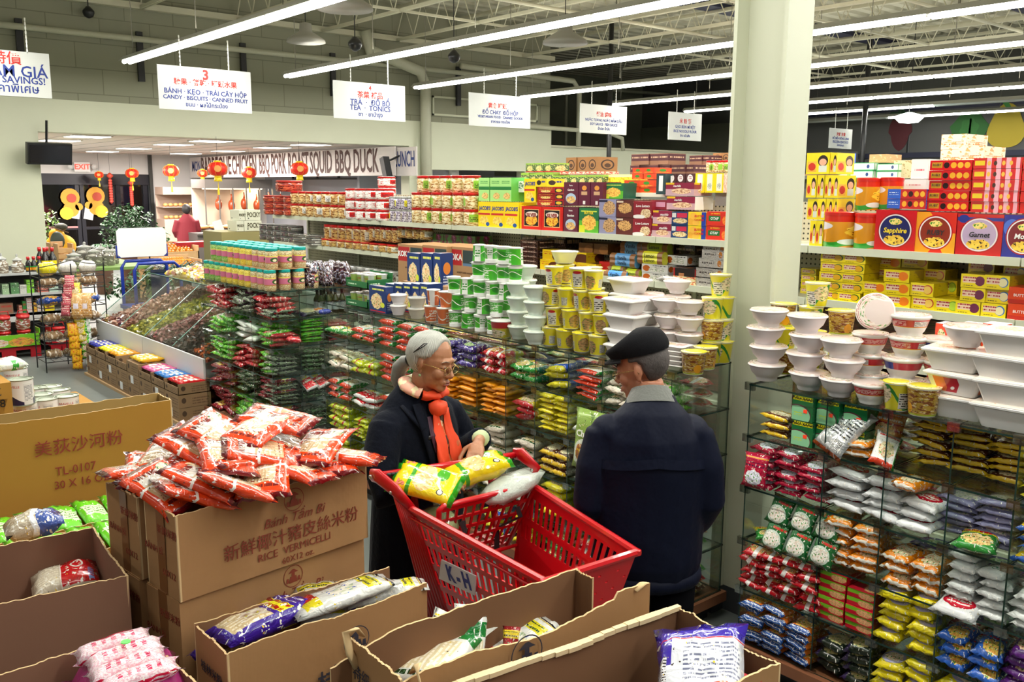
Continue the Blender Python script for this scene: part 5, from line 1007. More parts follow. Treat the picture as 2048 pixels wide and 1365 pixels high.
gbx(1247,1308,360,0,2,2,orb,None,None,'orange-red box with green leaf mark, lower stack',zb=AY(1275,388,GY+.2).z,Y=GY+.2,name='tea_box');gbx(1264,1308,335,0,2,2,orb,None,None,'orange-red box with green leaf mark, upper stack',zb=AY(1285,360,GY+.2).z+.003,Y=GY+.2,name='tea_box')
gbx(1312,1330,347,0,1,1,pmat('dark_teal_box','#243c40',[('r',.3,.15,.75,.9,'#e4e8e4')]),desc='tall dark teal box with white panel',zb=AY(1320,389,GY+.12).z,Y=GY+.12)
gbx(1333,1388,347,0,1,3,pmat('brown_goblet','#4a2a2c',[('e',.5,.5,.3,.4,'#e8e4e0'),('s',.35,.3,.65,.7,'#8a3a4a',2)]),desc='dark brown box with white shield in the back',zb=AY(1360,366,GY+.2).z,Y=GY+.2)
yt=pmat('yellow_panel','#f0dc20',[('r',.22,.1,.78,.95,'#f0eeda'),('f',.5,.35,.2,.15,'#9a9a9a','#d8d8d0',8)],.3,.4)
gbx(1388,1446,346,0,1,3,yt,None,None,'tall yellow box with white panel near the column',zb=AY(1415,386,GY+.1).z,Y=GY+.1,name='drink_box');gbx(1446,1462,346,0,1,1,pmat('pale_orange_box','#e8b898',[('n','#f0e0d0',5,.5)]),desc='pale orange box touching the column',zb=AY(1450,386,GY+.1).z,Y=GY+.1)
for i in range(6):put(J_nut,(XY(1385+12*i,5.4,2.2),5.6,AY(1410,346,5.6).z),'white jar with red lid behind the yellow boxes, %s along'%ordn(i),None,'red-lidded jars behind the yellow boxes',scale=.6)
ob('storage_bin',MB().box(0,0,0,.16,.1,.14).box(-.01,-.01,.14,.17,.11,.15).mesh('bin',flat('bin_grey',(.25,.25,.24),.4)),loc=(XY(1429,GY+.15,1.98),GY+.15,AY(1440,412,GY+.15).z),label='grey plastic bin near the column on the top shelf',cat='bin')
gbx(1212,1330,385,0,1,1,flat('shelf_white',(.75,.77,.66),.4),desc='white riser shelf carrying the orange-red boxes',zb=AY(1270,394,GY+.19).z,Y=GY+.19,d=.25,name='riser')
# ---- second shelf
gjar(655,742,452,1,1,6,J_red2,'red-lidded nut jar, upper row near food court end',zb=AY(700,486,GY+.06).z,Y=GY+.09);gjar(650,800,484,1,1,9,J_red2,'red-lidded nut jar, lower row near food court end',zb=GZ[1])
gjar(742,800,455,1,1,5,J_red2,'red-lidded nut jar, upper row beside the cartons',zb=AY(770,484,GY+.06).z,Y=GY+.09)
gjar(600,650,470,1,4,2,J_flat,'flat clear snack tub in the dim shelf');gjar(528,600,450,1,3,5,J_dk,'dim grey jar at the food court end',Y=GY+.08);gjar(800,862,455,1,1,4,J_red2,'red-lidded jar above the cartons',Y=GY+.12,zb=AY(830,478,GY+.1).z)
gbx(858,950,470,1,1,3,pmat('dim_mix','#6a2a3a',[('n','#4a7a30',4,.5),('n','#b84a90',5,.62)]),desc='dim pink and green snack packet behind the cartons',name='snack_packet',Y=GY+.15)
dkc=pmat('dark_choc','#3a2420',[('n','#8a6a58',7,.6),('s',.1,.3,.9,.7,'#c8b0a0',1)],.2,.6)
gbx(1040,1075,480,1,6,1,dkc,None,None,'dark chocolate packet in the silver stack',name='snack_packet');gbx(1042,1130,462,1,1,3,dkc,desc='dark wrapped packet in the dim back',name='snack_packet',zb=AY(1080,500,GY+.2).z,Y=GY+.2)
bd=pmat('wafer_yellow','#e8c418',[('e',.8,.35,.34,.5,'#5a2a18'),('s',.08,.55,.5,.8,'#c81828',1)],.35,.35)
gbx(1080,1192,523,1,1,3,bd,desc='yellow and brown wafer box, lower row');gbx(1084,1172,502,1,1,2,bd,desc='yellow and brown wafer box, middle row',zb=AY(1130,523,GY+.02).z,Y=GY+.03);gbx(1157,1214,487,1,1,2,pmat('wafer_brown','#6a4418',[('e',.7,.4,.3,.4,'#8a5a28')]),desc='dim brown wafer box, upper row',zb=AY(1185,508,GY+.1).z,Y=GY+.1)
gbx(1176,1238,540,1,1,1,pmat('red_orange_box','#e05018',[('e',.7,.4,.2,.3,'#a87040'),('s',.1,.3,.4,.7,'#1a3a9a',1)]),desc='flat orange cookie box at the shelf front');gbx(1196,1255,525,1,1,1,pmat('red_fig','#c01818',[('f',.6,.4,.3,.3,'#a87040','#e0c090',7)]),desc='flat red cookie box behind the orange one',zb=AY(1225,543,GY+.06).z,Y=GY+.06)
def roll(px0,px1,y,Y,col,txt,lb,z=None):
 p0,p1=AY(px0,y,Y),AY(px1,y,Y);m=MB().tube([(0,0,0),(p1.x-p0.x,0,0)],.034,10,uvs=True);mt=pmat('roll_'+col[1:],col,[('r',0,.0,1,.22,'#8a5a30'),('r',0,.8,1,1,'#8a5a30')],.3,.4)
 o=ob('biscuit_roll',smooth_by_angle(m.mesh('biscuit_roll',mt)),loc=(p0.x,Y,p0.z),label=lb,cat='biscuit roll',group='biscuit rolls on the second shelf');letter(o,txt,.04,btx,((p1.x-p0.x)/2,-.035,0),sx=.9)
for k in range(3):roll(1246,1288,491+11*k,GY+.14,'#6a9ab8','Vanilla','pale blue vanilla biscuit roll in the rear stack, %s'%['topmost','middle','lowest'][k]);roll(1289,1340,493+11*k,GY+.14,'#a8b828','Lemon','dull yellow lemon biscuit roll in the rear stack, %s'%['topmost','middle','lowest'][k])
for k in range(2):roll(1225,1275,514+10*k,GY+.05,'#5a98d0','Vanilla','bright blue vanilla roll in the front stack, %s'%['upper','lower'][k]);roll(1280,1330,510+9*k,GY+.05,'#d8d428','Lemon','yellow lemon roll in the front stack, %s'%['upper','lower'][k])
roll(1212,1258,547,GY+.03,'#4a98e0','Vanilla','single blue vanilla roll at the shelf front');roll(1222,1252,546-8,GY+.05,'#c8d828','Lemon','short yellow lemon roll over the single blue one');roll(1250,1283,545,GY+.05,'#c8d828','Lemon','yellow lemon roll beside the teddy boxes')
ted=pmat('teddy_box','#cfcdc8',[('e',.18,.5,.14,.36,'#b85a18'),('f',.6,.4,.3,.3,'#6a5a50','#e0dcd4',8),('s',.4,.7,.95,.9,'#404040',1)],.35,.35)
gbx(1282,1334,529,1,2,1,ted,desc='silver teddy biscuit box in the stack of two');gbx(1331,1374,511,1,1,1,ted,desc='silver teddy biscuit box leaning higher up',zb=AY(1350,530,GY+.1).z,Y=GY+.1);gbx(1346,1388,488,1,1,1,dkc,desc='dark silver packet high in the dim shelf',zb=AY(1366,510,GY+.2).z,Y=GY+.2)
slv=pmat('silver_pack','#b9b4b0',[('s',.1,.3,.6,.7,'#50484a',1),('e',.82,.5,.08,.35,'#c87a30'),('n','#8a8684',6,.6)],.2,.6,metal=.2,crinkle=.3)
for k,(a,b,y) in enumerate(((1389,1447,557),(1390,1448,537),(1396,1446,517),(1404,1450,500),(1405,1452,489))):gbx(a,b,y,1,1,1,slv,desc='shiny silver biscuit packet beside the column, %s'%['lowest','second','third','fourth','topmost'][k],name='biscuit_packet',zb=AY((a+b)/2,y+19,GY+.02).z,Y=GY+.02)
gbx(1345,1388,537,1,1,1,pmat('black_cracker','#201618',[('r',.25,.3,.5,.6,'#b87a50'),('r',0,0,.06,1,'#c01818')]),desc='black cracker box with red edge near the silver packets',zb=GZ[1]+.03);gbx(1345,1390,553,1,1,1,pmat('cream_red','#e0d0a0',[('n','#c84a28',6,.55)]),desc='low cream and red box under the black one');gbx(1247,1282,552,1,1,1,pmat('pink_low','#c84860',[('n','#f0c0c0',6,.55)]),desc='low pink wafer box next to the teddy boxes')
packet('biscuit_packet',.26,.12,.05,slv,(XY(1345,GY+.02,1.49),GY+.05,GZ[1]+.002),0,'shiny silver biscuit packet lying at the shelf front',seed=1)
# lower shelves seen through the racks
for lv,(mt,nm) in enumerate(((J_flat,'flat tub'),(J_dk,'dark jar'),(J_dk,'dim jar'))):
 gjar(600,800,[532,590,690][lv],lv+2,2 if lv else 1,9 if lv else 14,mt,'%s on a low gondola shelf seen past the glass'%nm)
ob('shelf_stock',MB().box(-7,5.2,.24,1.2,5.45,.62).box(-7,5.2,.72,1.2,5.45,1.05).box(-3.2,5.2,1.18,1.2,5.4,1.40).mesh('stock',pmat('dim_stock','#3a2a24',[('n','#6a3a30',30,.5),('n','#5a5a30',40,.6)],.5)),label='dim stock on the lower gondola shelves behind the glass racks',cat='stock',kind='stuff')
# ---- right of the column
ydr=pmat('yellow_drink','#f0d820',[('e',.72,.62,.22,.26,'#2a1c14'),('e',.72,.56,.16,.16,'#e8b090'),('r',.55,.1,.9,.4,'#d8dcd0'),('r',.05,.1,.45,.6,'#e8b040'),('e',.25,.35,.16,.18,'#c83020')],.35,.35)
for k,(y0,y1,pxs) in enumerate(((441,489,(1618,1630,1645)),(397,440,(1612,1634,1650,1663,1672)),(350,396,(1612,1632,1646,1660,1675)),(305,349,(1612,1658,1672)))):
 for i in range(len(pxs)-1):gbx(pxs[i],pxs[i+1],y0,0,1,1,ydr,desc='yellow malt drink carton beside the column, %s row, %s from column'%(lvl[k],ordn(i)),name='drink_box',zb=AY(1640,y1,GY+.03).z if k else None,Y=GY+.03)
tinm=pmat('gold_tin','#d89018',[('r',0,.72,1,1,'#d02a14'),('f',.4,.45,.32,.26,'#e0a020','#f8d040',9,'#8a4a18'),('e',.75,.6,.2,.12,'#e8e0e8'),('w','#2a9a30',.10,.05,12,0,.09),('e',.12,.16,.12,.08,'#e8f0e8')],.25,.5)
def dtin(px0,px1,ytop,zb,Y,lb,T_=None):
 z=zb;x0,x1=XY(px0,Y,z),XY(px1,Y,z);r=(x1-x0)/2;h=AY((px0+px1)/2,ytop,Y).z-z
 o=ob('biscuit_tin',smooth_by_angle(MB().lathe([(r*.98,0),(r,.005),(r,h-.02)],24,vrange=(0,h)).mesh('bt',tinm)),loc=((x0+x1)/2,Y+r,z+.001),rot=(0,0,R(-70)),label=lb,cat='biscuit tin')
 ob('lid',smooth_by_angle(MB().lathe([(r*1.02,h-.022),(r*1.02,h-.004),(r*.95,h),(.001,h)],24).mesh('ld',flat('tin_lid_red',lin('#c01c14'),.3,coat=.4))),o)
 return o
dtin(1632,1692,424,GZ[0],GY,'round gold and red biscuit tin on the shelf next to the yellow cartons');dtin(1694,1750,427,GZ[0],GY+.02,'round gold and red biscuit tin beside the square gift boxes');dtin(1700,1745,356,AY(1720,421,GY+.04).z,GY+.04,'round gold tin on the upper row, column side');dtin(1745,1790,355,AY(1770,419,GY+.1).z,GY+.10,'round gold tin on the upper row, behind the blue boxes')
def gift(px0,px1,ytop,base,ring,inner,txt,tm,lb,extra=()):
 f=pmat('gift_'+txt.split()[0],base,list(extra)+[('e',.5,.5,.43,.43,ring),('e',.5,.5,.40,.40,'#e8e0e0'),('e',.5,.5,.37,.37,inner),('f',.5,.27,.26,.12,'#d89a28','#f4d050',8,'#3a1410'),('f',.5,.72,.16,.08,'#e0a838','#f4dc80',8)],.25,.5)
 gbx(px0,px1,ytop,0,1,1,f,flat('gift_side',lin('#b01420'),.35),None,lb,name='biscuit_tin',txt=[(txt,.5,.5,.17,tm,dict(bold=.002,shear=.15))])
gift(1746,1827,420,'#c8101c','#a01018','#1c1e5c','Sapphire',ytx,'square red biscuit gift box with round blue window',[('n','#f0a0a0',22,.74)])
gift(1827,1908,424,'#d02818','#b01018','#8a2a18','RUBY',btx,'square red and orange biscuit gift box with maroon circle',[('e',.12,.5,.4,.6,'#e8981c'),('e',.95,.2,.3,.3,'#e8a020')])
gift(1908,2000,428,'#c0141c','#a01018','#b8a0c0','Garnet',btx,'square red biscuit gift box with blue ribbon and lilac circle',[('r',0,.84,1,.92,'#24308a'),('e',.14,.88,.12,.1,'#24308a')])
gift(2001,2085,430,'#26288a','#a01820','#7a1a28','Moon',wtx,'square blue and red biscuit gift box cut by the frame',[('e',.2,.7,.2,.2,'#4a6ac8')])
lb_=pmat('ruby_long','#c81418',[('r',.05,.25,.3,.8,'#c89020'),('e',.40,.5,.07,.30,'#2a0c0c'),('e',.57,.5,.07,.30,'#e8a828'),('e',.73,.5,.07,.30,'#e8b030'),('e',.89,.5,.07,.30,'#e8a828')],.25,.5)
pk_=pmat('pink_stripe','#c81820',[('r',.28,0,.38,1,'#e8a8b8'),('r',.48,0,.58,1,'#e8a8b8'),('r',.68,0,.78,1,'#e8a8b8'),('r',.88,0,.96,1,'#e8a8b8'),('r',.03,.3,.24,.75,'#e0c020'),('e',.33,.5,.035,.22,'#e8b040'),('e',.46,.5,.035,.22,'#3a1010'),('e',.63,.5,.035,.22,'#e8b040'),('e',.78,.5,.035,.22,'#e8b040')],.25,.5)
gbx(1852,1936,320,0,5,1,lb_,None,None,'long red biscuit box in the tall stack',zb=AY(1890,423,GY+.02).z,Y=GY+.03,txt=[('RUBY',.17,.55,.35,btx,{})],name='biscuit_packet')
gbx(1938,2035,315,0,5,1,pk_,None,None,'long pink-striped biscuit box in the tall stack',zb=AY(1985,426,GY+.02).z,Y=GY+.03,name='biscuit_packet');gbx(2037,2120,316,0,5,1,pmat('orange_long','#e07030',[('r',0,0,.2,1,'#c81818'),('f',.5,.4,.3,.3,'#e0a040','#f8e0a0',8)]),None,None,'long orange biscuit box at the frame edge',zb=AY(2060,428,GY+.02).z,Y=GY+.03,name='biscuit_packet')
gbx(1772,1850,378,0,2,1,pmat('blue_red_long','#c01c1c',[('r',0,0,.34,1,'#2a5ac0'),('s',.04,.4,.3,.7,'#e8f0f8',1),('e',.45,.5,.06,.3,'#e8a828'),('e',.6,.5,.06,.3,'#2a0c0c'),('e',.75,.5,.06,.3,'#e8a828'),('e',.9,.5,.06,.3,'#e8b030')]),None,None,'long blue and red biscuit box',zb=AY(1810,418,GY+.02).z,Y=GY+.02,name='biscuit_packet')
gw_=pmat('green_white_box','#e6eee4',[('r',0,0,1,.1,'#3ab070'),('r',0,.9,1,1,'#3ab070'),('r',0,0,.04,1,'#3ab070'),('e',.75,.5,.06,.25,'#2a4a8a')],.35,.3)
gbx(1698,1745,325,0,2,1,gw_,None,None,'flat green-edged white box, column side',zb=AY(1720,357,5.52).z,Y=5.55,name='tea_box');gbx(1752,1795,327,0,2,1,gw_,None,None,'flat green-edged white box, second stack',zb=AY(1775,357,5.52).z,Y=5.55,name='tea_box');gbx(1672,1702,343,0,3,1,pmat('lime_box','#8ad060',[('r',.1,.2,.6,.8,'#e8f0e0')]),desc='small lime box behind the yellow cartons',zb=AY(1690,396,5.55).z,Y=5.55,name='tea_box')
wb_=pmat('white_carton','#dcdad8',[('s',.2,.3,.8,.5,'#c84a5a',1)],.5);kr=flat('carton_kraft',lin('#a9835c'),.7)
gbx(1800,1850,358,0,1,1,wb_,desc='wide low white carton behind the blue and red boxes',zb=AY(1820,380,5.3).z,Y=5.3,name='carton');gbx(1822,1856,318,0,1,1,wb_,desc='tall white carton standing on the low white one',zb=AY(1835,358,5.32).z,Y=5.32,name='carton');gbx(1785,1822,320,0,1,1,pmat('beige_box','#cdbf9a',[('n','#a08a58',6,.6)]),desc='beige packet between green-edged boxes and white carton',zb=AY(1800,357,5.6).z,Y=5.6,name='carton');gbx(1738,1772,308,0,1,1,pmat('tan_box','#c8a070',[('n','#e0c8a0',5,.6)]),desc='small tan carton on the green-edged boxes',zb=AY(1755,326,5.6).z,Y=5.6,name='carton')
oc=pmat('orange_white_carton','#e8d8c0',[('n','#e0a060',4,.56),('s',.1,.2,.9,.5,'#c87a40',2)],.5)
gbx(1878,1928,268,0,2,1,oc,None,None,'cream and orange carton in the tall far stack',zb=AY(1900,330,5.7).z,Y=5.7,name='carton',d=.3);gbx(1915,1966,292,0,1,1,oc,None,None,'cream and orange carton beside the tall far stack',zb=AY(1940,330,5.6).z,Y=5.55,name='carton',d=.3)
# far cartons on the wall ledge and behind
hkm=pmat('emblem_carton','#9a6a3c',[('e',.5,.5,.34,.34,'#3a2414'),('e',.5,.5,.26,.26,'#9a6a3c'),('e',.5,.45,.16,.14,'#4a2e18')],.7);mkm=pmat('maroon_carton','#8a6048',[('r',0,.35,1,.95,'#4a1c24'),('s',.1,.5,.9,.8,'#c8a080',1)],.7)
sbox('trim_6',kr,-12,12.0,2.3,-3,13,2.36)
def far(px0,px1,y0,y1,n,m,Y,mt,desc):
 a,b=AY(px0,y1,Y),AY(px1,y0,Y);W,H=(b.x-a.x)/m,(b.z-a.z)/n
 for k in range(n):
  for i in range(m):box_obj('carton',W*.98,.4,H*.98,mt,mt,mt,(a.x+W*i,Y+.02*((k+i)%2),a.z+H*k),0,desc+(', %s'%posn(k,n) if n>1 else '')+(', %s along'%ordn(i) if m>1 else ''),'carton',desc)
far(1132,1196,313,345,1,3,9.2,hkm,'kraft carton with round dark emblem');far(1260,1337,306,352,2,4,10.5,mkm,'maroon printed carton in the far stack');far(1325,1386,328,352,1,4,10.0,mkm,'low maroon printed carton in the far row');far(1376,1418,310,348,2,3,10.5,mkm,'maroon printed carton near the column');far(1423,1462,305,345,2,2,10.8,hkm,'kraft carton with emblem near the column')
ob('tall_rack',MB().box(-9.5,9.3,0,-2,10.9,2.25).box(-9.5,9.18,2.25,-2,11.3,2.29).mesh('tall_rack',flat('far_rack',(.10,.10,.08),.6)),label='dark far storage rack carrying the distant cartons',cat='rack')
# ---- second shelf right of the column: yellow cracker packs and orange boxes
FR={'mango':('#e0a818','#2a5a1c'),'orange':('#e8781a','#e8781a'),'cheese':('#e8c058','#b83a20'),'lime':('#b8d840','#7aa828'),'onion':('#6a1c48','#6a1c48'),'milk':('#e8dcae','#3a6ab0')}
def crk(nm):c=FR[nm];return pmat('crackers_'+nm,'#e8d018',[('e',.76,.52,.20,.36,c[1]),('e',.74,.50,.17,.30,c[0]),('r',.08,.35,.6,.82,'#e8c8b0'),('s',.08,.36,.6,.82,'#a01830',2),('s',.1,.08,.5,.2,'#705a10',1)],.25,.5)
ysid=pmat('cracker_end','#d8c010',[('n','#b89c08',4,.6)],.3,.4)
for px0,px1,y0,n,nm in((1634,1681,506,5,'mango'),(1677,1722,508,5,'mango'),(1722,1768,564,2,'orange'),(1764,1815,540,3,'orange'),(1815,1862,566,2,'cheese'),(1862,1912,598,1,'lime'),(1912,1962,548,3,'onion'),(1960,2010,550,3,'milk')):
 gbx(px0,px1,y0,1,n,1,crk(nm),ysid,ysid,'yellow cracker pack with %s picture%s'%(nm,{1634:', column side',1677:', second pile',1722:', low pile',1764:', high pile'}.get(px0,'')),name='cracker_pack',jit=.012,txt=None)
for px0,px1,y0,y1,nm in((1600,1630,537,640,'mango'),(1745,1795,514,606,'orange'),(1798,1850,512,606,'cheese'),(1842,1885,538,606,'cheese'),(1928,1980,522,606,'onion'),(1870,1910,560,606,'lime'),(1998,2046,530,606,'milk')):
 n=max(1,round((y1-y0)/24));gbx(px0,px1,y0,1,n,1,crk(nm),ysid,ysid,'yellow %s cracker pack in the shaded back row%s'%(nm,', tall stack' if n>3 else ''),name='cracker_pack',Y=GY+.2,d=.16)
gbx(2011,2075,575,1,2,1,pmat('butter_orange','#d84018',[('r',0,0,1,.25,'#b82418')],.35,.35),None,None,'orange-red butter cracker box at the frame edge',txt=[('BUTTER W',.5,.5,.24,wtx,dict(bold=.001))],name='cracker_box')
# ---------------------------------------------------------------- cartons standing between the racks and the gondola
kraft=NB('kraft_board');v=kraft.tc('Object');c=kraft.mix(kraft.noise(v,2.2,5,.6),lin('#966f49'),lin('#a98258'));wv=kraft.nd('ShaderNodeTexWave');wv.inputs['Scale'].default_value=55;wv.inputs['Distortion'].default_value=.4;wv.bands_direction='Y';kraft.link(v,wv.inputs[0])
c=kraft.mix(kraft.math('MULTIPLY',wv.outputs['Fac'],.10),c,lin('#7a5a3a'));kraft.link(c,kraft.b.inputs['Base Color']);kraft.setb(rough=.75,spec=.25);kraft.bump(kraft.noise(v,5,4,.6),.25,.02);kraft=kraft.m
kband=pmat('koka_band','#a98259',[('r',.02,.60,.48,.94,'#b01c20'),('r',.52,.66,.98,.94,'#2c3c3c'),('r',.52,.60,.98,.66,'#5a7a98')],.7,0,var=.04)
for i,(px0,px1,y0,Y,rz,zb) in enumerate(((797,846,490,4.25,0,1.32),(846,895,492,4.25,0,1.32),(895,957,495,4.30,0,1.32),(790,850,562,4.20,0,.95),(852,915,562,4.22,0,.95))):
 x0,x1=XY(px0,Y,zb),XY(px1,Y,zb);h=AY((px0+px1)/2,y0,Y).z-zb if zb>1 else.36
 o=box_obj('carton',x1-x0-.005,.38,h,kband,kraft,kraft,(x0,Y,zb),0,'kraft noodle carton with red label behind the cups, %s'%['upper, food court side','upper, middle','upper, beside the green tower','lower, food court side','lower, middle'][i],'carton')
 letter(o,'KOKA',.06*(x1-x0)/.35,wtx,((x1-x0)*.25,-.002,h*.77),bold=.002);letter(o,'HOKEY LAND NOODLES',.02,flat('ink_brown2',(.08,.04,.02),.6),((x1-x0)*.6,-.002,h*.45))
ob('pallet_stack',MB().box(-6.8,4.25,0,-5.8,4.62,.95).mesh('ps',kraft),label='plain cartons under the labelled noodle cartons',cat='carton')
# ================================================================ FOREGROUND: opened cartons of noodles
kr_in=flat('kraft_inner',lin('#7c5a40'),.8,nz=.08,nscale=6,bump=.1,bscale=9,spec=.2);kr_tan=flat('kraft_tan',lin('#a87a30'),.75,nz=.07,nscale=4,bump=.1,bscale=9,spec=.25)
kr_pink=flat('kraft_pinkish',lin('#835f4c'),.75,nz=.07,nscale=4,bump=.12,bscale=8,spec=.25);kr_edge=flat('torn_edge',lin('#cdb083'),.9)
tapem=flat('brown_tape',lin('#7c5230'),.3,coat=.3,nz=.2,nscale=12);ink1=flat('print_redbrown',lin('#7c2f1c'),.7);ink2=flat('print_maroon',lin('#8a2c20'),.7);ink3=flat('print_navy',lin('#2c2a38'),.7)
BR=random.Random(5)
def panel(L,h,t,mo,seed,top=None,n=60,bow=.004,jag=.0022,mi=(0,1,2)):
 """upright board in x-z, front at y=0, back at y=t, torn top edge"""
 m=MB();r=random.Random(seed);tp=[]
 for i in range(n+1):
  u=i/n;tp.append((top(u) if top else 0)+(r.uniform(-jag,jag)+.006*noise.noise(Vector((u*9,seed,0))) if 0<i<n else 0))
 bo=lambda u,w_:math.sin(math.pi*u)*bow*w_+noise.noise(Vector((u*3+seed,w_*2,seed)))*bow*w_
 for i in range(n):
  u0,u1=i/n,(i+1)/n;x0,x1=u0*L,u1*L;z0_,z1_=h+tp[i],h+tp[i+1]
  for(a,b) in((0,.5),(.5,1)):
   za0,za1,zb0,zb1=z0_*a,z1_*a,z0_*b,z1_*b
   m.face([(x0,bo(u0,a),za0),(x1,bo(u1,a),za1),(x1,bo(u1,b),zb1),(x0,bo(u0,b),zb0)],None,mi[0])
   m.face([(x1,t+bo(u1,a),za1),(x0,t+bo(u0,a),za0),(x0,t+bo(u0,b),zb0),(x1,t+bo(u1,b),zb1)],None,mi[1])
  m.face([(x0,bo(u0,1),z0_),(x1,bo(u1,1),z1_),(x1,t+bo(u1,1),z1_),(x0,t+bo(u0,1),z0_)],None,mi[2])
 m.face([(0,t,0),(0,0,0),(0,0,h+tp[0]),(0,t,h+tp[0])],None,mi[2]);m.face([(L,0,0),(L,t,0),(L,t,h+tp[-1]),(L,0,h+tp[-1])],None,mi[2])
 return m.mesh('panel',mo)
def crate(A,ang,L,W,z0,z1,label,out=kraft,inn=kr_in,tops={},missing=(),seed=0,closed=False,t=.006,name='cardboard_box',hs={},cutb=0):
 o=ob(name,None,loc=(A[0],A[1],z0),rot=(0,0,R(ang)),label=label,cat='cardboard box');mo=[out,inn,kr_edge];h=z1-z0
 if closed:
  ob('carton_body',MB().box(0,0,0,L,W,h).mesh('carton_body',out),o);ob('top_flap',MB().box(.002,.002,h,L-.002,W/2-.001,h+.004).mesh('flap',out),o);ob('top_flap',MB().box(.002,W/2+.001,h,L-.002,W-.002,h+.004).mesh('flap',out),o)
  ob('packing_tape',MB().box(-.001,W/2-.025,h-.1,.001,W/2+.025,h+.005).mesh('tape',tapem),o);return o
 ob('bottom',MB().box(.002,.002,0,L-.002,W-.002,.006).mesh('bottom',inn),o)
 for k,(lx,loc,rz,ln) in{'front':(L,(0,0,0),0,L),'back':(L,(L,W,0),180,L),'left':(W,(0,W,0),-90,W),'right':(W,(L,0,0),90,W)}.items():
  if k in missing:continue
  if k=='back' and cutb:lx-=cutb;loc=(L-cutb,W,0)
  ob(k+'_panel' if False else 'panel',panel(ln,h+hs.get(k,0),t,mo,seed*7+len(k)+ord(k[0]),tops.get(k)),o,loc,(0,0,R(rz)))
 return o
KT=kraft
# --- stack of rice vermicelli cartons: two columns, four layers, the top two open
A1,B1_=AZ(351,1033,1.2),AZ(733,928,1.2);ANG1=math.degrees(math.atan2(B1_.y-A1.y,B1_.x-A1.x));L1=(B1_-A1).length.real if 0 else(B1_-A1).length;W1=.20
u1_=Vector((math.cos(R(ANG1)),math.sin(R(ANG1)),0));v1_=Vector((-u1_.y,u1_.x,0))
for c in range(2):
 for k in range(4):
  A_=A1+v1_*(c*.235)+Vector((BR.uniform(-.01,.01),BR.uniform(-.012,.012),0)) if k<3 else A1+v1_*(c*.235)
  if c==1:A_=A_-u1_*.005
  zz=.12+k*.27
  if k==0:zz=.12
  o=crate(A_,ANG1+BR.uniform(-1.5,1.5)*(k<3),L1,W1 if c==0 else.22,zz+.001,zz+.268,'kraft rice vermicelli carton, %s column, %s'%(['cart-side','pillar-side'][c],['lowest','second up','third up','opened and heaped with packets'][k]),closed=k<3,seed=c*5+k,name='vermicelli_carton')
  if c==0:
   for body,s_,x,z,kw in(('新鮮椰汁豬皮絲米粉',.057,.40,.101,{}),('RICE  VERMICELLI',.036,.40,.055,{}),('60X12 oz.',.030,.41,.020,{}),('Bánh Tầm Bì',.044,.40,.160,dict(shear=.35))):
    letter(o,body,s_,ink1,(x*L1/.70,-.0035 if k==3 else-.0015,z),(R(90),0,0),**kw)
   em=MB();
   for k_ in range(26):
    a0,a1=k_*math.pi/13,(k_+1)*math.pi/13;rr_,r2=.038,.0355;em.face([(rr_*math.cos(a0),0,rr_*math.sin(a0)),(rr_*math.cos(a1),0,rr_*math.sin(a1)),(r2*math.cos(a1),0,r2*math.sin(a1)),(r2*math.cos(a0),0,r2*math.sin(a0))])
   for pts in([(-.012,.0),(.012,0),(.016,-.022),(-.016,-.022)],[(-.02,.012),(.02,.012),(.004,.024),(-.004,.024)],[(-.006,.0),(.006,0),(.006,.012),(-.006,.012)],[(-.026,-.004),(-.018,-.004),(-.016,-.020),(-.028,-.020)],[(.018,-.004),(.026,-.004),(.028,-.020),(.016,-.020)]):
    em.face([(p[0],0,p[1]) for p in pts])
   ob('round_emblem',em.mesh('em',ink1),o,(.40*L1/.7,-.004 if k==3 else-.0016,.218));
  for j,(zt,st) in enumerate(((.20,'新鮮米粉'),(.13,'BÁNH BÌ'),(.07,'60X12'))):letter(o,st,.030,ink1,(-.0012,(W1/2)+(.05 if j%2 else-.04),zt),(R(90),0,R(-90)))
  ob('packing_tape',MB().box(-.0011,W1/2-.024,.0,-.0003,W1/2+.024,.267).mesh('tape',tapem),o)
ob('pallet',MB().box(0,0,.09,L1,.5,.118).box(0,0,0,L1,.06,.09).box(0,.4,0,L1,.46,.09).mesh('pallet',flat('pallet_wood',lin('#b8925c'),.8)),loc=A1.xy.to_3d(),rot=(0,0,R(ANG1)),label='wooden pallet beneath the stack of vermicelli cartons',cat='pallet')
# heap of red-orange noodle packets
P_v=pmat('vermicelli_packet','#e0400e',[('r',.18,.24,.74,.80,'#c4a67e'),('s',.20,.26,.60,.58,'#dcc8a8',7,1),('r',.18,.60,.74,.80,'#cfc8c0'),('s',.16,.68,.62,.86,'#6a120c',1),('f',.76,.76,.12,.10,'#7a4a1c','#e8d8b0',9,'#2a6a3a'),('r',.02,0,.98,.07,'#7a0e14'),('r',.02,.93,.98,1,'#7a0e14'),('w','#f4efe8',.54,.02,9,0,.018),('s',.2,.16,.8,.30,'#7a1810',1)],.2,.7,crinkle=.45,cscale=14,var=.1)
heap=[(300,950,1.20,-30,12,5),(330,985,1.215,10,20,-12),(405,975,1.235,40,22,5),(470,985,1.235,60,25,12),(530,960,1.24,-40,20,-8),(590,950,1.235,20,12,10),(650,930,1.225,-15,10,4),(330,925,1.25,-50,14,-8),(390,905,1.29,25,24,-6),(450,925,1.29,-20,12,12),(520,915,1.29,60,14,-10),(575,905,1.27,0,8,14),(640,905,1.275,-60,14,-5),(440,878,1.33,15,18,-14),(520,868,1.34,-70,12,4),(555,850,1.35,30,10,-6),(690,925,1.225,40,6,8),(280,905+50,1.215,80,5,10),(480,945,1.255,100,10,16),(385,1003,1.20,75,24,6)]
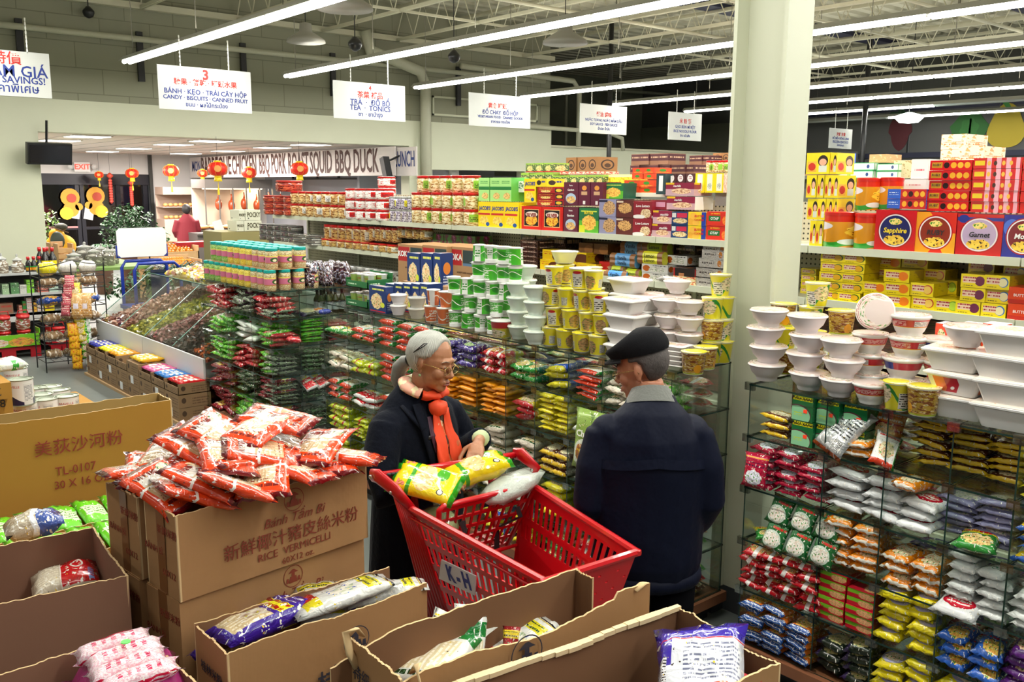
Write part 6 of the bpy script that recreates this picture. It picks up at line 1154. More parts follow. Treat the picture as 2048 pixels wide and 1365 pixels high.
for i,(px,py,z,rz,tx,ty) in enumerate(heap):
 p=AZ(px,py,z);o=packet('vermicelli_packet',.185,.25,.04,P_v,p,R(ANG1+rz),'red and white rice vermicelli packet in the big heap, %s'%['by the torn corner','at the corner edge','front edge, first','front edge, second','front middle','front, towards the cart','far front end','on the pillar side','left of the top','middle layer left','centre of the middle layer','middle layer right','right shoulder of the heap','second highest','standing near the crest','topmost of the heap','rightmost, over the carton end','leftmost, half inside','wedged in the middle','hanging over the front corner'][i],'packet','heap of vermicelli packets',seed=i%4,tilt=(R(tx),R(ty)))
 if i in(2,3,8,13,15,12):
  letter(o,'Bánh\nTằm',.034,ink2,(-.01,.045,.0365),(0,0,0),bold=.0012,shear=.15)
  letter(o,'鮮米',.024,flat('ink_green_dk',lin('#1c4a2c'),.5),(.05,.07,.034),(0,0,0))
def bagw(loc,w_,l_,t_,m,rz,tx,ty,lb,seed=1):return packet('noodle_bag',w_,l_,t_,m,loc,R(rz),lb,'packet',seed=seed,tilt=(R(tx),R(ty)))
# --- open carton with purple and white bags
def base_boxes(A,ang,L,W,z0,lab,m=kraft,n=3):
 u=Vector((math.cos(R(ang)),math.sin(R(ang)),0));h=z0/n
 for k in range(n):crate(A,ang,L,W,k*h+.001,(k+1)*h-.004,'%s, %s'%(lab,posn(k,n)),out=m,closed=True,seed=20+k)
PA,PANG,PL,PW=AZ(454,1311,.9),91.7,.67,.215
o=crate(PA,PANG,PL,PW,.62,.90,'open kraft carton holding purple and white noodle bags',seed=3,tops={'front':lambda u:.006*math.sin(7*u),'right':lambda u:-.10*u,'back':lambda u:-.01+.02*u},missing=('right',))
letter(o,'桂林米粉',.075,ink3,(PL*.62,-.006,.085),bold=.001);letter(o,'Bún Khô Quế Lâm',.03,ink3,(PL*.60,-.006,.03));letter(o,'仙牌',.04,ink3,(PL*.36,-.006,.06))
def emblem(o,x,y,z,r,m,txt=None):
 em=MB()
 for k_ in range(26):
  a0,a1=k_*math.pi/13,(k_+1)*math.pi/13;q=lambda r_,a:(r_*math.cos(a),0,r_*math.sin(a));em.face([q(r,a0),q(r,a1),q(r*.93,a1),q(r*.93,a0)])
 for pts in([(-.3,.0),(.3,0),(.42,-.6),(-.42,-.6)],[(-.55,.3),(.55,.3),(.1,.62),(-.1,.62)],[(-.15,0),(.15,0),(.15,.3),(-.15,.3)],[(-.7,-.1),(-.48,-.1),(-.42,-.55),(-.74,-.55)],[(.48,-.1),(.7,-.1),(.74,-.55),(.42,-.55)]):em.face([(p[0]*r,0,p[1]*r) for p in pts])
 ob('round_emblem',em.mesh('em',m),o,(x,y,z))
emblem(o,PL*.60,-.0062,.185,.045,ink3);letter(o,'OLDMAN QUE HUONG BRAND',.011,ink3,(PL*.60,-.0064,.13))
letter(o,'桂林米粉',.035,ink3,(-.0015,PW*.5,.18),(R(90),0,R(-90)));letter(o,'(中粗)\n60X14',.03,ink3,(-.0015,PW*.45,.10),(R(90),0,R(-90)))
base_boxes(PA,PANG,PL,PW,.62,'closed kraft carton under the purple bag carton')
P_pv=pmat('purple_bag','#3a1e90',[('r',.10,.55,.9,.70,'#e8e020'),('s',.12,.56,.88,.69,'#a81410',1.4),('r',.12,.10,.88,.50,'#cbb68e'),('s',.14,.12,.86,.48,'#e8dcc0',8,1),('f',.55,.40,.22,.12,'#8a5a30','#e8e0d0',9,'#b8b030'),('r',.05,.93,.95,.96,'#e8e020'),('s',.2,.75,.8,.84,'#e8e0f0',1)],.2,.7,crinkle=.4)
P_wv=pmat('white_yellow_bag','#d6d8d4',[('r',.10,.70,.9,.84,'#d8cc20'),('s',.14,.72,.8,.82,'#1a4a2a',1),('f',.5,.50,.34,.13,'#4a8a40','#eae6d8',9,'#2a5ac0'),('r',.1,.10,.6,.26,'#c01820'),('r',.6,.1,.9,.26,'#e0d028'),('w','#1a1a1a',.93,.006,4,0,.012),('r',.02,.90,.98,.915,'#c8b020')],.18,.7,crinkle=.5)
P_gv=pmat('green_white_bag','#dadcd6',[('r',0,.62,1,.80,'#157a34'),('r',.15,.15,.85,.58,'#dccfa8'),('s',.15,.15,.85,.58,'#f4ecd8',9,1),('e',.3,.45,.08,.05,'#8a1018'),('r',.1,.86,.9,.89,'#16140c'),('r',.1,.90,.9,.93,'#d8c020'),('s',.2,.05,.8,.14,'#14401c',1)],.18,.7,crinkle=.4)
def bagp(px,py,z,w_,l_,t_,m,rz,tx,ty,lb,seed=1,name='noodle_bag'):return packet(name,w_,l_,t_,m,AZ(px,py,z),R(rz),lb,'packet',seed=seed,tilt=(R(tx),R(ty)))
bagp(530,1262,.835,.17,.34,.07,P_pv,10,0,-8,'purple noodle bag with yellow band on top in the open carton',1)
bagp(480,1290,.76,.16,.30,.06,P_pv,30,5,8,'purple noodle bag deeper in the carton near the corner',2);bagp(700,1240,.78,.16,.32,.06,P_pv,-15,8,4,'purple noodle bag lying below the white bag',3)
bagp(685,1208,.865,.17,.34,.05,P_wv,-6,5,-10,'white, yellow and red noodle bag at the cart end of the carton',0);bagp(775,1200,.84,.14,.26,.05,P_wv,-25,6,-10,'white noodle bag with striped knot at the open carton end',2);bagp(640,1225,.79,.16,.3,.06,P_wv,70,0,0,'white noodle bag beneath the others in the middle',3)
# --- middle open carton
MA,MANG,ML,MW=AZ(800,1362,1.05),87.0,.80,.245
o=crate(MA,MANG,ML,MW,.70,1.05,'long open kraft carton with high back panel and torn front rim',seed=6,missing=('right',),tops={'back':lambda u:-.012+.0*u if u<.78 else-.012-.05*(u-.78)/.22,'front':lambda u:-.01+.012*math.sin(9*u)+(.0 if u<.85 else.02)},hs={'front':0},cutb=.055)
ob('side_flap',panel(.07,.335,.006,[kr_in,kr_in,kr_edge],77),o,(ML-.055,MW-.075,0),(0,0,R(92)))
tf=MB().tube([(0,0,0),(-.02,-.01,.03),(-.05,-.01,.028),(-.045,-.02,-.02),(-.03,-.03,-.06)],[(.012,.003)]*5,6);ob('torn_flap',tf.mesh('tf',kr_edge,True),o,(.03,MW-.01,.35));ob('torn_flap',tf.mesh('tf',kr_edge,True),o,(.045,.02,.345),(0,0,R(60)))
ob('torn_flap',MB().tube([(0,0,0),(.03,0,.012),(.05,.01,.004)],[(.012,.004)]*3,6).mesh('tf',kr_edge,True),o,(ML-.06,0,.36))
letter(o,'特級 . 米粉',.045,ink3,(-.0015,MW*.5,.27),(R(90),0,R(-90)));letter(o,'Bún Tươi',.04,ink3,(-.0015,MW*.45,.20),(R(90),0,R(-90)));emblem(o,ML*.45,-.0065,.30,.05,ink3)
base_boxes(MA,MANG,ML,MW,.70,'closed kraft carton under the long open one')
bagp(880,1330,.89,.20,.32,.06,P_gv,25,4,-8,'white and green noodle bag lying in the long carton',0);bagp(815,1350,.87,.18,.3,.06,P_gv,-15,10,0,'white and green noodle bag at the near corner of the long carton',2);bagp(935,1295,.905,.10,.22,.05,P_gv,60,60,10,'striped bag end standing up in the long carton, front one',1);bagp(875,1300,.90,.10,.2,.04,P_gv,20,55,10,'striped bag end standing up near the green bag',3);bagp(1035,1300,.87,.10,.26,.04,P_wv,0,14,5,'white and orange bag end leaning on the front rim',2);bagp(1022,1292,.90,.05,.10,.03,food('#8a1420','#a01824','#c83040',None,'#d8c020','#101010',31),40,60,0,'red bag end with black and yellow stripes',1)
# --- nearest open carton at the right
NA_FR=AZ(1562,1328,1.0);NANG=84.0;NL,NW=.95,.355;uu_=Vector((math.cos(R(NANG)),math.sin(R(NANG)),0))
NA=NA_FR-uu_*NL
o=crate(NA,NANG,NL,NW,.62,1.0,'nearest wide open carton with a blue and white bag inside',seed=9,inn=kr_in,tops={'back':lambda u:.004*math.sin(11*u),'right':lambda u:-.008*math.sin(6*u)})
rim=MB()
for k_ in range(24):
 a,b=k_/24*NL,(k_+1)/24*NL;j=.004*math.sin(11*(1-k_/24));rim.box(a,NW-.016-.004*math.sin(k_),.378+j,b,NW+.003,.390+j)
ob('folded_rim',rim.mesh('rim',flat('pale_rim',lin('#dcc49a'),.8)),o)
base_boxes(NA,NANG,NL,NW,.62,'closed kraft carton under the nearest open one')
P_bw=pmat('blue_white_bag','#cfd2da',[('r',0,.80,1,1,'#34209a'),('r',.0,.55,.22,.95,'#34209a'),('r',.02,.40,.16,.62,'#e4e4e8'),('s',.02,.40,.16,.62,'#1a1a28',9),('s',.35,.40,.95,.76,'#6a6e88',9),('r',.05,.22,.95,.36,'#dd4a1a'),('f',.4,.12,.26,.10,'#2a2a20','#dcc8a8',9,'#e07a30'),('w','#c82040',.79,.002,4,0,.006)],.15,.8,crinkle=.35)
bagw((-1.265,1.70,.925),.24,.32,.09,P_bw,34,24,-12,'large blue, white and orange noodle bag propped in the nearest carton',1);bagw((-1.36,1.30,.84),.15,.30,.06,P_pv,10,8,10,'purple noodle bag low in the nearest carton',2);bagw((-1.20,1.52,.82),.15,.28,.06,P_pv,-10,6,8,'purple and red bag in the near corner of the nearest carton',3);bagw((-1.25,1.28,.80),.15,.3,.06,P_pv,80,4,0,'purple noodle bag under the large blue and white one',0)
bagw((-1.19,1.76,.90),.08,.15,.03,food('#c01828','#d84a20','#f0c060',None,'#3a1e90','#fff',33),0,70,0,'red and blue bag end sticking up in the carton corner',1)
# --- cartons at the left
def from_fr(FR_,ang,L):u=Vector((math.cos(R(ang)),math.sin(R(ang)),0));return FR_-u*L
KA=from_fr(AZ(257,1152,1.0),85.5,.62)
o=crate(KA,85.5,.62,.48,.62,1.0,'wide pinkish kraft carton holding one red rice stick bag',out=kr_pink,inn=kr_pink,seed=12);letter(o,'CARAMELL',.05,ink2,(.10,-.006,.12));
rg=MB()
for k_ in range(40):
 a0,a1=k_*math.pi/20,(k_+1)*math.pi/20;q=lambda r_,a:(r_*math.cos(a),0,r_*math.sin(a));rg.face([q(.11,a0),q(.11,a1),q(.105,a1),q(.105,a0)])
ob('printed_ring',rg.mesh('rg',ink2),o,(.13,-.0063,.13));base_boxes(KA,85.5,.62,.48,.62,'closed carton under the pinkish one',kr_pink)
P_red=pmat('red_rice_bag','#cfc3ac',[('r',.05,.45,.95,1,'#c4101a'),('e',.35,.70,.14,.10,'#e8d8d0'),('e',.35,.70,.11,.07,'#c4101a'),('s',.55,.78,.92,.95,'#8aa0e0',1),('s',.1,.05,.9,.42,'#e8e0cc',12,1),('w','#f0e8e0',.45,.004,4,0,.008)],.2,.7,crinkle=.3)
bagp(135,1180,.83,.17,.20,.075,P_red,-12,6,6,'red and clear rice stick bag inside the pinkish carton',1)
QA=from_fr(AZ(397,1367,.9),92,.6)
o=crate(QA,92,.6,.385,.55,.90,'open carton in the near left corner with pink net bundle',out=kr_pink,inn=kr_pink,seed=15,hs={'front':0});base_boxes(QA,92,.6,.385,.55,'closed carton under the pink bundle carton',kr_pink)
ob('torn_flap',MB().face and MB().box(0,0,0,.05,.03,.004).mesh('tf',kr_edge),o,(.53,.30,.352),(R(-20),0,R(30)))
P_pk=pmat('pink_packet','#dd94ae',[('r',.04,.04,.96,.96,'#e6b4c4'),('n','#f4e4ea',26,.50),('r',.05,.02,.95,.06,'#c8103c'),('r',.05,.94,.95,.98,'#c8103c'),('e',.5,.85,.3,.08,'#cc1440'),('s',.2,.25,.8,.65,'#c8285a',5,1)],.25,.6,crinkle=.3)
pp=AZ(258,1312,.93)
for i in range(4):
 q=pp+Vector((-.09+i*.058,.01*(i%2),-.006*i));packet('noodle_bundle',.21,.066,.05,P_pk,q+Vector((0,-.01,-.03)),R(84),'pink and white wrapped noodle bundle in the net, %s from the back'%ordn(i),'packet','four pink noodle bundles',seed=i,tilt=(R(4),R(-5)))
nt=NB('pink_net');nt.setb(rough=.3,coat=.5);nt.b.inputs['Base Color'].default_value=C4('#c83a8c');nt.b.inputs['Alpha'].default_value=.55;nt.bump(nt.noise(nt.tc('Object'),60,3),.5,.01)
ob('net_bag',bag_mesh(.29,.31,.14,nt.m,2),loc=pp+Vector((.01,-.0,-.165)),rot=(0,0,R(84)),label='magenta net bag around the lower half of the noodle bundles',cat='net bag')
ob('price_sticker',MB().tube([(0,0,0),(0,0,.002)],[.013,.013],8).mesh('ps',flat('sticker_green',(.1,.85,.1),.4)),loc=pp+Vector((-.02,.0,.03)),label='bright green price sticker on a pink noodle bundle',cat='sticker')
# tall tan carton behind
TA=from_fr(AZ(343,800,1.1),88.5,1.15)
o=crate(TA,88.5,1.15,.19,.62,1.1,'tall yellowish-tan carton with maroon Chinese lettering',out=kr_tan,inn=flat('kraft_tan_in',lin('#a08248'),.8),seed=18,tops={'front':lambda u:.004*math.sin(8*u)-.004,'back':lambda u:-.0},name='cardboard_box')
letter(o,'美荻沙河粉',.078,ink2,(.715,-.0065,.33));letter(o,'TL-0107',.058,ink2,(.69,-.0065,.215),sx=.9);letter(o,'30 X 16 OZ',.055,ink2,(.715,-.0065,.150),sx=.9)
base_boxes(TA,88.5,1.15,.19,.62,'closed tan carton under the tall lettered one',kr_tan)
# shallow tan trays with lime green packs
limem=pmat('lime_pack','#6ad020',[('r',.1,.25,.9,.62,'#dfe8d0'),('s',.15,.3,.85,.58,'#50a020',3),('e',.3,.85,.1,.06,'#2a7a20')],.3,.5,crinkle=.3)
LA=AZ(120,1100,.72)
for c in range(2):
 la=Vector((-3.70-.33*c,.66,0));o=crate(la,90,.62,.31,.48,.70,'shallow tan carton of lime green packs, %s'%['near the stack','against the tall carton'][c],out=kr_tan,inn=kr_tan,seed=25+c);base_boxes(la,90,.62,.31,.48,'closed tan carton under the lime packs, %s'%['near','far'][c],kr_tan,2)
 for i in range(5):packet('lime_packet',.13,.24,.06,limem,la+Vector((-.155,.07+i*.115,.665)),R(90+4*(i%2)),'lime green noodle pack in the %s shallow carton, %s from left end'%(['near','far'][c],ordn(i)),'packet','lime green packs',seed=i%4,tilt=(R(10),R(14)))
P_bb=pmat('blue_clear_bag','#b5aa96',[('r',0,.55,1,1,'#3a58a8'),('e',.4,.75,.16,.10,'#b8c8e0'),('w','#dfe4ea',.55,.08,5,1,.05),('s',.1,.05,.9,.45,'#d8d0bc',9,1)],.15,.8,crinkle=.5)
bagp(72,1072,.82,.19,.20,.09,P_bb,-8,6,-6,'clear noodle bag with blue label behind the pinkish carton',2)
crate(Vector((-3.29,.30,0)),88,.45,.42,.40,.80,'plain tan carton supporting the blue labelled bag',out=kr_tan,seed=31,closed=True);
# --- big cans and tan cartons at the left
canm=pmat('can_label','#e0deda',[('f',.55,.30,.08,.24,'#e0a010','#f0c020',5,'#d89810'),('f',.08,.30,.08,.24,'#e0a010','#f0c020',5,'#d89810'),('r',.26,.08,.40,.85,'#cfcdc8'),('s',.27,.2,.39,.8,'#7a7a80',12),('r',.72,.08,.86,.85,'#cfcdc8'),('s',.73,.2,.85,.8,'#7a7a80',12)],.3,.5,var=.04)
canb=pmat('can_label_blue','#e0deda',[('w','#0c1240',.08,.14,12.5,1,.20),('r',.26,.04,.40,.85,'#d5d3ce'),('s',.27,.2,.39,.8,'#7a7a80',12),('f',.5,.5,.05,.2,'#e0b010','#f0d020',5,'#d89810')],.3,.5,var=.04)
metal=flat('tin_lid',lin('#8f9884'),.38,metal=.5)
r_,h_=.078,.178
def can(p,lm,rz,lb):
 o=ob('large_can',smooth_by_angle(MB().lathe([(r_,.004),(r_,h_-.004)],28,cap=False,vrange=(0,h_)).mesh('can',lm)),loc=(p.x,p.y,p.z),rot=(0,0,rz),label=lb,cat='can')
 ob('lid',smooth_by_angle(MB().lathe([(r_+.002,h_-.006),(r_+.003,h_),(r_-.003,h_+.001),(r_-.005,h_-.004),(r_*.6,h_-.003),(r_*.58,h_-.006),(.001,h_-.006)],28,cap=False).mesh('lid',metal)),o)
 ob('rim',smooth_by_angle(MB().lathe([(r_-.003,0),(r_+.003,0),(r_+.002,.006)],28).mesh('rim',metal)),o)
 m=MB();me=text_mesh('CARAVELLE',.022,rtx);
 for a0 in(.10,.57):
  me2=me.copy()
  for vt in me2.vertices:
   a=a0*6.283+vt.co.x/r_;vt.co=Vector(((r_+.0006)*math.cos(a),(r_+.0006)*math.sin(a),h_*.74+vt.co.y))
  ob('lettering',me2,o)
 return o
zc=.68-h_
for i,(px,py,rz) in enumerate(((49,804,2.9),(91,797,2.3),(133,791,3.3),(82,788,2.6),(117,779,3.0),(71,775,2.2),(100,772,2.6))):
 q=AZ(px,py,.68);q.z=zc;can(q,canm,rz+R(-60),'large white fruit can in the lower layer, %s'%['below the blue-footed can','front middle','front, nearest the aisle','middle row','back, nearest the aisle','back, beside the blue-footed can','rearmost'][i])
q=AZ(40,757,.86);q.z=.68+.001;can(q,canb,R(-95),'large white can with dark blue foot on the upper layer');q=AZ(30,735,.86);q.z=.68;can(q,canm,R(-70),'large white can behind the blue-footed one on the upper layer')
ob('cardboard_box',MB().box(-7.75,.9,0,-6.45,1.95,zc-.002).mesh('cardboard_box',kr_tan),label='low tan cartons carrying the large cans',cat='cardboard box')
def tanbox(px,py,z,L,W,h,txt,lb):
 p=AZ(px,py,z);o=ob('cardboard_box',MB().box(-W,-L,-h,0,0,0).mesh('tb',kr_tan),loc=p,label=lb,cat='cardboard box');letter(o,txt,.07,btx,(.0015,-.09,-.05),(R(90),0,R(90)) if txt!='24' else(R(90),R(180),R(90)));return o
tanbox(24,790,.86,.5,.4,.25,'428','tan carton printed 428 at the left frame edge');tanbox(22,765,.96,.5,.4,.098,'24','tan carton printed 24 upside down on top of the 428 carton')
ob('cardboard_box',MB().box(-6.75,.6,0,-6.1,1.2,.608).mesh('tb',kr_tan),label='tan carton under the 428 carton',cat='cardboard box')
packet('noodle_bag',.2,.25,.08,P_wg,AZ(8,745,.96)+Vector((0,0,.01)),0,'green and white packet on the tan carton at the frame edge',seed=1)
# ================================================================ RED PLASTIC SHOPPING CART
redp_=flat('cart_red',lin('#c00c18'),.28,coat=.4,spec=.5);gripm=flat('grip_black',(.015,.015,.017),.4);wheelm=flat('wheel_grey',(.08,.08,.085),.5)
CO=Vector((-2.3,2.0,0));cart=ob('shopping_cart',None,loc=CO,label='red plastic shopping cart with a K-H plate beside the cartons',cat='shopping cart')
def cv(p):return Vector(p)-CO
P0,P1,P2,P3=[cv(p) for p in((-2.712,1.80,.97),(-1.93,1.775,.955),(-1.905,2.165,.955),(-2.675,2.34,.97))]
b0,b1,b2,b3=[cv(p) for p in((-2.62,1.90,.50),(-2.01,1.86,.60),(-1.99,2.09,.60),(-2.60,2.24,.50))]
def lattice(name,a,b,c,d,nu,nv,fu=.34,fv=.3,solid_top=.05,t=.006,parent=cart,rows=None,m=redp_):
 """quad a-b (top) d-c (bottom) as a moulded grid; rows: list of (v0, v1) hole rows"""
 mb=MB();N=(b-a).cross(d-a).normalized()*t
 P=lambda u,v_:(a.lerp(b,u)).lerp(d.lerp(c,u),v_)
 def strip(u0,v0,u1,v1):
  q=[P(u0,v0),P(u1,v0),P(u1,v1),P(u0,v1)];q2=[p+N for p in q]
  mb.face(q);mb.face(q2[::-1])
  for i in range(4):mb.face([q[i],q2[i],q2[(i+1)%4],q[(i+1)%4]])
 rows=rows or[(solid_top+(1-solid_top)*i/nv+.02,solid_top+(1-solid_top)*(i+1)/nv-.03) for i in range(nv)]
 v_=0
 for(r0,r1) in rows:
  strip(0,v_,1,r0)
  for k in range(nu+1):
   uc=k/nu;w_=fu/nu/2;strip(max(0,uc-w_),r0,min(1,uc+w_),r1)
  v_=r1
 strip(0,v_,1,1);return ob(name,mb.mesh(name,m),parent)
rowsS=[(.07,.24),(.29,.44),(.50,.62),(.67,.78),(.83,.93)]
lattice('side_wall',P0,P1,b1,b0,19,5,.42,rows=rowsS);lattice('side_wall',P2,P3,b3,b2,19,5,.42,rows=[(.10,.28),(.34,.46),(.80,.92)])
# front wall: solid sheet pierced by small holes
def pierced(name,a,b,c,d,nu,nv,hole=.22,t=.006):
 mb=MB();N=(b-a).cross(d-a).normalized()*t;P=lambda u,v_:(a.lerp(b,u)).lerp(d.lerp(c,u),v_)
 for i in range(nu):
  for j in range(nv):
   u0,u1,v0,v1=i/nu,(i+1)/nu,j/nv,(j+1)/nv;hu,hv=hole/nu/1.6,hole/nv/2;o_=.0 if j%2 else.0;cu,cv_=(u0+u1)/2+o_,(v0+v1)/2
   q=[(u0,v0),(u1,v0),(u1,v1),(u0,v1)]
   if(i+j)%2:mb.face([P(*x) for x in q]);mb.face([P(*x)+N for x in q][::-1]);continue
   h=[(cu-hu,cv_-hv),(cu+hu,cv_-hv),(cu+hu,cv_+hv),(cu-hu,cv_+hv)]
   for k in range(4):
    k2=(k+1)%4;mb.face([P(*q[k]),P(*q[k2]),P(*h[k2]),P(*h[k])]);mb.face([P(*q[k])+N,P(*h[k])+N,P(*h[k2])+N,P(*q[k2])+N]);mb.face([P(*h[k]),P(*h[k2]),P(*h[k2])+N,P(*h[k])+N])
 return ob(name,mb.mesh(name,redp_),cart)
pierced('front_wall',P1,P2,b2,b1,9,11);lattice('basket_floor',b0,b1,b2,b3,14,6,.4)
rimo=MB()
for a,b in((P0,P1),(P1,P2),(P2,P3)):rimo.tube([a,b],[.014,.014],8)
for p in(P1,P2):rimo.lathe([(.001,-.014),(.015,-.008),(.016,0),(.015,.008),(.001,.014)],10,c=p)
ob('rim',smooth_by_angle(rimo.mesh('rim',redp_)),cart)
rb=MB().tube([P0+Vector((.02,-.012,-.03)),P1+Vector((0,-.012,-.03))],[.006,.006],6);ob('side_moulding',rb.mesh('sm',redp_,True),cart)
# ribbed rear side panels running up to the handle, with rounded brackets
for s_,(pt,hb,bt) in enumerate(((P0,cv((-2.85,1.735,1.065)),b0),(P3,cv((-2.72,2.335,1.065)),b3))):
 n=8;hb2=hb+Vector((.10,.025 if s_==0 else.01,-.04))
 for k in range(n):
  f_=k/(n-1);top=hb2.lerp(pt+Vector((-.0,0,0)),f_);bot=(bt+Vector((-.06,0,-.12))).lerp(bt+Vector((.05,0,0)),f_)
  mid=top.lerp(bot,.25)+Vector((-.015*(1-f_)+.03,0,0))*.6
  ob('rib',MB().tube([top,mid,bot],[(.007,.009)]*3,6).mesh('rib',redp_,True),cart)
 sh=MB();q=[hb2,pt,bt+Vector((.05,0,0)),bt+Vector((-.06,0,-.12))];off=Vector((0,.006 if s_==0 else-.006,0));sh.face([p+off for p in q]);sh.face([p+off*2 for p in q][::-1]);ob('rear_side_panel',sh.mesh('rsp',redp_),cart)
 br_=MB().tube([hb+Vector((-.01,0,.005)),hb+Vector((.03,0,.012)),hb2+Vector((.01,0,.012)),pt+Vector((.02,0,0))],[(.012,.026),(.012,.030),(.012,.026),(.012,.018)],10,up=(0,0,1));ob('handle_bracket',br_.mesh('br',redp_,True),cart)
 ob('bolt',MB().tube([hb+Vector((.0,-.016,.003)),hb+Vector((0,.016,.003))],[.009,.009],8).mesh('bolt',chrome,True),cart);ob('bolt',MB().tube([hb2+Vector((.0,-.016,.003)),hb2+Vector((0,.016,.003))],[.007,.007],8).mesh('bolt',chrome,True),cart)
ha,hbb=cv((-2.85,1.745,1.068)),cv((-2.72,2.335,1.068));ob('handle_bar',MB().tube([ha,hbb],[.013,.013],10).mesh('hbar',redp_,True),cart)
hg=MB()
for k in range(12):hg.lathe([(.003,-.008),(.015,-.006),(.017,0),(.015,.006),(.003,.008)],10,c=ha.lerp(hbb,.08+k*.028))
ob('coiled_grip',hg.mesh('hg',gripm,True),cart)
# hinged child seat panel
sa,sb,sc,sd=cv((-2.60,1.86,.975)),cv((-2.575,2.31,.975)),cv((-2.70,2.27,.70)),cv((-2.72,1.93,.70))
lattice('seat_panel',sa,sb,sc,sd,11,5,.28,rows=[(.06,.20),(.25,.40),(.45,.60),(.65,.80),(.84,.94)])
ob('seat_panel_rim',MB().tube([sd,sa,sa+Vector((.0,.02,.012)),sb+Vector((0,-.02,.012)),sb,sc],[.011]*6,8).mesh('spr',redp_,True),cart);ob('seat_crossbar',MB().tube([sd.lerp(sc,.3)+Vector((.06,0,.02)),sc+Vector((.06,0,.02))],[.008,.008],8).mesh('scb',redp_,True),cart)
lattice('seat_floor',sd,sc,cv((-2.84,2.27,.72)),cv((-2.86,1.92,.72)),8,3,.4)
for f_ in(.2,.78):ob('safety_strap',MB().tube([sa.lerp(sb,f_)+Vector((.012,0,-.06)),sa.lerp(sb,f_)+Vector((.02,.01,-.10)),sd.lerp(sc,f_)+Vector((.03,0,.10)),sd.lerp(sc,f_)+Vector((.03,0,.0))],[(.012,.003)]*4,6).mesh('strap',gripm),cart)
# plate with the letters
pn=(P1-P0).cross(b0-P0).normalized();
if pn.y>0:pn=-pn
def wallpt(px,py):
 d=ray(px,py);Pw=P0+CO;t_=(Pw-CAM).dot(pn)/d.dot(pn);return CAM+d*t_-CO+pn*.004
q=[wallpt(*p) for p in((886,1118),(955,1151),(953,1190),(881,1156))];pm_=MB();q2=[p+pn*.004 for p in q]
pm_.face([q2[3],q2[2],q2[1],q2[0]])
for i in range(4):pm_.face([q[i],q2[i],q2[(i+1)%4],q[(i+1)%4]])
ob('name_plate',pm_.mesh('np',flat('plate_white',(.75,.75,.80),.35)),cart)
ex=(q2[2]-q2[3]).normalized();ez=(q2[0]-q2[3]);ez=(ez-ex*ez.dot(ex)).normalized();M=Matrix((ex,ez,ex.cross(ez))).transposed().to_4x4();M.translation=(q2[0]+q2[1]+q2[2]+q2[3])/4+pn*.001+ex*.01
lt=ob('lettering',text_mesh('K - H',.085,flat('ink_plate_blue',lin('#14248c'),.4),bold=.004,sx=.78),cart);lt.matrix_basis=M
# chassis and wheels
ch=MB()
for y in(1.88,2.26):ch.tube([cv((-2.80,y,1.02)),cv((-2.72,y,.5)),cv((-2.66,y,.20)),cv((-2.0,y+(.02 if y<2 else-.06),.16))],[.014]*4,8)
ch.tube([cv((-2.66,1.88,.22)),cv((-2.66,2.26,.22))],[.014]*2,8)
ob('chassis',ch.mesh('ch',redp_,True),cart)
for x,y in((-2.62,1.88),(-2.62,2.26),(-2.04,1.93),(-2.04,2.17)):
 w_=ob('wheel',MB().tube([cv((x,y-.014,.06)),cv((x,y+.014,.06))],[.06,.06],16).mesh('wheel',wheelm),cart);ob('caster_fork',MB().box(x-.015-CO.x,y-.022-CO.y,.05,x+.015-CO.x,y-.016-CO.y,.17).box(x-.015-CO.x,y+.016-CO.y,.05,x+.015-CO.x,y+.022-CO.y,.17).mesh('fk',chrome),w_)
# groceries in the child seat
P_cr=pmat('yellow_cracker_bag','#efd414',[('r',0,0,1,.07,'#2aa81e'),('r',0,.93,1,1,'#2aa81e'),('r',.0,.28,1,.34,'#3aa020'),('f',.5,.50,.40,.15,'#d8a860','#f0d8a0',9,'#e8b040'),('e',.3,.72,.20,.09,'#4aa828'),('e',.8,.78,.08,.05,'#1a1a10'),('e',.8,.78,.06,.035,'#f0e8d0')],.18,.8,crinkle=.28)
g1=packet('snack_bag',.175,.27,.065,P_cr,(-2.735,1.90,1.015),R(-62),'yellow and green cracker bag in the cart seat',seed=1,tilt=(R(-10),R(28)))
letter(g1,'SERIES',.045,flat('ink_orange_dark',lin('#b83a10'),.4),(0,-.085,.058),(R(8),0,0),bold=.002)
g2=packet('snack_bag',.15,.30,.08,P_cr,(-2.735,2.13,1.005),R(-10),"yellow and green cracker bag under the woman's hand",seed=2,tilt=(R(12),R(10)))
plb=NB('carrier_plastic');plb.setb(rough=.22,coat=.5);plb.b.inputs['Base Color'].default_value=C4('#c9d2c8');plb.b.inputs['Alpha'].default_value=.82;plb.bump(plb.noise(plb.tc('Object'),16,4,.6),.8,.02)
cb_=MB();n=18
pr=[(.005,.05),(.05,.055),(.095,.03),(.115,.0),(.10,-.04),(.05,-.06),(.003,-.062)]
cb_.lathe(pr,n);me=cb_.mesh('carrier',plb.m,True)
for vt in me.vertices:vt.co=Vector((vt.co.x*.72,vt.co.y*1.45,vt.co.z*.62))+Vector((1,1,1))*noise.noise(vt.co*22)*.018
ob('plastic_bag',me,loc=(-2.63,2.235,.985),rot=(R(8),0,R(8)),label='white carrier bag of greens resting on the cart seat rim',cat='plastic bag')
cbm=NB('cabbage');v=cbm.tc('Object');cbm.link(cbm.mix(cbm.noise(v,14,4,.6),lin('#9fc46a'),lin('#e2ecc0')),cbm.b.inputs['Base Color']);cbm.setb(rough=.35,coat=.4);cbm.bump(cbm.noise(v,22,4,.7),.6,.02)
me=MB().lathe([(.003,-.075),(.045,-.065),(.075,-.035),(.085,0),(.075,.04),(.045,.068),(.003,.078)],20).mesh('cabbage',cbm.m,True)
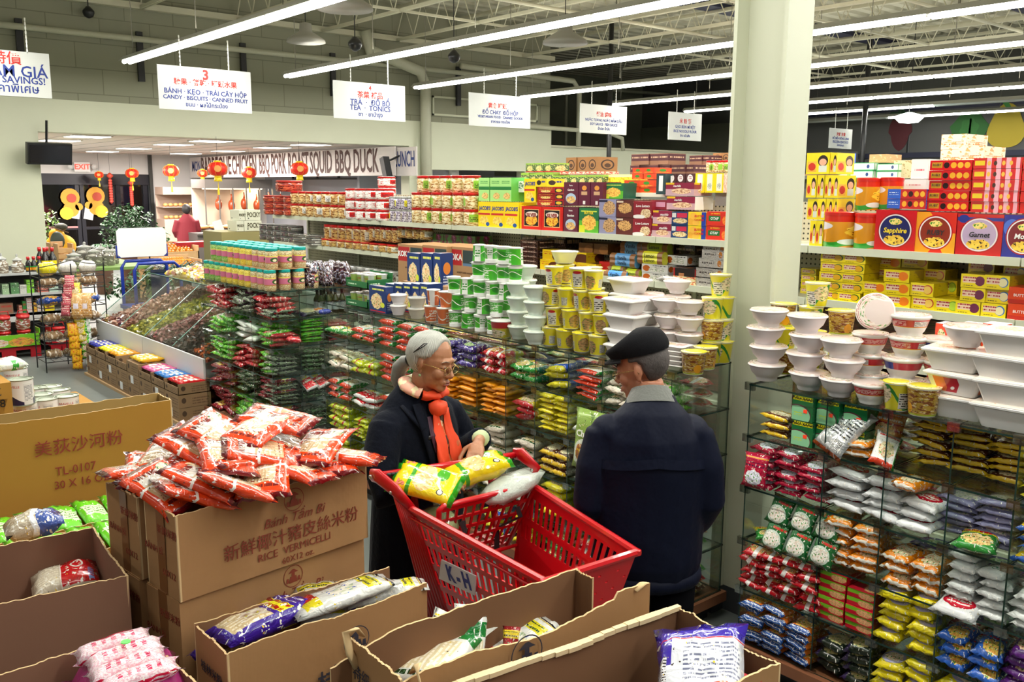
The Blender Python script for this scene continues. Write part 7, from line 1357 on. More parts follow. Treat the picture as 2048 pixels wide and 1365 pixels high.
cab=ob('cabbage',me,loc=(-2.70,1.92,.865),label='pale green cabbage in a clear bag below the cracker bag',cat='cabbage')
ob('plastic_wrap',MB().lathe([(.004,-.08),(.05,-.07),(.083,-.035),(.092,0),(.083,.042),(.05,.072),(.012,.086),(.03,.13),(.004,.11)],16).mesh('wrap',glass('wrap_plastic',(.97,.98,.96),.10,.6,.12),True),cab)
# ================================================================ PEOPLE
def ell(m,c,r,rot=None,n=14,k=9):
 M0=m.M;m.M=M0@Matrix.Translation(c)@(rot.to_4x4() if rot else Matrix.Identity(4))@Matrix.Diagonal((*r,1))
 m.lathe([(max(.001,math.sin(math.pi*i/k)),-math.cos(math.pi*i/k)) for i in range(k+1)],n,cap=True);m.M=M0
def fuse(m,vox,it,mat,name='body',fac=.5):
 me=m.mesh(name,mat);o=bpy.data.objects.new('t',me);COL.objects.link(o)
 r=o.modifiers.new('r','REMESH');r.mode='VOXEL';r.voxel_size=vox;r.use_smooth_shade=True
 s_=o.modifiers.new('s','SMOOTH');s_.iterations=it;s_.factor=fac
 dg=bpy.context.evaluated_depsgraph_get();m2=bpy.data.meshes.new_from_object(o.evaluated_get(dg));bpy.data.objects.remove(o)
 m2.materials.clear();m2.materials.append(mat);m2.polygons.foreach_set('use_smooth',[True]*len(m2.polygons));m2.name=name;return m2
def hand(m,wrist,dirn,up,s=1,curl=.5,spread=.16,left=True):
 d=Vector(dirn).normalized();u=Vector(up);u=(u-d*u.dot(d)).normalized();sd=d.cross(u)*(1 if left else-1);w_=Vector(wrist)
 m.tube([w_-d*.03*s,w_+d*.01*s,w_+d*.045*s,w_+d*.085*s],[(.022*s,.018*s),(.026*s,.016*s),(.036*s,.015*s),(.035*s,.012*s)],12,up=u)
 for i,(L_,o_) in enumerate(((.070,-.027),(.078,-.009),(.073,.009),(.058,.027))):
  a=w_+d*.082*s+sd*o_*s;dd=(d+sd*o_*spread*20*.25).normalized();ps=[a-d*.02*s];p=a;ang=0
  ps.append(p)
  for q in range(3):
   ang+=curl*(.55+.1*i);dq=dd*math.cos(ang)-u*math.sin(ang);p=p+dq*L_*s*(.42,.32,.26)[q];ps.append(p)
  m.tube(ps,[.0085*s,.0095*s,.0085*s,.0078*s,.006*s],8,up=sd)
 a=w_+d*.02*s-sd*.022*s;m.tube([a,a+(d*.6-sd*.8-u*.3)*.034*s,a+(d*1.2-sd*.8-u*.6)*.05*s,a+(d*1.7-sd*.6-u*.9)*.058*s],[.012*s,.011*s,.0095*s,.007*s],8,up=u)
def skin_mat(nm,c1,c2):
 s=NB(nm);v=s.tc('Object');s.link(s.mix(s.noise(v,26,5,.6),lin(c1),lin(c2)),s.b.inputs['Base Color']);s.setb(rough=.42);s.b.inputs['Subsurface Weight'].default_value=.12;s.b.inputs['Subsurface Radius'].default_value=(.02,.008,.004)
 s.bump(s.noise(v,60,6,.7),.35,.004);return s.m
def head(m,H,sc=1.0,male=False):
 m.M=H@Matrix.Scale(sc,4)
 ell(m,(-.012,0,.032),(.094,.073,.086));ell(m,(.012,0,.01),(.075,.068,.075));ell(m,(.028,0,-.042),(.056,.056,.066));ell(m,(.060,0,-.088),(.024,.028,.022))
 ell(m,(.076,0,.024),(.014,.046,.014));ell(m,(.058,.034,-.028),(.026,.024,.026));ell(m,(.058,-.034,-.028),(.026,.024,.026));ell(m,(.074,0,-.062),(.015,.028,.022))
 m.tube([(.080,0,.014),(.093,0,-.010),(.104,0,-.030),(.094,0,-.040)],[.008,.009,.0125,.010],10);ell(m,(.090,.011,-.035),(.011,.008,.008));ell(m,(.090,-.011,-.035),(.011,.008,.008))
 ell(m,(.087,0,-.059),(.008,.022,.005));ell(m,(.085,0,-.069),(.009,.019,.006));ell(m,(-.02,0,-.075),(.055,.052,.05))
 for s_ in(1,-1):
  ell(m,(-.008,s_*.073,-.004),(.019,.007,.025),Matrix.Rotation(s_*.35,3,'Z'));ell(m,(-.004,s_*.072,-.030),(.010,.006,.012));ell(m,(.078,s_*.029,.003),(.012,.017,.010))
 m.M=Matrix.Identity(4)
def face_bits(root,H,sc,hairc,lid=.5,brow='#6a6058'):
 M=H@Matrix.Scale(sc,4);eye=flat('eye_white',(.6,.58,.55),.2,coat=.5);iris=flat('iris_brown',(.02,.01,.006),.15,coat=.5);lm=flat('lip_'+hairc,lin('#9a5a50'),.45);bm2=flat('brow_'+hairc,lin(brow),.8);lash=flat('lash_dark',lin('#2a1a14'),.8)
 for s_ in(1,-1):
  e=MB();e.M=M;ell(e,(.0785,s_*.029,.001),(.0115,.0125,.0065),n=10,k=6);o=ob('eye',e.mesh('eye',eye,True),root);i_=MB();i_.M=M;ell(i_,(.0885,s_*.028,-.0015),(.003,.0055,.0045),n=8,k=5);ob('iris',i_.mesh('iris',iris,True),o)
  l=MB();l.M=M;l.tube([(.076,s_*.045,.001),(.088,s_*.036,.0045),(.0915,s_*.028,.0055),(.088,s_*.018,.002)],[.0012,.0016,.0016,.001],5);ob('eyelid_line',l.mesh('lid',lash),root)
  b=MB();b.M=M;b.tube([(.076,s_*.052,.024),(.088,s_*.036,.031),(.091,s_*.016,.026)],[.0015,.003,.002],6);ob('eyebrow',b.mesh('brow',bm2),root)
 l=MB();l.M=M;l.tube([(.080,-.021,-.066),(.0925,-.010,-.0640),(.0945,0,-.0645),(.0925,.010,-.0640),(.080,.021,-.066)],[.0012]*5,5);ob('mouth_line',l.mesh('mouth',lash),root)
 l=MB();l.M=M
 for z_,r_ in((-.060,.0035),(-.0695,.0045)):l.tube([(.084,-.019,z_-.003),(.0925,-.009,z_),(.094,0,z_),(.0925,.009,z_),(.084,.019,z_-.003)],[.001,r_,r_,r_,.001],6)
 ob('lips',l.mesh('lips',lm,True),root)
def glasses(root,H,sc,m,arm=flat('gold_wire',lin('#b89a5a'),.25,metal=.8)):
 g=MB();g.M=H@Matrix.Scale(sc,4)
 for s_ in(1,-1):
  pts=[(.101-.004*abs(math.sin(a)),s_*(.031+.023*math.cos(a)),-.008+.017*math.sin(a)) for a in[2*math.pi*k/16 for k in range(17)]];g.tube(pts,[.0011]*17,5,cap=False)
  g.tube([(.098,s_*.053,-.003),(.06,s_*.070,.004),(.0,s_*.079,.004),(-.012,s_*.080,-.012)],[.0013]*4,5)
 g.tube([(.101,-.009,-.004),(.106,0,0),(.101,.009,-.004)],[.0011]*3,5)
 o=ob('glasses',g.mesh('glasses',arm,True),root)
 for s_ in(1,-1):
  L=MB();L.M=H@Matrix.Scale(sc,4);L.tube([(.1005,s_*.031,-.008),(.1007,s_*.031,-.008)],[(.022,.0165)]*2,14,up=(0,0,1));ob('lens',L.mesh('lens',glass('lens_glass',(.99,.995,.99),.0,.06,.02)),o)
def cloth(nm,c,sheen=.3,bs=40,c2=None,rough=.85):
 s=NB(nm);v=s.tc('Object');c2=c2 or tuple(min(1,x*1.5+.004) for x in c);s.link(s.mix(s.noise(v,3,4),c,c2),s.b.inputs['Base Color']);s.setb(rough=rough,spec=.25);s.b.inputs['Sheen Weight'].default_value=sheen;s.b.inputs['Specular IOR Level'].default_value=.08
 s.bump(s.mix(.35,s.noise(v,6,3,.55),s.noise(v,bs,3)),.45,.02);return s.m
def wrinkle(me,amp,fr,seed=0,st=(1,1,.45),ax=None):
 off=Vector((seed,seed*2,0));ns=[v.normal.copy() for v in me.vertices]
 for v,n_ in zip(me.vertices,ns):v.co+=n_*(1-abs(noise.noise(Vector((v.co.x*st[0],v.co.y*st[1],v.co.z*st[2]))*fr+off))*2.2)*amp
 me.update();return me
def frame_at(x,y,z,yaw,pitch,roll=0):return Matrix.Translation((x,y,z))@Matrix.Rotation(R(yaw),4,'Z')@Matrix.Rotation(R(pitch),4,'Y')@Matrix.Rotation(R(roll),4,'X')
UP=(1,0,0)
# ---- the woman behind the cart
WO=Vector((-3.03,2.06,0));wo=ob('person',None,loc=WO,rot=(0,0,R(12)),label='grey-haired woman in navy coat and orange scarf, hand on bags in the cart',cat='person')
def wl(p):q=Vector(p)-WO;q.rotate(Quaternion((0,0,1),R(-12)));return q
HW=frame_at(.085,.0,1.452,9,11,-3);skw=skin_mat('skin_woman','#96603f','#b37f5c')
LH,LC=wl((-2.80,2.20,1.125)),wl((-2.83,2.235,1.13));b=MB();head(b,HW,.99)
b.tube([(.0,0,1.20),(.02,0,1.30),(.055,0,1.38)],[(.075,.07),(.052,.054),(.05,.054)],14,up=UP)
b.tube([(0,0,.80),(0,0,.95),(0,0,1.1),(0,0,1.2),(.0,0,1.26)],[(.15,.11),(.14,.10),(.15,.11),(.16,.10),(.08,.07)],14,up=UP)
for s_ in(1,-1):b.tube([(0,s_*.08,.86),(.01,s_*.085,.45),(0,s_*.085,.09)],[.085,.055,.036],10);b.tube([(-.03,s_*.09,.05),(.08,s_*.095,.045),(.15,s_*.10,.03)],[(.035,.035),(.036,.03),(.03,.02)],10)
ES=((0,.17,1.21),(.02,.255,.99));b.tube([ES[0],ES[1],tuple(LC),tuple(LH)],[.042,.034,.026,.022],10)
hd=wl((-2.715,2.105,1.075))-LH;hand(b,LH,hd,(.0,.25,1),.96,.42,.2,left=False)
RE,RW=(.09,-.27,.97),wl((-2.79,1.96,1.04));b.tube([(0,-.17,1.21),RE,tuple(RW)],[.042,.034,.022],10);hand(b,RW,wl((-2.70,2.0,1.03))-RW,(0,-.3,1),.96,.5,left=True)
ob('body',fuse(b,.0042,3,skw),wo);face_bits(wo,HW,.99,'w',brow='#8a7868');glasses(wo,HW,.99,None)
# hair combed back into a low tail
hm_=NB('grey_hair');v=hm_.tc('UV');wv=hm_.nd('ShaderNodeTexWave');wv.inputs['Scale'].default_value=9;wv.inputs['Distortion'].default_value=5;wv.inputs['Detail'].default_value=3;hm_.link(v,wv.inputs[0])
hm_.link(hm_.mix(wv.outputs['Fac'],lin('#8f9088'),lin('#d2d3ca')),hm_.b.inputs['Base Color']);hm_.setb(rough=.45,spec=.4);hm_.bump(wv.outputs['Fac'],.5,.006);hm_=hm_.m
def haircap(H,sc,m,front,name='hair',low=-.03,side=.03,puff=1.0):
 mb=MB();n,k=64,44;g={}
 for i in range(n+1):
  for j in range(k+1):
   a=2*math.pi*i/n;e=math.pi*(j/k);d=Vector((math.cos(a)*math.sin(e),math.sin(a)*math.sin(e),math.cos(e)))
   rr_=Vector((.104*puff,.083*puff,.097*puff));p=Vector((-.016+d.x*rr_.x,d.y*rr_.y,.030+d.z*rr_.z));strand=1+.012*math.sin(a*34+e*6)+.02*noise.noise(d*4)
   p=Vector((-.016,0,.03))+(p-Vector((-.016,0,.03)))*strand
   mg=min(front(p)-p.x,max(p.z-low,-.030-p.x),p.z+.085);
   if abs(p.y)>.05 and p.z<.030:mg=min(mg,max(-.028-p.x,p.x-.012,p.z-.026)+.004)
   mg=max(0,min(1,(mg+.006)/.014));mg=mg*mg*(3-2*mg);p=Vector((-.016,0,.03))+(p-Vector((-.016,0,.03)))*(.80+.20*mg)
   g[i,j]=mb.vert(H@(p*sc));g['p',i,j]=p
 for i in range(n):
  for j in range(k):
   mb.idx((g[i,j],g[i,j+1],g[i+1,j+1],g[i+1,j]),[(i/n*4,j/k*.6)]*1+[(i/n*4,(j+1)/k*.6),((i+1)/n*4,(j+1)/k*.6),((i+1)/n*4,j/k*.6)])
 me=mb.mesh(name,m,True);return me
ob('hair',haircap(HW,.99,hm_,lambda p:.052-.9*max(0,.075-p.z)*.55+(-.012 if p.z<.03 else 0),low=-.012),wo)
tail=MB();tp=[HW@Vector(p) for p in((-.100,0,-.02),(-.125,0,-.035),(-.150,.005,-.07),(-.155,.01,-.12),(-.135,.012,-.165),(-.12,.012,-.19))]
tail.tube(tp,[.018,.028,.032,.028,.018,.005],14);ob('ponytail',tail.mesh('ponytail',flat('tail_grey',lin('#7d7c76'),.5,nz=.3,nscale=60),True),wo)
ob('hair_tie',MB().tube([tp[0]*1.0,tp[0].lerp(tp[1],.4)],[.024,.024],12).mesh('tie',black,True),wo)
hc=[HW@Vector(p) for p in((-.040,-.085,.038),(.0,-.082,.075),(.010,-.074,.088),(-.005,-.077,.083),(-.028,-.086,.052),(-.040,-.085,.038))]
ob('hair_clip',MB().tube(hc,[.0022]*6,6).mesh('clip',black,True),wo);er=MB();ell(er,HW@Vector((.004,-.079,-.045)),(.006,.005,.006),n=8,k=6);ob('earring',er.mesh('er',flat('jade',lin('#7f9a6a'),.15,coat=.6),True),wo)
coatm=cloth('navy_wool',(.0022,.0032,.007),.03,60,(.005,.007,.014))
c=MB();c.tube([(.0,0,.52),(0,0,.70),(0,0,.9),(0,0,1.05),(-.005,0,1.16),(-.01,0,1.235),(-.005,0,1.29),(.015,0,1.345)],[(.245,.18),(.235,.165),(.215,.15),(.205,.148),(.198,.14),(.180,.125),(.125,.10),(.078,.080)],20,up=UP)
for s_ in(1,-1):ell(c,(-.005,s_*.165,1.20),(.075,.065,.065))
c.tube([(0,-.17,1.205),(.03,-.245,1.08),RE,tuple(Vector(RE).lerp(RW,.55)),tuple(Vector(RE).lerp(RW,.92))],[.072,.068,.066,.058,.050],14)
c.tube([(0,.17,1.205),(.02,.235,1.10),ES[1],tuple(Vector(ES[1]).lerp(LC,.5)),tuple(Vector(ES[1]).lerp(LC,.97))],[.072,.068,.064,.056,.048],14)
coat=ob('coat',wrinkle(fuse(c,.008,5,coatm,'coat'),.006,6,3),wo)
lp=MB();lp.tube([(.075,-.075,1.29),(.13,-.085,1.20),(.150,-.07,1.08),(.152,-.06,.95)],[(.03,.006),(.032,.007),(.022,.007),(.012,.005)],8,up=UP);lp.tube([(.03,-.10,1.285),(.09,-.10,1.24),(.13,-.085,1.2)],[(.03,.008)]*3,8,up=UP);ob('lapel',lp.mesh('lapel',coatm,True),coat)
ob('plum_lining',MB().tube([(.115,-.05,1.24),(.150,-.055,1.17),(.158,-.05,1.10)],[(.012,.004),(.026,.005),(.012,.004)],8,up=UP).mesh('pl',flat('plum',lin('#3a1228'),.7)),coat)
for z in(1.17,1.02):bt=MB();ell(bt,(.158,-.095,z),(.004,.009,.009),n=8,k=5);ob('button',bt.mesh('bt',black,True),coat)
ob('cuff',MB().tube([Vector(ES[1]).lerp(LC,.93),Vector(ES[1]).lerp(LC,1.06)],[.037,.034],14).mesh('cuff',flat('pale_green_knit',lin('#b4c296'),.8),True),wo)
tr_=MB()
for s_ in(1,-1):tr_.tube([(0,s_*.085,.62),(.01,s_*.09,.4),(0,s_*.09,.1)],[.10,.085,.075],14)
ob('trousers',tr_.mesh('tr',flat('black_cloth',(.002,.002,.003),.95,spec=.05),True),wo)
for s_ in(1,-1):sh=MB();ell(sh,(.05,s_*.095,.045),(.125,.047,.045));ob('shoe',sh.mesh('shoe',black,True),wo)
sco=NB('orange_scarf');v=sco.tc('Object');vo=sco.nd('ShaderNodeTexVoronoi');vo.inputs['Scale'].default_value=22;sco.link(v,vo.inputs[0])
f1=sco.math('GREATER_THAN',sco.noise(v,7,2),.60);sco.link(sco.mix(f1,lin('#e0451a'),sco.mix(vo.outputs['Distance'],lin('#f2c8a0'),lin('#b84a18'))),sco.b.inputs['Base Color']);sco.setb(rough=.7);sco.bump(sco.noise(v,18,3),.4,.01);sco=sco.m
sc2=NB('floral_scarf');v=sc2.tc('Object');n1=sc2.noise(v,24,2);sc2.link(sc2.mix(sc2.math('GREATER_THAN',n1,.53),lin('#4a3320'),sc2.mix(sc2.math('GREATER_THAN',sc2.noise(v,30,1),.5),lin('#c86a3a'),lin('#e2c9a4'))),sc2.b.inputs['Base Color']);sc2.setb(rough=.7);sc2=sc2.m
pks=NB('peach_scarf');v=pks.tc('Object');pks.link(pks.mix(pks.math('GREATER_THAN',pks.noise(v,26,2),.52),lin('#e8ab92'),lin('#f0dfb0')),pks.b.inputs['Base Color']);pks.setb(rough=.7);pks=pks.m
loop=[(.040+.070*math.cos(a),.074*math.sin(a),1.318+.016*(1-math.cos(a))*1.6) for a in[2*math.pi*k/20 for k in range(21)]]
s1=MB();s1.tube(loop[:9],[(.034,.024)]*9,12,up=(0,0,1));ob('scarf_neck',wrinkle(s1.mesh('sn',sco,True),.013,15,2,(1,1,2)),wo)
s1=MB();s1.tube(loop[8:13],[(.036,.024)]*5,12,up=(0,0,1));ob('scarf_neck',wrinkle(s1.mesh('sn',pks,True),.010,15,5,(1,1,2)),wo)
s1=MB();s1.tube(loop[12:18],[(.034,.024)]*6,12,up=(0,0,1));ob('scarf_neck',wrinkle(s1.mesh('sn',pks,True),.010,15,5,(1,1,2)),wo);s1=MB();s1.tube(loop[17:],[(.034,.024)]*4,12,up=(0,0,1));ob('scarf_neck',wrinkle(s1.mesh('sn',sco,True),.010,15,7,(1,1,2)),wo)
kn=MB();ell(kn,(.128,-.012,1.272),(.026,.044,.026));ob('scarf_knot',wrinkle(kn.mesh('kn',sco,True),.012,26),wo)
def drape(y0,y1,z1_,wd,m,nm,xo=0,sd=0):
 t=MB();n=14;t.tube([(.132+.04*min(1,k/5)+xo-.012*math.sin(k*.5),y0+(y1-y0)*k/n,1.265+(z1_-1.265)*k/n) for k in range(n+1)],[(wd*(.55+.45*min(1,k/5))*(1-.12*math.sin(k+sd)),.010) for k in range(n+1)],16,up=UP)
 ob(nm,wrinkle(t.mesh(nm,m,True),.008,24,sd,(1,2,.25)),wo)
drape(-.025,-.045,.92,.034,sco,'scarf_end',0,1);drape(.015,.012,.915,.036,sc2,'scarf_end',-.008,2);drape(.03,.052,.91,.034,sco,'scarf_end',0,4)
# ---- the man, seen from behind
MO=Vector((-2.175,2.525,0));MY=141;mo_=ob('person',None,loc=MO,rot=(0,0,R(MY)),scale=(1,.95,1),label='man in a navy jacket and black flat cap seen from behind',cat='person')
HM=frame_at(.075,.03,1.478,66,15,0);skm=skin_mat('skin_man','#a5674a','#bd8163')
b=MB();head(b,HM,1.03,True);b.tube([(-.01,0,1.20),(.015,0,1.34),(.05,.0,1.42)],[(.09,.08),(.060,.062),(.060,.064)],14,up=UP)
b.tube([(0,0,.78),(0,0,.95),(0,0,1.1),(0,0,1.22),(0,0,1.28)],[(.17,.12),(.16,.12),(.18,.12),(.18,.10),(.09,.07)],14,up=UP)
for s_ in(1,-1):
 b.tube([(0,s_*.09,.84),(.01,s_*.09,.46),(0,s_*.09,.09)],[.09,.06,.04],10);b.tube([(-.04,s_*.10,.05),(.09,s_*.11,.045),(.17,s_*.115,.03)],[(.04,.04),(.04,.03),(.034,.02)],10)
 b.tube([(0,s_*.16,1.25),(-.02,s_*.228,.98),(.17,s_*.17,.89)],[.048,.038,.024],10);hand(b,Vector((.17,s_*.17,.89)),(.8,-s_*.5,-.1),(.2,0,1),1.02,.45,left=s_<0)
ob('body',fuse(b,.0045,3,skm),mo_);face_bits(mo_,HM,1.03,'m',brow='#3a302c');glasses(mo_,HM,1.03,None)
hmm=flat('dark_grey_hair',lin('#4a4442'),.7,nz=.5,nscale=90,bump=.6,bscale=140);ob('hair',haircap(HM,1.03,hmm,lambda p:.030 if p.z>.03 else-.012,low=-.02,puff=.975),mo_)
capm=NB('black_felt');v=capm.tc('Object');capm.link(capm.mix(capm.noise(v,160,2),(.003,.003,.004),(.010,.010,.012)),capm.b.inputs['Base Color']);capm.setb(rough=.9,spec=.15);capm.bump(capm.noise(v,220,2),.3,.003);capm=capm.m
cp=MB();n,k=28,9;
prof=[(0,1.02,.0),(.012,1.07,0),(.030,1.10,.004),(.052,1.08,.010),(.070,.98,.012),(.083,.74,.010),(.090,.42,.004),(.092,.001,0)]
rings=[]
for z,r_,x_ in prof:
 row=[]
 for i in range(n):
  a=2*math.pi*i/n;fx_=.118 if math.cos(a)>0 else.105;zz=z*(1-.50*max(0,math.cos(a))**1.2*min(1,z/.05));row.append(cp.vert(HM@(Vector((-.014+x_+r_*fx_*math.cos(a),r_*.086*math.sin(a),.052+zz))*1.04)))
 rings.append(row)
for a_ in range(len(rings)-1):
 for i in range(n):cp.idx((rings[a_][i],rings[a_][(i+1)%n],rings[a_+1][(i+1)%n],rings[a_+1][i]))
cap=ob('flat_cap',cp.mesh('flat_cap',capm,True),mo_);br_=MB()
for a_ in range(12):
 t0,t1=-1.05+2.1*a_/12,-1.05+2.1*(a_+1)/12;q=lambda t,o_:HM@(Vector((-.014+(.120+o_*.030*math.cos(t*1.45))*math.cos(t),(.088+o_*.012)*math.sin(t),.056-o_*.012))*1.04);br_.face([q(t0,0),q(t1,0),q(t1,1),q(t0,1)]);br_.face([q(t0,1)-Vector((0,0,.005)),q(t1,1)-Vector((0,0,.005)),q(t1,0)-Vector((0,0,.005)),q(t0,0)-Vector((0,0,.005))]);br_.face([q(t0,1),q(t1,1),q(t1,1)-Vector((0,0,.005)),q(t0,1)-Vector((0,0,.005))])
ob('brim',br_.mesh('brim',capm),cap)
jk=NB('navy_jacket');v=jk.tc('Object');jk.link(jk.mix(jk.noise(v,300,2),(.0022,.0034,.012),(.0045,.007,.021)),jk.b.inputs['Base Color']);jk.setb(rough=.6,spec=.12);jk.bump(jk.noise(v,9,3,.6),.35,.02);jk=jk.m
c=MB();c.tube([(0,0,.70),(0,0,.76),(0,0,.87),(-.01,0,1.0),(-.02,0,1.14),(-.025,0,1.24),(-.015,0,1.315),(.0,0,1.355),(.01,0,1.385)],[(.205,.150),(.222,.168),(.220,.17),(.218,.165),(.215,.160),(.190,.14),(.145,.115),(.100,.092),(.085,.08)],22,up=UP)
for s_ in(1,-1):
 ell(c,(-.012,s_*.165,1.255),(.08,.065,.06));c.tube([(-.01,s_*.175,1.245),(-.03,s_*.215,1.12),(-.03,s_*.232,.99),(.04,s_*.215,.90),(.13,s_*.18,.885)],[.074,.072,.068,.060,.050],16)
jo=ob('jacket',wrinkle(fuse(c,.009,5,jk,'jacket'),.007,5,9,(1,1,.5)),mo_)
yk=MB();n=24
for i in range(n):
 f=lambda i_,z,e:(-(.163+e)*math.cos((i_/n-.5)*2.3)-.020,(.232+e)*math.sin((i_/n-.5)*2.3)*.93,z-.03*abs(i_/n-.5)*2)
 yk.face([f(i,1.20,.004),f(i+1,1.20,.004),f(i+1,1.165,.011),f(i,1.165,.011)][::-1]);yk.face([f(i,1.165,.011),f(i+1,1.165,.011),f(i+1,1.163,.0),f(i,1.163,.0)][::-1])
ob('yoke_flap',yk.mesh('yoke',jk,True),jo)
ob('hem_band',wrinkle(MB().tube([(0,0,.665),(0,0,.69),(0,0,.72)],[(.215,.155),(.226,.163),(.222,.158)],40,up=UP).mesh('hem',jk,True),.003,30,2,(1,1,.1)),jo)
cl=MB();cl.tube([(.01,0,1.35),(.012,0,1.385),(.022,0,1.408)],[(.092,.088),(.084,.080),(.072,.070)],24,up=UP,cap=False);cl.tube([(.022,0,1.408),(.010,0,1.382),(.0,0,1.355)],[(.074,.072),(.090,.087),(.104,.102)],24,up=UP,cap=False);ob('grey_collar',cl.mesh('collar',cloth('grey_wool',lin('#5d5f5e'),.3,90,lin('#74766f')),True),jo)
tr_=MB()
for s_ in(1,-1):tr_.tube([(0,s_*.09,.70),(.01,s_*.10,.45),(0,s_*.10,.06)],[.115,.098,.085],16)
ob('trousers',tr_.mesh('tr',flat('black_cloth',(.002,.002,.003),.95,spec=.05),True),mo_)
for s_ in(1,-1):sh=MB();ell(sh,(.06,s_*.11,.045),(.14,.052,.045));ob('shoe',sh.mesh('shoe',black,True),mo_)
# ================================================================ BULK CANDY BINS, left side goods
bw=flat('bin_white',(.62,.64,.64),.35)
bn=ob('bulk_bin',None,loc=(-11.4,3.16,0),label='white-fronted bulk candy bin with sloping clear covers',cat='bulk bin')
def BP(nm,mb,m):return ob(nm,mb.mesh(nm,m),bn,(11.4,-3.16,0))
for a,b in((-11.4,-9.78),(-9.77,-8.12)):BP('front_board',MB().box(a,3.15,.30,b,3.17,.565),bw)
BP('bin_floor',MB().box(-11.4,3.17,.30,-8.12,4.35,.34),bw);BP('back_board',MB().box(-11.4,4.33,.3,-8.12,4.35,1.1),bw);BP('base_box',MB().box(-11.4,3.4,0,-8.12,4.3,.3),black)
acr=glass('acrylic',(.93,.96,.94),.09,.55,.07)
for k in range(4):
 a,b=-11.39+k*.815,-11.39+(k+1)*.815-.01;m=MB();m.face([(a,3.17,.575),(b,3.17,.575),(b,3.80,1.08),(a,3.80,1.08)]);BP('clear_cover',m,acr)
 BP('cover_edge',MB().bar((a,3.17,.575),(a,3.80,1.08),.005),gledge);m=MB();m.face([(a,3.2,.34),(a,4.3,.34),(a,4.3,1.08),(a,3.80,1.06),(a,3.2,.52)]);BP('clear_divider',m,acr)
BP('glass_top',MB().box(-11.4,3.79,1.08,-8.1,4.35,1.088,mis=[1,1,1,1,0,0]),[gl,gedge]);BP('cover_edge',MB().bar((-11.4,3.80,1.085),(-8.1,3.80,1.085),.005),gledge)
def mound(nm,x0,x1,y0,y1,zf,zb,cols,n,lb,sz=.022,seed=1,cat='candy'):
 r=random.Random(seed);m=MB();mats=[flat('candy_'+c[1:],lin(c),.3,coat=.5,var=.2) for c in cols]
 m.face([(x0,y0,zf-.03),(x1,y0,zf-.03),(x1,y1,zb-.03),(x0,y1,zb-.03)])
 for _ in range(n):
  u,v=r.random(),r.random();x,y=x0+(x1-x0)*u,y0+(y1-y0)*v;z=zf+(zb-zf)*v+.05*math.sin(math.pi*u)*math.sin(math.pi*min(1,v+.3))+r.uniform(-.01,.008)
  s=sz*r.uniform(.7,1.2);m.M=Matrix.Translation((x,y,z))@Matrix.Rotation(r.uniform(0,6),4,Vector((r.random()-.5,r.random()-.5,r.random())));m.box(-s,-s*.55,-s*.45,s,s*.55,s*.45,r.randrange(len(mats)));m.M=Matrix.Identity(4)
 return ob(nm,m.mesh(nm,mats),label=lb,cat=cat,kind='stuff')
for i,(a,b,cs,lb) in enumerate(((-11.35,-10.55,('#b87a68','#8a5248','#e0b0a0'),'pinkish brown wrapped candies in the bin at the wire rack end'),(-10.5,-9.85,('#a8a428','#d8d050','#6f7a20'),'yellow-green wrapped candies in the second bin'),(-9.8,-9.35,('#8a4a48','#b87a78','#6a3a30'),'dull red candies in the third bin'),(-9.3,-8.6,('#3a2420','#5a3428','#1e1412'),'dark brown candies in the fourth bin'),(-8.55,-8.15,('#7a3420','#c8642a','#3a1a14'),'brown and orange candies in the bin by the island'))):
 mound('candies',a,b,3.20,4.25,.55,.90,cs,620,lb,seed=i)
mound('candies',-11.0,-10.0,3.85,4.25,1.10,1.17,('#e8d8a8','#f0ecd8','#d8c040','#b88a78'),260,'pale yellow and white candies heaped on the glass bin top',.028,9)
# cartons of candy beneath the bins
s_c=pmat('candy_carton','#8d7150',[('e',.16,.55,.07,.22,'#4a3624'),('s',.42,.2,.94,.8,'#6a5038',3)],.75,0);s_w=flat('label_white',(.75,.77,.78),.5)
pk=[('#1c2a9a',0),('#e8dc10',1),('#e89a10',2),(None,3),('#e8b818',4),('#d85a98',5),('#2a78c8',6),('#c8141c',7)]
hz=.122
for i,(c,k) in enumerate(pk):
 x=-10.88+i*.355
 for l in range(3 if i!=4 else 3):
  z=.03+l*hz
  if l<2 or i in(4,):
   o=box_obj('candy_carton',.345,.30,hz-.004,s_c,s_c,s_c,(x,2.88-.0*l,z),0,'brown candy carton below the bins, %s from the wire rack, %s'%(ordn(i),posn(l,3)),'carton','brown candy cartons')
   if(i+l)%2:ob('white_label',MB().box(.10,-.002,.02,.18,-.0005,.10).mesh('wl',s_w),o)
  else:
   o=ob('candy_carton',MB().box(0,0,0,.345,.006,.07).box(0,.29,0,.345,.296,.118).box(0,0,0,.005,.296,.10).box(.34,0,0,.345,.296,.10).box(0,0,0,.345,.296,.005).mesh('cc',s_c),loc=(x,2.88,z),label='open brown candy carton below the bins, %s from the wire rack'%ordn(i),cat='carton',group='open candy cartons')
  if l==2 and c:
   m_=pmat('row_'+c[1:],c,[('s',.1,.2,.9,.8,'#f0e8c8',3)],.25,.5)
   for q in range(3):packet('candy_packet',.10,.25,.05,m_,(x+.06+q*.11,3.03,z+(.12 if i==4 else.07)),0,'%s candy packet in the open cartons, %s carton, %s'%({'#1c2a9a':'dark blue','#e8dc10':'lemon','#e89a10':'orange','#e8b818':'golden','#d85a98':'pink','#2a78c8':'sky blue','#c8141c':'red'}[c],ordn(i),ordn(q)),'packet','packets in the candy cartons',seed=q)
ob('pallet_board',MB().box(-10.95,2.86,0,-8.0,3.2,.028).mesh('pb',flat('plank_tan',lin('#b09068'),.8)),label='low wooden board under the brown candy cartons',cat='board')
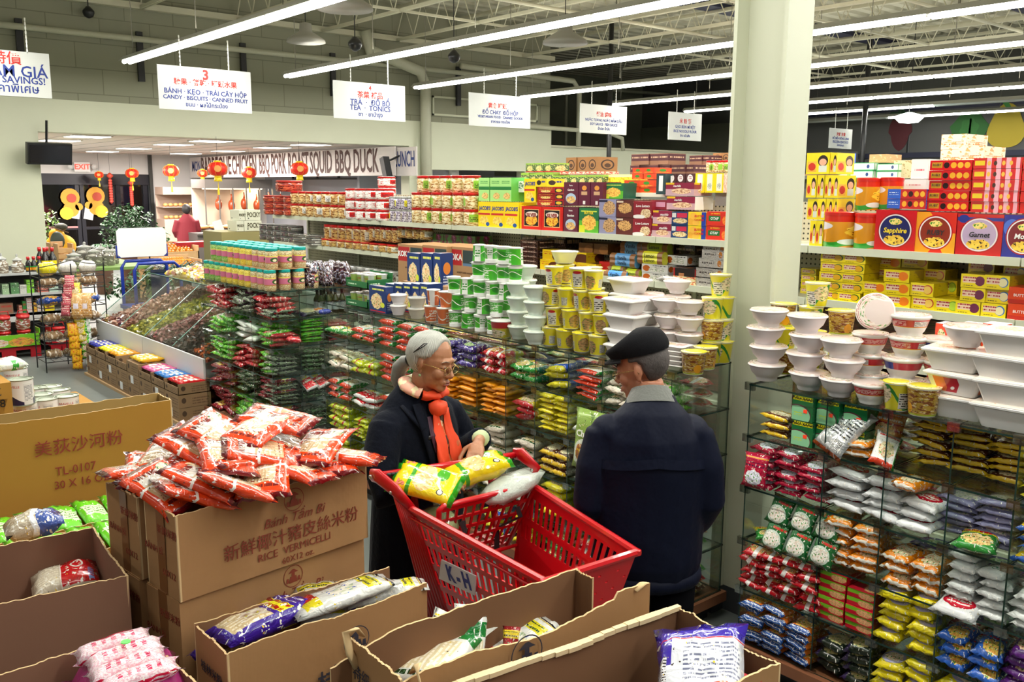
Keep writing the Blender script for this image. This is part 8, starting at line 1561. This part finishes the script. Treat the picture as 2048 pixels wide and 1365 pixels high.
# black wire rack with bread and snack bags
WR=Vector((-11.72,2.55,0));wr=ob('wire_rack',None,loc=WR,label='black wire rack of bagged snacks at the end of the bins',cat='wire rack');wm=MB()
for x in(0,.42):
 for y in(0,.34,.70):wm.bar((x,y,0),(x,y,1.25),.007)
ob('posts',wm.mesh('posts',black),wr)
WZ=(.12,.33,.54,.75,.96,1.10)
for z in WZ:
 s1=MB()
 for y in(0,.70):s1.bar((0,y,z),(.42,y,z),.005)
 for x in(0,.42):s1.bar((x,0,z),(x,.70,z),.005);s1.bar((x,0,z+.05),(x,.70,z+.05),.004)
 for k in range(1,7):s1.bar((0,k*.1,z),(.42,k*.1,z),.003)
 ob('wire_shelf',s1.mesh('ws',black),wr)
s1=MB();s1.tube([(.42,0,1.22),(.42,.2,1.25),(.42,.35,1.29),(.42,.5,1.25),(.42,.70,1.22)],[.006]*5,6);ob('arched_top',s1.mesh('at',black),wr)
bread=pmat('bread_bag','#9a7a58',[('n','#d8c8b0',6,.55),('n','#5a3a2a',8,.60),('s',.2,.3,.7,.5,'#c8c8d8',2)],.15,.8,crinkle=.5);mush=pmat('white_bag','#dcdad2',[('n','#b8b0a0',5,.6)],.25,.6,crinkle=.5);bluegold=pmat('blue_gold_bag','#1f4aa8',[('f',.5,.35,.42,.30,'#c88a28','#e8b850',8,'#e0a030'),('s',.1,.75,.9,.9,'#d8e0f0',1)],.2,.7,crinkle=.5)
for li,z in enumerate(WZ):
 for j in range(3):packet('mushroom_bag' if li==5 else 'snack_bag',.21,.26,.15 if li==5 else.11,(mush if j else P_yelb) if li==5 else(bluegold if li==3 else bread),WR+Vector((.24,.13+j*.22,z+.01)),R(90+rnd.uniform(-15,15)),'%s on the wire rack, %s shelf up, %s from frame side'%('pale mushroom bag' if li==5 else('blue and gold bag' if li==3 else 'clear bread bag'),ordn(li),ordn(j)),'packet','bags on the wire rack',seed=(li+j)%4,tilt=(R(-8),0))
for i,(px,y0,n,mt,nm,h_) in enumerate(((140,565,4,P_pink,'pink',.15),(150,580,8,P_yelb,'yellow',.13),(158,600,9,P_ltg,'green',.13),(168,640,8,P_wg,'green and white',.12),(145,660,6,pmat('orange_strip','#e8b010',[('n','#d86010',5,.55)]),'orange',.10))):
 for k in range(n):p=AX(px+k*2.2*(1 if i>0 else-1),y0+k*(13 if i else 18),-11.22);p.z=max(p.z,.02);packet('hanging_snack',.12,.16,.045,mt,p,0,'%s snack bag clipped on a strip hung from the wire rack, %s down'%(nm,ordn(k)),'packet','%s hanging snack strip'%nm,seed=k%4,tilt=(R(78),0)).rotation_euler=(R(80),0,R(60+rnd.uniform(-20,20)))
for i,px in enumerate((155,173)):p=AX(px,595,-11.20);o=packet('biscuit_bag',.14,.30,.10,pmat('round_biscuits','#d0a468',[('s',0,0,1,.6,'#a8743a',6),('r',.3,.4,.7,.6,'#d8d0e0')],.2,.6,crinkle=.3),p-Vector((0,0,.1)),0,'clear bag of round golden biscuits hung on the wire rack, %s'%['outer','inner'][i],seed=i);o.rotation_euler=(R(84),0,R(60))
tb_=ob('candy_floss_tub',smooth_by_angle(MB().lathe([(.05,0),(.055,.12),(.06,.24),(.065,.30)],14,mis=[0,1,2]).mesh('cft',[flat('floss_pink',lin('#d890a8'),.4),flat('floss_blue',lin('#88c0cc'),.4),flat('floss_lid',lin('#a8b4e0'),.3)])),loc=AZ(196,738,.03),label='tall clear tub of pink and blue candy floss on the floor',cat='tub');ob('lid',MB().lathe([(.068,.30),(.068,.33),(.001,.335)],14).mesh('l',flat('lid_lilac',lin('#8a90d8'),.3),True),tb_)
# shelves against the pillar
SHX=-13.24;sh_=ob('metal_shelving',None,loc=(SHX,1.4,0),label='pale metal shelving in front of the pillar with sauces and boxes',cat='shelving')
for z in(1.04,.77,.52,.20):ob('shelf',MB().box(0,0,z-.03,.42,1.95,z).mesh('sh',flat('shelf_grey',(.45,.47,.46),.35)),sh_)
ob('back_panel',MB().box(-.02,0,0,0,1.95,1.1).mesh('bp',flat('dark_back',(.06,.06,.06),.6)),sh_);ob('kick_board',MB().box(.36,.9,.42,.42,1.95,.52).mesh('kb',bw),sh_)
def onshelf(px,z,dx=.30):d=ray(px,600);X=SHX+dx;Y=2.5
def SY(px,z,X=SHX+.32):
 y=600
 for _ in range(6):Y=AX(px,y,X).y;y=PJ((X,Y,z))[1]
 return Vector((X,Y,z))
soy=pmat('soy_bottle','#140a08',[('r',0,.12,1,.50,'#e8d810'),('s',.1,.2,.9,.4,'#c01818',1)],.15,.7);soy2=pmat('soy_bottle_small','#120a08',[('r',0,.12,1,.34,'#c88a1a'),('r',0,.36,1,.44,'#2a8a3a')],.15,.7)
for i,px in enumerate((92,107,86,101)):
 o=ob('soy_sauce_bottle',smooth_by_angle(MB().lathe([(.045,0),(.048,.01),(.048,.17),(.018,.24),(.016,.27)],14).mesh('sb',soy)),loc=SY(px,1.04)+Vector((-.11*(i>1),0,0)),label='tall soy sauce bottle with red cap and yellow label, %s row, %s'%(['front','back'][i>1],['inner','outer'][i%2]),cat='bottle');ob('cap',MB().lathe([(.022,.25),(.022,.305),(.001,.305)],10).mesh('c',lidred,True),o)
for i,px in enumerate((58,69,80)):
 o=ob('soy_sauce_bottle',smooth_by_angle(MB().lathe([(.034,0),(.036,.01),(.036,.11),(.014,.15),(.013,.17)],12).mesh('sb2',soy2)),loc=SY(px,1.04),label='small soy sauce bottle with red cap, %s from frame side'%ordn(i),cat='bottle');ob('cap',MB().lathe([(.020,.155),(.020,.195),(.001,.195)],10).mesh('c',lidred,True),o)
gjm=pmat('clear_jar','#8a7a68',[('n','#d8d4c8',5,.52),('r',.2,.5,.5,.75,'#e8e8e4'),('r',.7,.5,.95,.75,'#e8e8e4')],.08,.9)
def glassjar(p,r,h,lb,m=gjm):
 o=ob('glass_jar',smooth_by_angle(MB().lathe([(r*.9,0),(r,.02),(r,h*.7),(r*.7,h*.85),(r*.66,h)],16).mesh('gj',m)),loc=p,label=lb,cat='jar');ob('lid',smooth_by_angle(MB().lathe([(r*.75,h),(r*.78,h+.012),(r*.3,h+.035),(r*.12,h+.045),(r*.16,h+.07),(.001,h+.09)],14).mesh('gl',lidclear)),o)
glassjar(SY(5,1.04),.075,.17,'clear glass jar with white label at the frame edge');glassjar(SY(36,1.04),.075,.15,'clear glass jar with white label beside the soy bottles')
sbx=[(5,20,.13,'#9ab890','pale green tub'),(22,40,.14,'#5a8a5a','green bottle group'),(40,55,.11,'#c8c8c0','grey carton'),(54,70,.17,'#7ac030','lime green box'),(76,98,.14,'#b8685a','red-lidded spice jar'),(98,118,.13,'#a8c0b0','pale packet')]
for px0,px1,h,c,nm in sbx:
 a,b=SY(px0,.77),SY(px1,.77);box_obj('grocery_box',.12,b.y-a.y-.01,h,pmat('g_'+c[1:],c,[('n','#e8e8e0',5,.62),('s',.1,.6,.9,.9,'#303030',2)]),None,None,(a.x-.1,a.y,.77),0,nm+' on the middle shelf by the pillar','grocery')
for px0,px1,h,c,nm in((0,28,.14,'#8a6a54','brown carton with pale rim'),(38,46,.10,'#c89a88','pink and white box'),(46,54,.15,'#2a8a3a','tall green box'),(54,68,.19,'#e0dcd8','white box stack'),(68,75,.12,'#e0b040','golden box'),(75,88,.17,'#e0dcd8','second white box stack'),(90,110,.16,'#e8d020','bright yellow box group')):
 a,b=SY(px0,.52),SY(px1,.52);n=max(1,int(h/.045)) if 'stack' in nm else 1
 for k in range(n):box_obj('grocery_box',.12,b.y-a.y-.008,h/n-.003,pmat('g_'+c[1:],c,[('s',.1,.2,.9,.8,'#b04030',1)]),None,None,(a.x-.1,a.y,.52+k*h/n),0,nm+' on the lower shelf by the pillar'+(', %s'%posn(k,n) if n>1 else ''),'grocery')
plt=flat('pallet_red',lin('#b01020'),.45)
p0=AZ(0,712,0);
for i,(ya,yb) in enumerate(((2.05,2.78),(2.90,3.32))):
 o=ob('plastic_pallet',MB().box(-.27,ya,.10,.0,yb,.14).box(-.03,ya,0,0,ya+.12,.1).box(-.03,(ya+yb)/2-.08,0,0,(ya+yb)/2+.08,.1).box(-.03,yb-.12,0,0,yb,.1).mesh('pp',plt),loc=(-12.52,0,0),label='red plastic pallet on the floor %s'%['at the frame edge','beside the hanging snack strips'][i],cat='pallet')
 t=ob('display_tray',MB().box(-.25,ya,.145,0,yb,.15).box(-.01,ya,.145,0,yb,.30).box(-.25,ya,.145,0,ya+.01,.36).box(-.25,yb-.01,.145,0,yb,.36).mesh('dt',pmat('tray_fruit%d'%i,['#7ac82a','#c01824'][i],[('f',.3,.4,.2,.35,'#e89a30','#e8e0d0',7,'#c83a6a'),('f',.7,.4,.2,.35,'#d83a5a','#e8b040',7)])),loc=(-12.50,0,0),label='%s printed display tray of red-capped jars'%['green fruit','red'][i],cat='tray')
 for j in range(3 if i==0 else 2):
  for q in range(2 if i==0 else 1):
   jj=ob('jelly_jar',smooth_by_angle(MB().lathe([(.075,0),(.085,.03),(.085,.11),(.07,.15)],14).mesh('jj',pmat('jelly','#a8584a',[('n','#e8e4dc',5,.52),('n','#5a8a3a',6,.62),('r',.3,.2,.7,.7,'#e0e0d8')],.15,.8))),loc=(-12.62-.02*q,ya+.13+j*.22,.155+q*.20),rot=(0,R(12*q),0),label='clear jelly jar with red cap in the %s tray, %s from frame side%s'%(['green','red'][i],ordn(j),', upper' if q else ''),cat='jar');ob('lid',MB().lathe([(.078,.15),(.078,.18),(.001,.185)],14).mesh('l',lidred,True),jj);ob('carry_handle',MB().tube([(0,-.07,.17),(0,-.05,.24),(0,.05,.24),(0,.07,.17)],[.006]*4,6).mesh('ch',lidred,True),jj)
# table of clear jars and wooden crates by the pillar
tbz=1.0;ob('table',MB().box(-15.2,3.35,tbz-.04,-13.4,4.55,tbz).box(-15.1,3.4,0,-15.0,3.5,tbz).box(-13.5,3.4,0,-13.42,3.5,tbz).box(-13.5,4.45,0,-13.42,4.53,tbz).mesh('tb',flat('table_green',lin('#7a9a50'),.6)),label='table with green cloth edge behind the wire rack',cat='table')
for i,px in enumerate((150,172,190,205,218,228)):p=AX(px,540,-13.8-.25*(i%2));p.z=tbz;glassjar(p,[.13,.14,.12,.10,.09,.08][i],[.16,.25,.20,.22,.2,.18][i],'clear glass storage jar on the green table, %s from the pillar'%ordn(i),pmat('clear_jar2','#6e6a62',[('n','#b8b4aa',4,.55)],.06,.9))
for i,(a,b) in enumerate(((104,128),(118,150))):
 p,q=AX(a,530,-14.6+.3*i),AX(b,530,-14.6+.3*i);o=ob('wooden_crate',None,loc=(p.x,p.y,tbz),label='small wooden slat crate beside the pillar, %s'%['taller rear one','lower front one'][i],cat='crate')
 for k in range(4-i):ob('slat',MB().box(0,0,k*.085,.02,q.y-p.y,k*.085+.07).mesh('sl',flat('slat_wood',lin('#c89a6a'),.7)),o)
 ob('side',MB().box(-.25,0,0,0,.02,.3).box(-.25,q.y-p.y-.02,0,0,q.y-p.y,.3).box(-.25,0,0,0,q.y-p.y,.02).mesh('sd',flat('slat_wood',lin('#c89a6a'),.7)),o)
# blue stock cart with a blank white sign
bl=flat('cart_blue',lin('#16349a'),.35,coat=.3);CX=-12.4;a,b=AX(234,513,CX),AX(329,457,CX);bc_=ob('stock_cart',None,loc=(CX,a.y,0),label='blue tubular stock cart carrying a blank white sign board',cat='cart');Wd=b.y-a.y
sg=MB();pts=[(-Wd/2+.04,-.19),(Wd/2-.04,-.19),(Wd/2,-.15),(Wd/2,.15),(Wd/2-.04,.19),(-Wd/2+.04,.19),(-Wd/2,.15),(-Wd/2,-.15)]
sg.face([(.015,x,z) for x,z in pts]);sg.face([(0,x,z) for x,z in pts][::-1])
for i in range(8):p,q=pts[i],pts[(i+1)%8];sg.face([(0,p[0],p[1]),(0,q[0],q[1]),(.015,q[0],q[1]),(.015,p[0],p[1])])
ob('sign_board',sg.mesh('sg',flat('blank_white',(.92,.92,.92),.4)),bc_,(.02,Wd/2,(a.z+b.z)/2));z_=a.z
ob('sign_frame',MB().box(0,-.01,z_-.02,.03,Wd+.01,z_).box(0,-.015,z_-.02,.03,.0,z_+.14).box(0,Wd,z_-.02,.03,Wd+.015,z_+.14).mesh('sf',bl),bc_)
for x in(0,.5):ob('tube_frame',MB().tube([(x,.05,.1),(x,.05,z_-.15),(x,.10,z_-.07),(x,Wd-.08,z_-.07),(x,Wd-.0,z_-.15),(x,Wd,.1)],[.022]*6,8).mesh('tf',bl,True),bc_)
ob('cart_deck',MB().box(0,0,.55,.5,Wd,.60).box(0,0,.18,.5,Wd,.22).mesh('cd',bl),bc_);ob('wire_end',MB().box(-.005,Wd-.22,.6,.005,Wd-.02,z_-.2).mesh('we',flat('dark_wire',(.02,.03,.06),.5)),bc_)
for y in(.08,Wd-.08):ob('wheel',MB().tube([(.05,y-.02,.07),(.05,y+.02,.07)],[.07,.07],14).mesh('wh',black),bc_)
# plants
def plant(loc,rx,ry,rz_,n,col,lb,kind='leaf',seed=1,pot=True,size=.07):
 r=random.Random(seed);t=ob('potted_plant',None,loc=loc,label=lb,cat='plant');m=MB()
 for _ in range(n):
  if kind=='leaf':
   d=Vector((r.gauss(0,1),r.gauss(0,1),r.gauss(0,1))).normalized()*(r.random()**.4);p=Vector((d.x*rx,d.y*ry,rz_*1.05+d.z*rz_));a=Vector((r.uniform(-1,1),r.uniform(-1,1),r.uniform(-.9,.2))).normalized();s_=a.cross((0,0,1)).normalized()*size*.34;L=size*r.uniform(.8,1.3)
   m.face([p,p+a*L*.5+s_,p+a*L,p+a*L*.5-s_])
  else:
   a=r.uniform(0,6.28);L=r.uniform(.6,1)*rz_*1.6;o_=Vector((math.cos(a),math.sin(a),0));s_=Vector((-o_.y,o_.x,0))*.012;pp=[Vector((0,0,.1))+o_*L*f*.62+Vector((0,0,L*(f*1.1-f*f*.85))) for f in(0,.35,.7,1)]
   for i in range(3):m.face([pp[i]-s_,pp[i]+s_,pp[i+1]+s_*(1-.3*i),pp[i+1]-s_*(1-.3*i)])
 ob('foliage',m.mesh('foliage',flat('leaf_'+col[1:],lin(col),.5,nz=.4,nscale=9)),t)['kind']='stuff'
 if kind=='leaf':
  s_=MB()
  for k in range(5):s_.tube([(0,0,-.5),(.05*(k-2),.04*(k-2),.1),(rx*.4*(k-2)/2,ry*.4*(k-2)/2,rz_*1.1)],[.014,.012,.006],6)
  ob('stems',s_.mesh('st',flat('stem_brown',lin('#5a4030'),.8)),t)
 ob('pot',MB().lathe([(.14,-.05-loc[2]),(.19,.0),(.20,.03),(.17,.03)],14).mesh('pot',flat('pot_brown',lin('#6a4a38'),.6),True),t);return t
p=AX(262,500,-17.2);plant((p.x,p.y,.85),.42,.50,.48,1500,'#2c5a2c','large leafy green potted plant in front of the sliding doors');p=AX(318,470,-17.4);plant((p.x,p.y,.95),.2,.2,.22,320,'#3a6a34','smaller leafy plant to the food counter side of the large one',seed=4)
p=AX(352,545,-13.4);plant((p.x,p.y,.62),.3,.3,.55,150,'#2a4a38','long grassy strap-leaved plant beside the fruit crates','grass',5);p=AX(205,500,-19);plant((p.x,p.y,.75),.3,.5,.25,260,'#2c5030','low spiky plant by the doors behind the clear jars','grass',6);p=AX(95,470,-19);plant((p.x,p.y,.9),.2,.3,.4,320,'#5a7a34','yellow-green leafy plant just past the pillar',seed=7)
p=AX(190,490,-14.9);plant((-12.9,AX(275,545,-12.9).y,.55),.3,.5,.22,420,'#2c5a2c','low leafy plants behind the blue stock cart',seed=8)
# yellow statue with round dark hat on its back
p=AX(122,500,-17.5);st=ob('statue',None,loc=(p.x,p.y,.95),label='figure in yellow cloth with a dark round disc on its back, past the pillar',cat='statue');m=MB();ell(m,(0,0,.12),(.16,.26,.22));ell(m,(0,-.05,.32),(.10,.13,.12));ob('yellow_body',m.mesh('yb',flat('yellow_cloth',lin('#e0a410'),.7),True),st)
m=MB();ell(m,(.14,-.08,.22),(.05,.12,.17));ob('dark_disc',m.mesh('dd',flat('dark_green_disc',lin('#2f3a30'),.5),True),st);m=MB();ell(m,(0,.03,.46),(.09,.11,.07));ob('head',m.mesh('hd',flat('dark_hair',lin('#3a3a30'),.7),True),st);ob('stick',MB().tube([(.1,-.28,.52),(.1,.12,.36)],[.012,.012],6).mesh('sk',flat('stem_brown',lin('#5a4030'),.8)),st);ob('plinth',MB().box(-.2,-.25,-.95,.2,.25,0).mesh('pl',flat('slat_wood',lin('#c89a6a'),.7)),st)
# fruit crates
cw=flat('beige_crate',lin('#cfa878'),.7)
for i,(px0,px1,X,zz) in enumerate(((333,405,-14.6,.86),(300,400,-16.2,.98))):
 a,b=AX(px0,540,X),AX(px1,540,X);L=b.y-a.y;o=ob('fruit_crate',MB().box(-.6,0,zz-.25,0,.02,zz+.02).box(-.6,L-.02,zz-.25,0,L,zz+.10).box(-.02,0,zz-.35,0,L,zz).box(-.62,0,zz-.2,-.6,L,zz+.15).box(-.6,0,0,0,L,zz-.22).mesh('fc',cw),loc=(X,a.y,0),label='beige fruit crate of oranges, %s'%['front one beside the teal-lidded jars','rear one under the red cloth'][i],cat='crate')
 r=random.Random(i)
 for q in range(46):ob('orange',MB().lathe([(.001,-.034),(.026,-.022),(.034,0),(.026,.022),(.001,.034)],8).mesh('or',flat('orange_peel',lin('#e89018'),.45)) if q==0 else bpy.data.meshes['or' if i==0 else 'or.001'],None,(X-.06-.5*(q//12)/4-r.uniform(0,.03),a.y+.05+(L-.1)*(q%12)/12+r.uniform(0,.02),zz+.0+.03*(q//12)),label='orange in the %s crate, %s row, %s along'%(['front','rear'][i],ordn(q//12),ordn(q%12)),cat='orange',group='oranges in the crates')
ob('red_cloth',MB().box(-16.9,AX(340,465,-16.9).y,1.02,-16.5,AX(414,465,-16.9).y,1.12).mesh('rc',flat('cloth_red',lin('#a81420'),.7)),label='red cloth roll along the rear fruit crate',cat='cloth')
# food counters
ctm=flat('counter_dark',lin('#4a4440'),.5);a,b=AX(395,480,-19.5),AX(520,480,-19.5);ob('counter',MB().box(-20,a.y,0,-19.5,b.y,1.08).box(-20.05,a.y,1.08,-19.45,b.y,1.12).mesh('ct',ctm),label='dark food counter behind the fruit crates',cat='counter')
warm=area('cabinet_lamp',(-22.6,10.5,2.05),1.2,.3,26,(1,.72,.45));stl=flat('steel',lin('#8a8580'),.3,metal=.6)
a,b=AX(410,375,-22.2),AX(545,375,-22.2);rc=ob('roast_cabinet',None,loc=(-22.2,a.y,0),label='lit glass cabinet with hanging roast ducks',cat='cabinet');L=b.y-a.y
ob('cabinet_top',MB().box(-.9,0,2.08,0,L,2.30).mesh('tp',stl),rc);ob('cabinet_base',MB().box(-.9,0,0,0,L,1.15).mesh('bs',ctm),rc);ob('cabinet_back',MB().box(-.9,0,1.15,-.88,L,2.08).mesh('bk',flat('warm_wall',lin('#d8c4b0'),.5)),rc)
for k in range(6):ob('steel_post',MB().box(-.02,L*k/5-.015,1.15,0,L*k/5+.015,2.08).mesh('ps',stl),rc)
ob('lamp_strip',MB().box(-.45,.1,2.05,-.4,L-.1,2.075).mesh('ls',emis('warm_tube',(1,.8,.55),5)),rc)
dkm=flat('roast_duck',lin('#a8441c'),.3,coat=.5,nz=.35,nscale=12)
for k in range(6):
 m=MB();ell(m,(0,0,0),(.09,.09,.15));m.tube([(0,0,.13),(0,.01,.22),(0,0,.30)],[.03,.02,.015],8);o=ob('roast_duck',m.mesh('rd',dkm,True),None,(-22.5,a.y+.45+k*.34,1.68-.04*(k%2)),label='roast duck hanging in the lit cabinet, %s from the display case'%ordn(k),cat='roast duck',group='hanging roast ducks');ob('hook',MB().bar((0,0,.28),(0,0,.40),.005).mesh('hk',chrome),o)
a=AX(328,420,-24.5);dc=ob('display_case',MB().box(-.6,0,0,0,1.05,1.25).box(-.6,0,1.9,0,1.05,2.1).box(-.6,0,1.25,-.58,1.05,1.9).box(-.6,0,1.56,-.05,1.05,1.58).mesh('dc',flat('case_beige',lin('#b8a090'),.5)),loc=a.xy.to_3d(),label='beige glass display case of buns on the white wall',cat='display case')
bun=flat('bun_brown',lin('#c08a50'),.5)
for q in range(14):m=MB();ell(m,(0,0,0),(.07,.07,.05),n=8,k=5);ob('bun',m.mesh('bun',bun,True),None,(a.x-.15,a.y+.10+(q%7)*.135,(1.30 if q<7 else 1.63)),label='bun in the display case, %s shelf, %s from the plant'%(['lower','upper'][q//7],ordn(q%7)),cat='bun',group='buns in the display case')
p=AX(375,470,-20.15);pr=ob('person',None,loc=(p.x,p.y,0),rot=(0,0,R(180)),label='person with black hair in a maroon coat at the food counter, seen from behind',cat='person');m=MB();m.tube([(0,0,.75),(0,0,1.1),(0,0,1.35),(0,0,1.45),(.0,0,1.52)],[(.24,.15),(.23,.14),(.21,.12),(.13,.1),(.07,.07)],16,up=UP)
for s_ in(1,-1):m.tube([(0,s_*.2,1.38),(.03,s_*.27,1.15),(.12,s_*.2,1.02)],[.075,.065,.05],10)
ob('coat',fuse(m,.02,2,flat('maroon_cloth',lin('#6a101e'),.8)),pr);m=MB();ell(m,(.02,0,1.61),(.09,.075,.11));m.tube([(0,0,.7),(0,0,1.5)],[.07,.06],10)
for s_ in(1,-1):m.tube([(0,s_*.09,.9),(0,s_*.09,.05),(.12,s_*.09,.03)],[.09,.06,.04],10);ell(m,(.15,s_*.17,1.0),(.05,.035,.03))
ob('body',fuse(m,.02,2,skw),pr);m=MB();ell(m,(-.01,0,1.63),(.105,.095,.115));ob('hair',m.mesh('hr',flat('black_hair',(.008,.006,.006),.6),True),pr)
# chocolate stick cartons on a counter at the shelving end
pk_m=pmat('cream_carton','#c8c8b4',[('e',.2,.2,.05,.06,'#404038')],.6,0);X=-11.6;a,b=AX(478,463,X),AX(522,463,X);zt=a.z;cnt=ob('counter',MB().box(X-.6,a.y-.25,0,X+.02,b.y+.1,zt-.005).mesh('ct',flat('olive_counter',lin('#8a8050'),.6)),label='olive counter carrying the cream cartons',cat='counter')
hh=AX(500,441,X).z-zt
for k,(px0,px1,l) in enumerate(((489,524,0),(492,522,1),(474,488,0),(480,491,1))):
 a,b=AX(px0,463,X),AX(px1,463,X);o=ob('carton',MB().box(-.3,0,0,0,b.y-a.y,hh*.97).mesh('pc',pk_m),loc=(X,a.y,zt+l*hh),label='cream chocolate stick carton, %s'%['large lower one','large upper one','narrow lower one','narrow upper one'][k],cat='carton');letter(o,'POCKY',.09 if k<2 else.045,flat('ink_olive',lin('#3a3410'),.6),(.002,(b.y-a.y)*.55,hh*.5),(R(90),0,R(90)),bold=.002,sx=.62)
for i,px in enumerate((437,467)):p=AX(px,455,-13.0);ob('price_card',MB().box(0,-.07,-.1,.004,.07,.1).mesh('cd',paper),loc=p,rot=(R(18-16*i),0,0),label='white price card on a wire, %s'%['tilted, above the oranges','upright, beside the cream cartons'][i],cat='price card');ob('card_stand',MB().bar((p.x-.02,p.y,0),(p.x-.02,p.y,p.z),.006).mesh('cs',black),label='thin black stand of the %s price card'%['tilted','upright'][i],cat='stand')
for i in range(4):
 a=AX(405+26*i,460,-20.6);m=MB();ell(m,(0,0,0),(.15,.16,.06),n=10,k=6);ob('bread_tray',m.mesh('bt',bun,True),loc=(a.x,a.y,1.2),label='tray of brown pastries on the food counter, %s from the person'%ordn(i),cat='pastry');ob('tray_stand',MB().box(a.x-.2,a.y-.17,0,a.x+.2,a.y+.17,1.14).mesh('ts',ctm),label='dark stand under the pastries, %s from the person'%ordn(i),cat='stand')
# prototypes off stage are not part of the place
_rm=[o for o in bpy.data.objects if o.parent is None and o.location.z<-40]
for o in[c for p in _rm for c in p.children]+_rm:bpy.data.objects.remove(o)
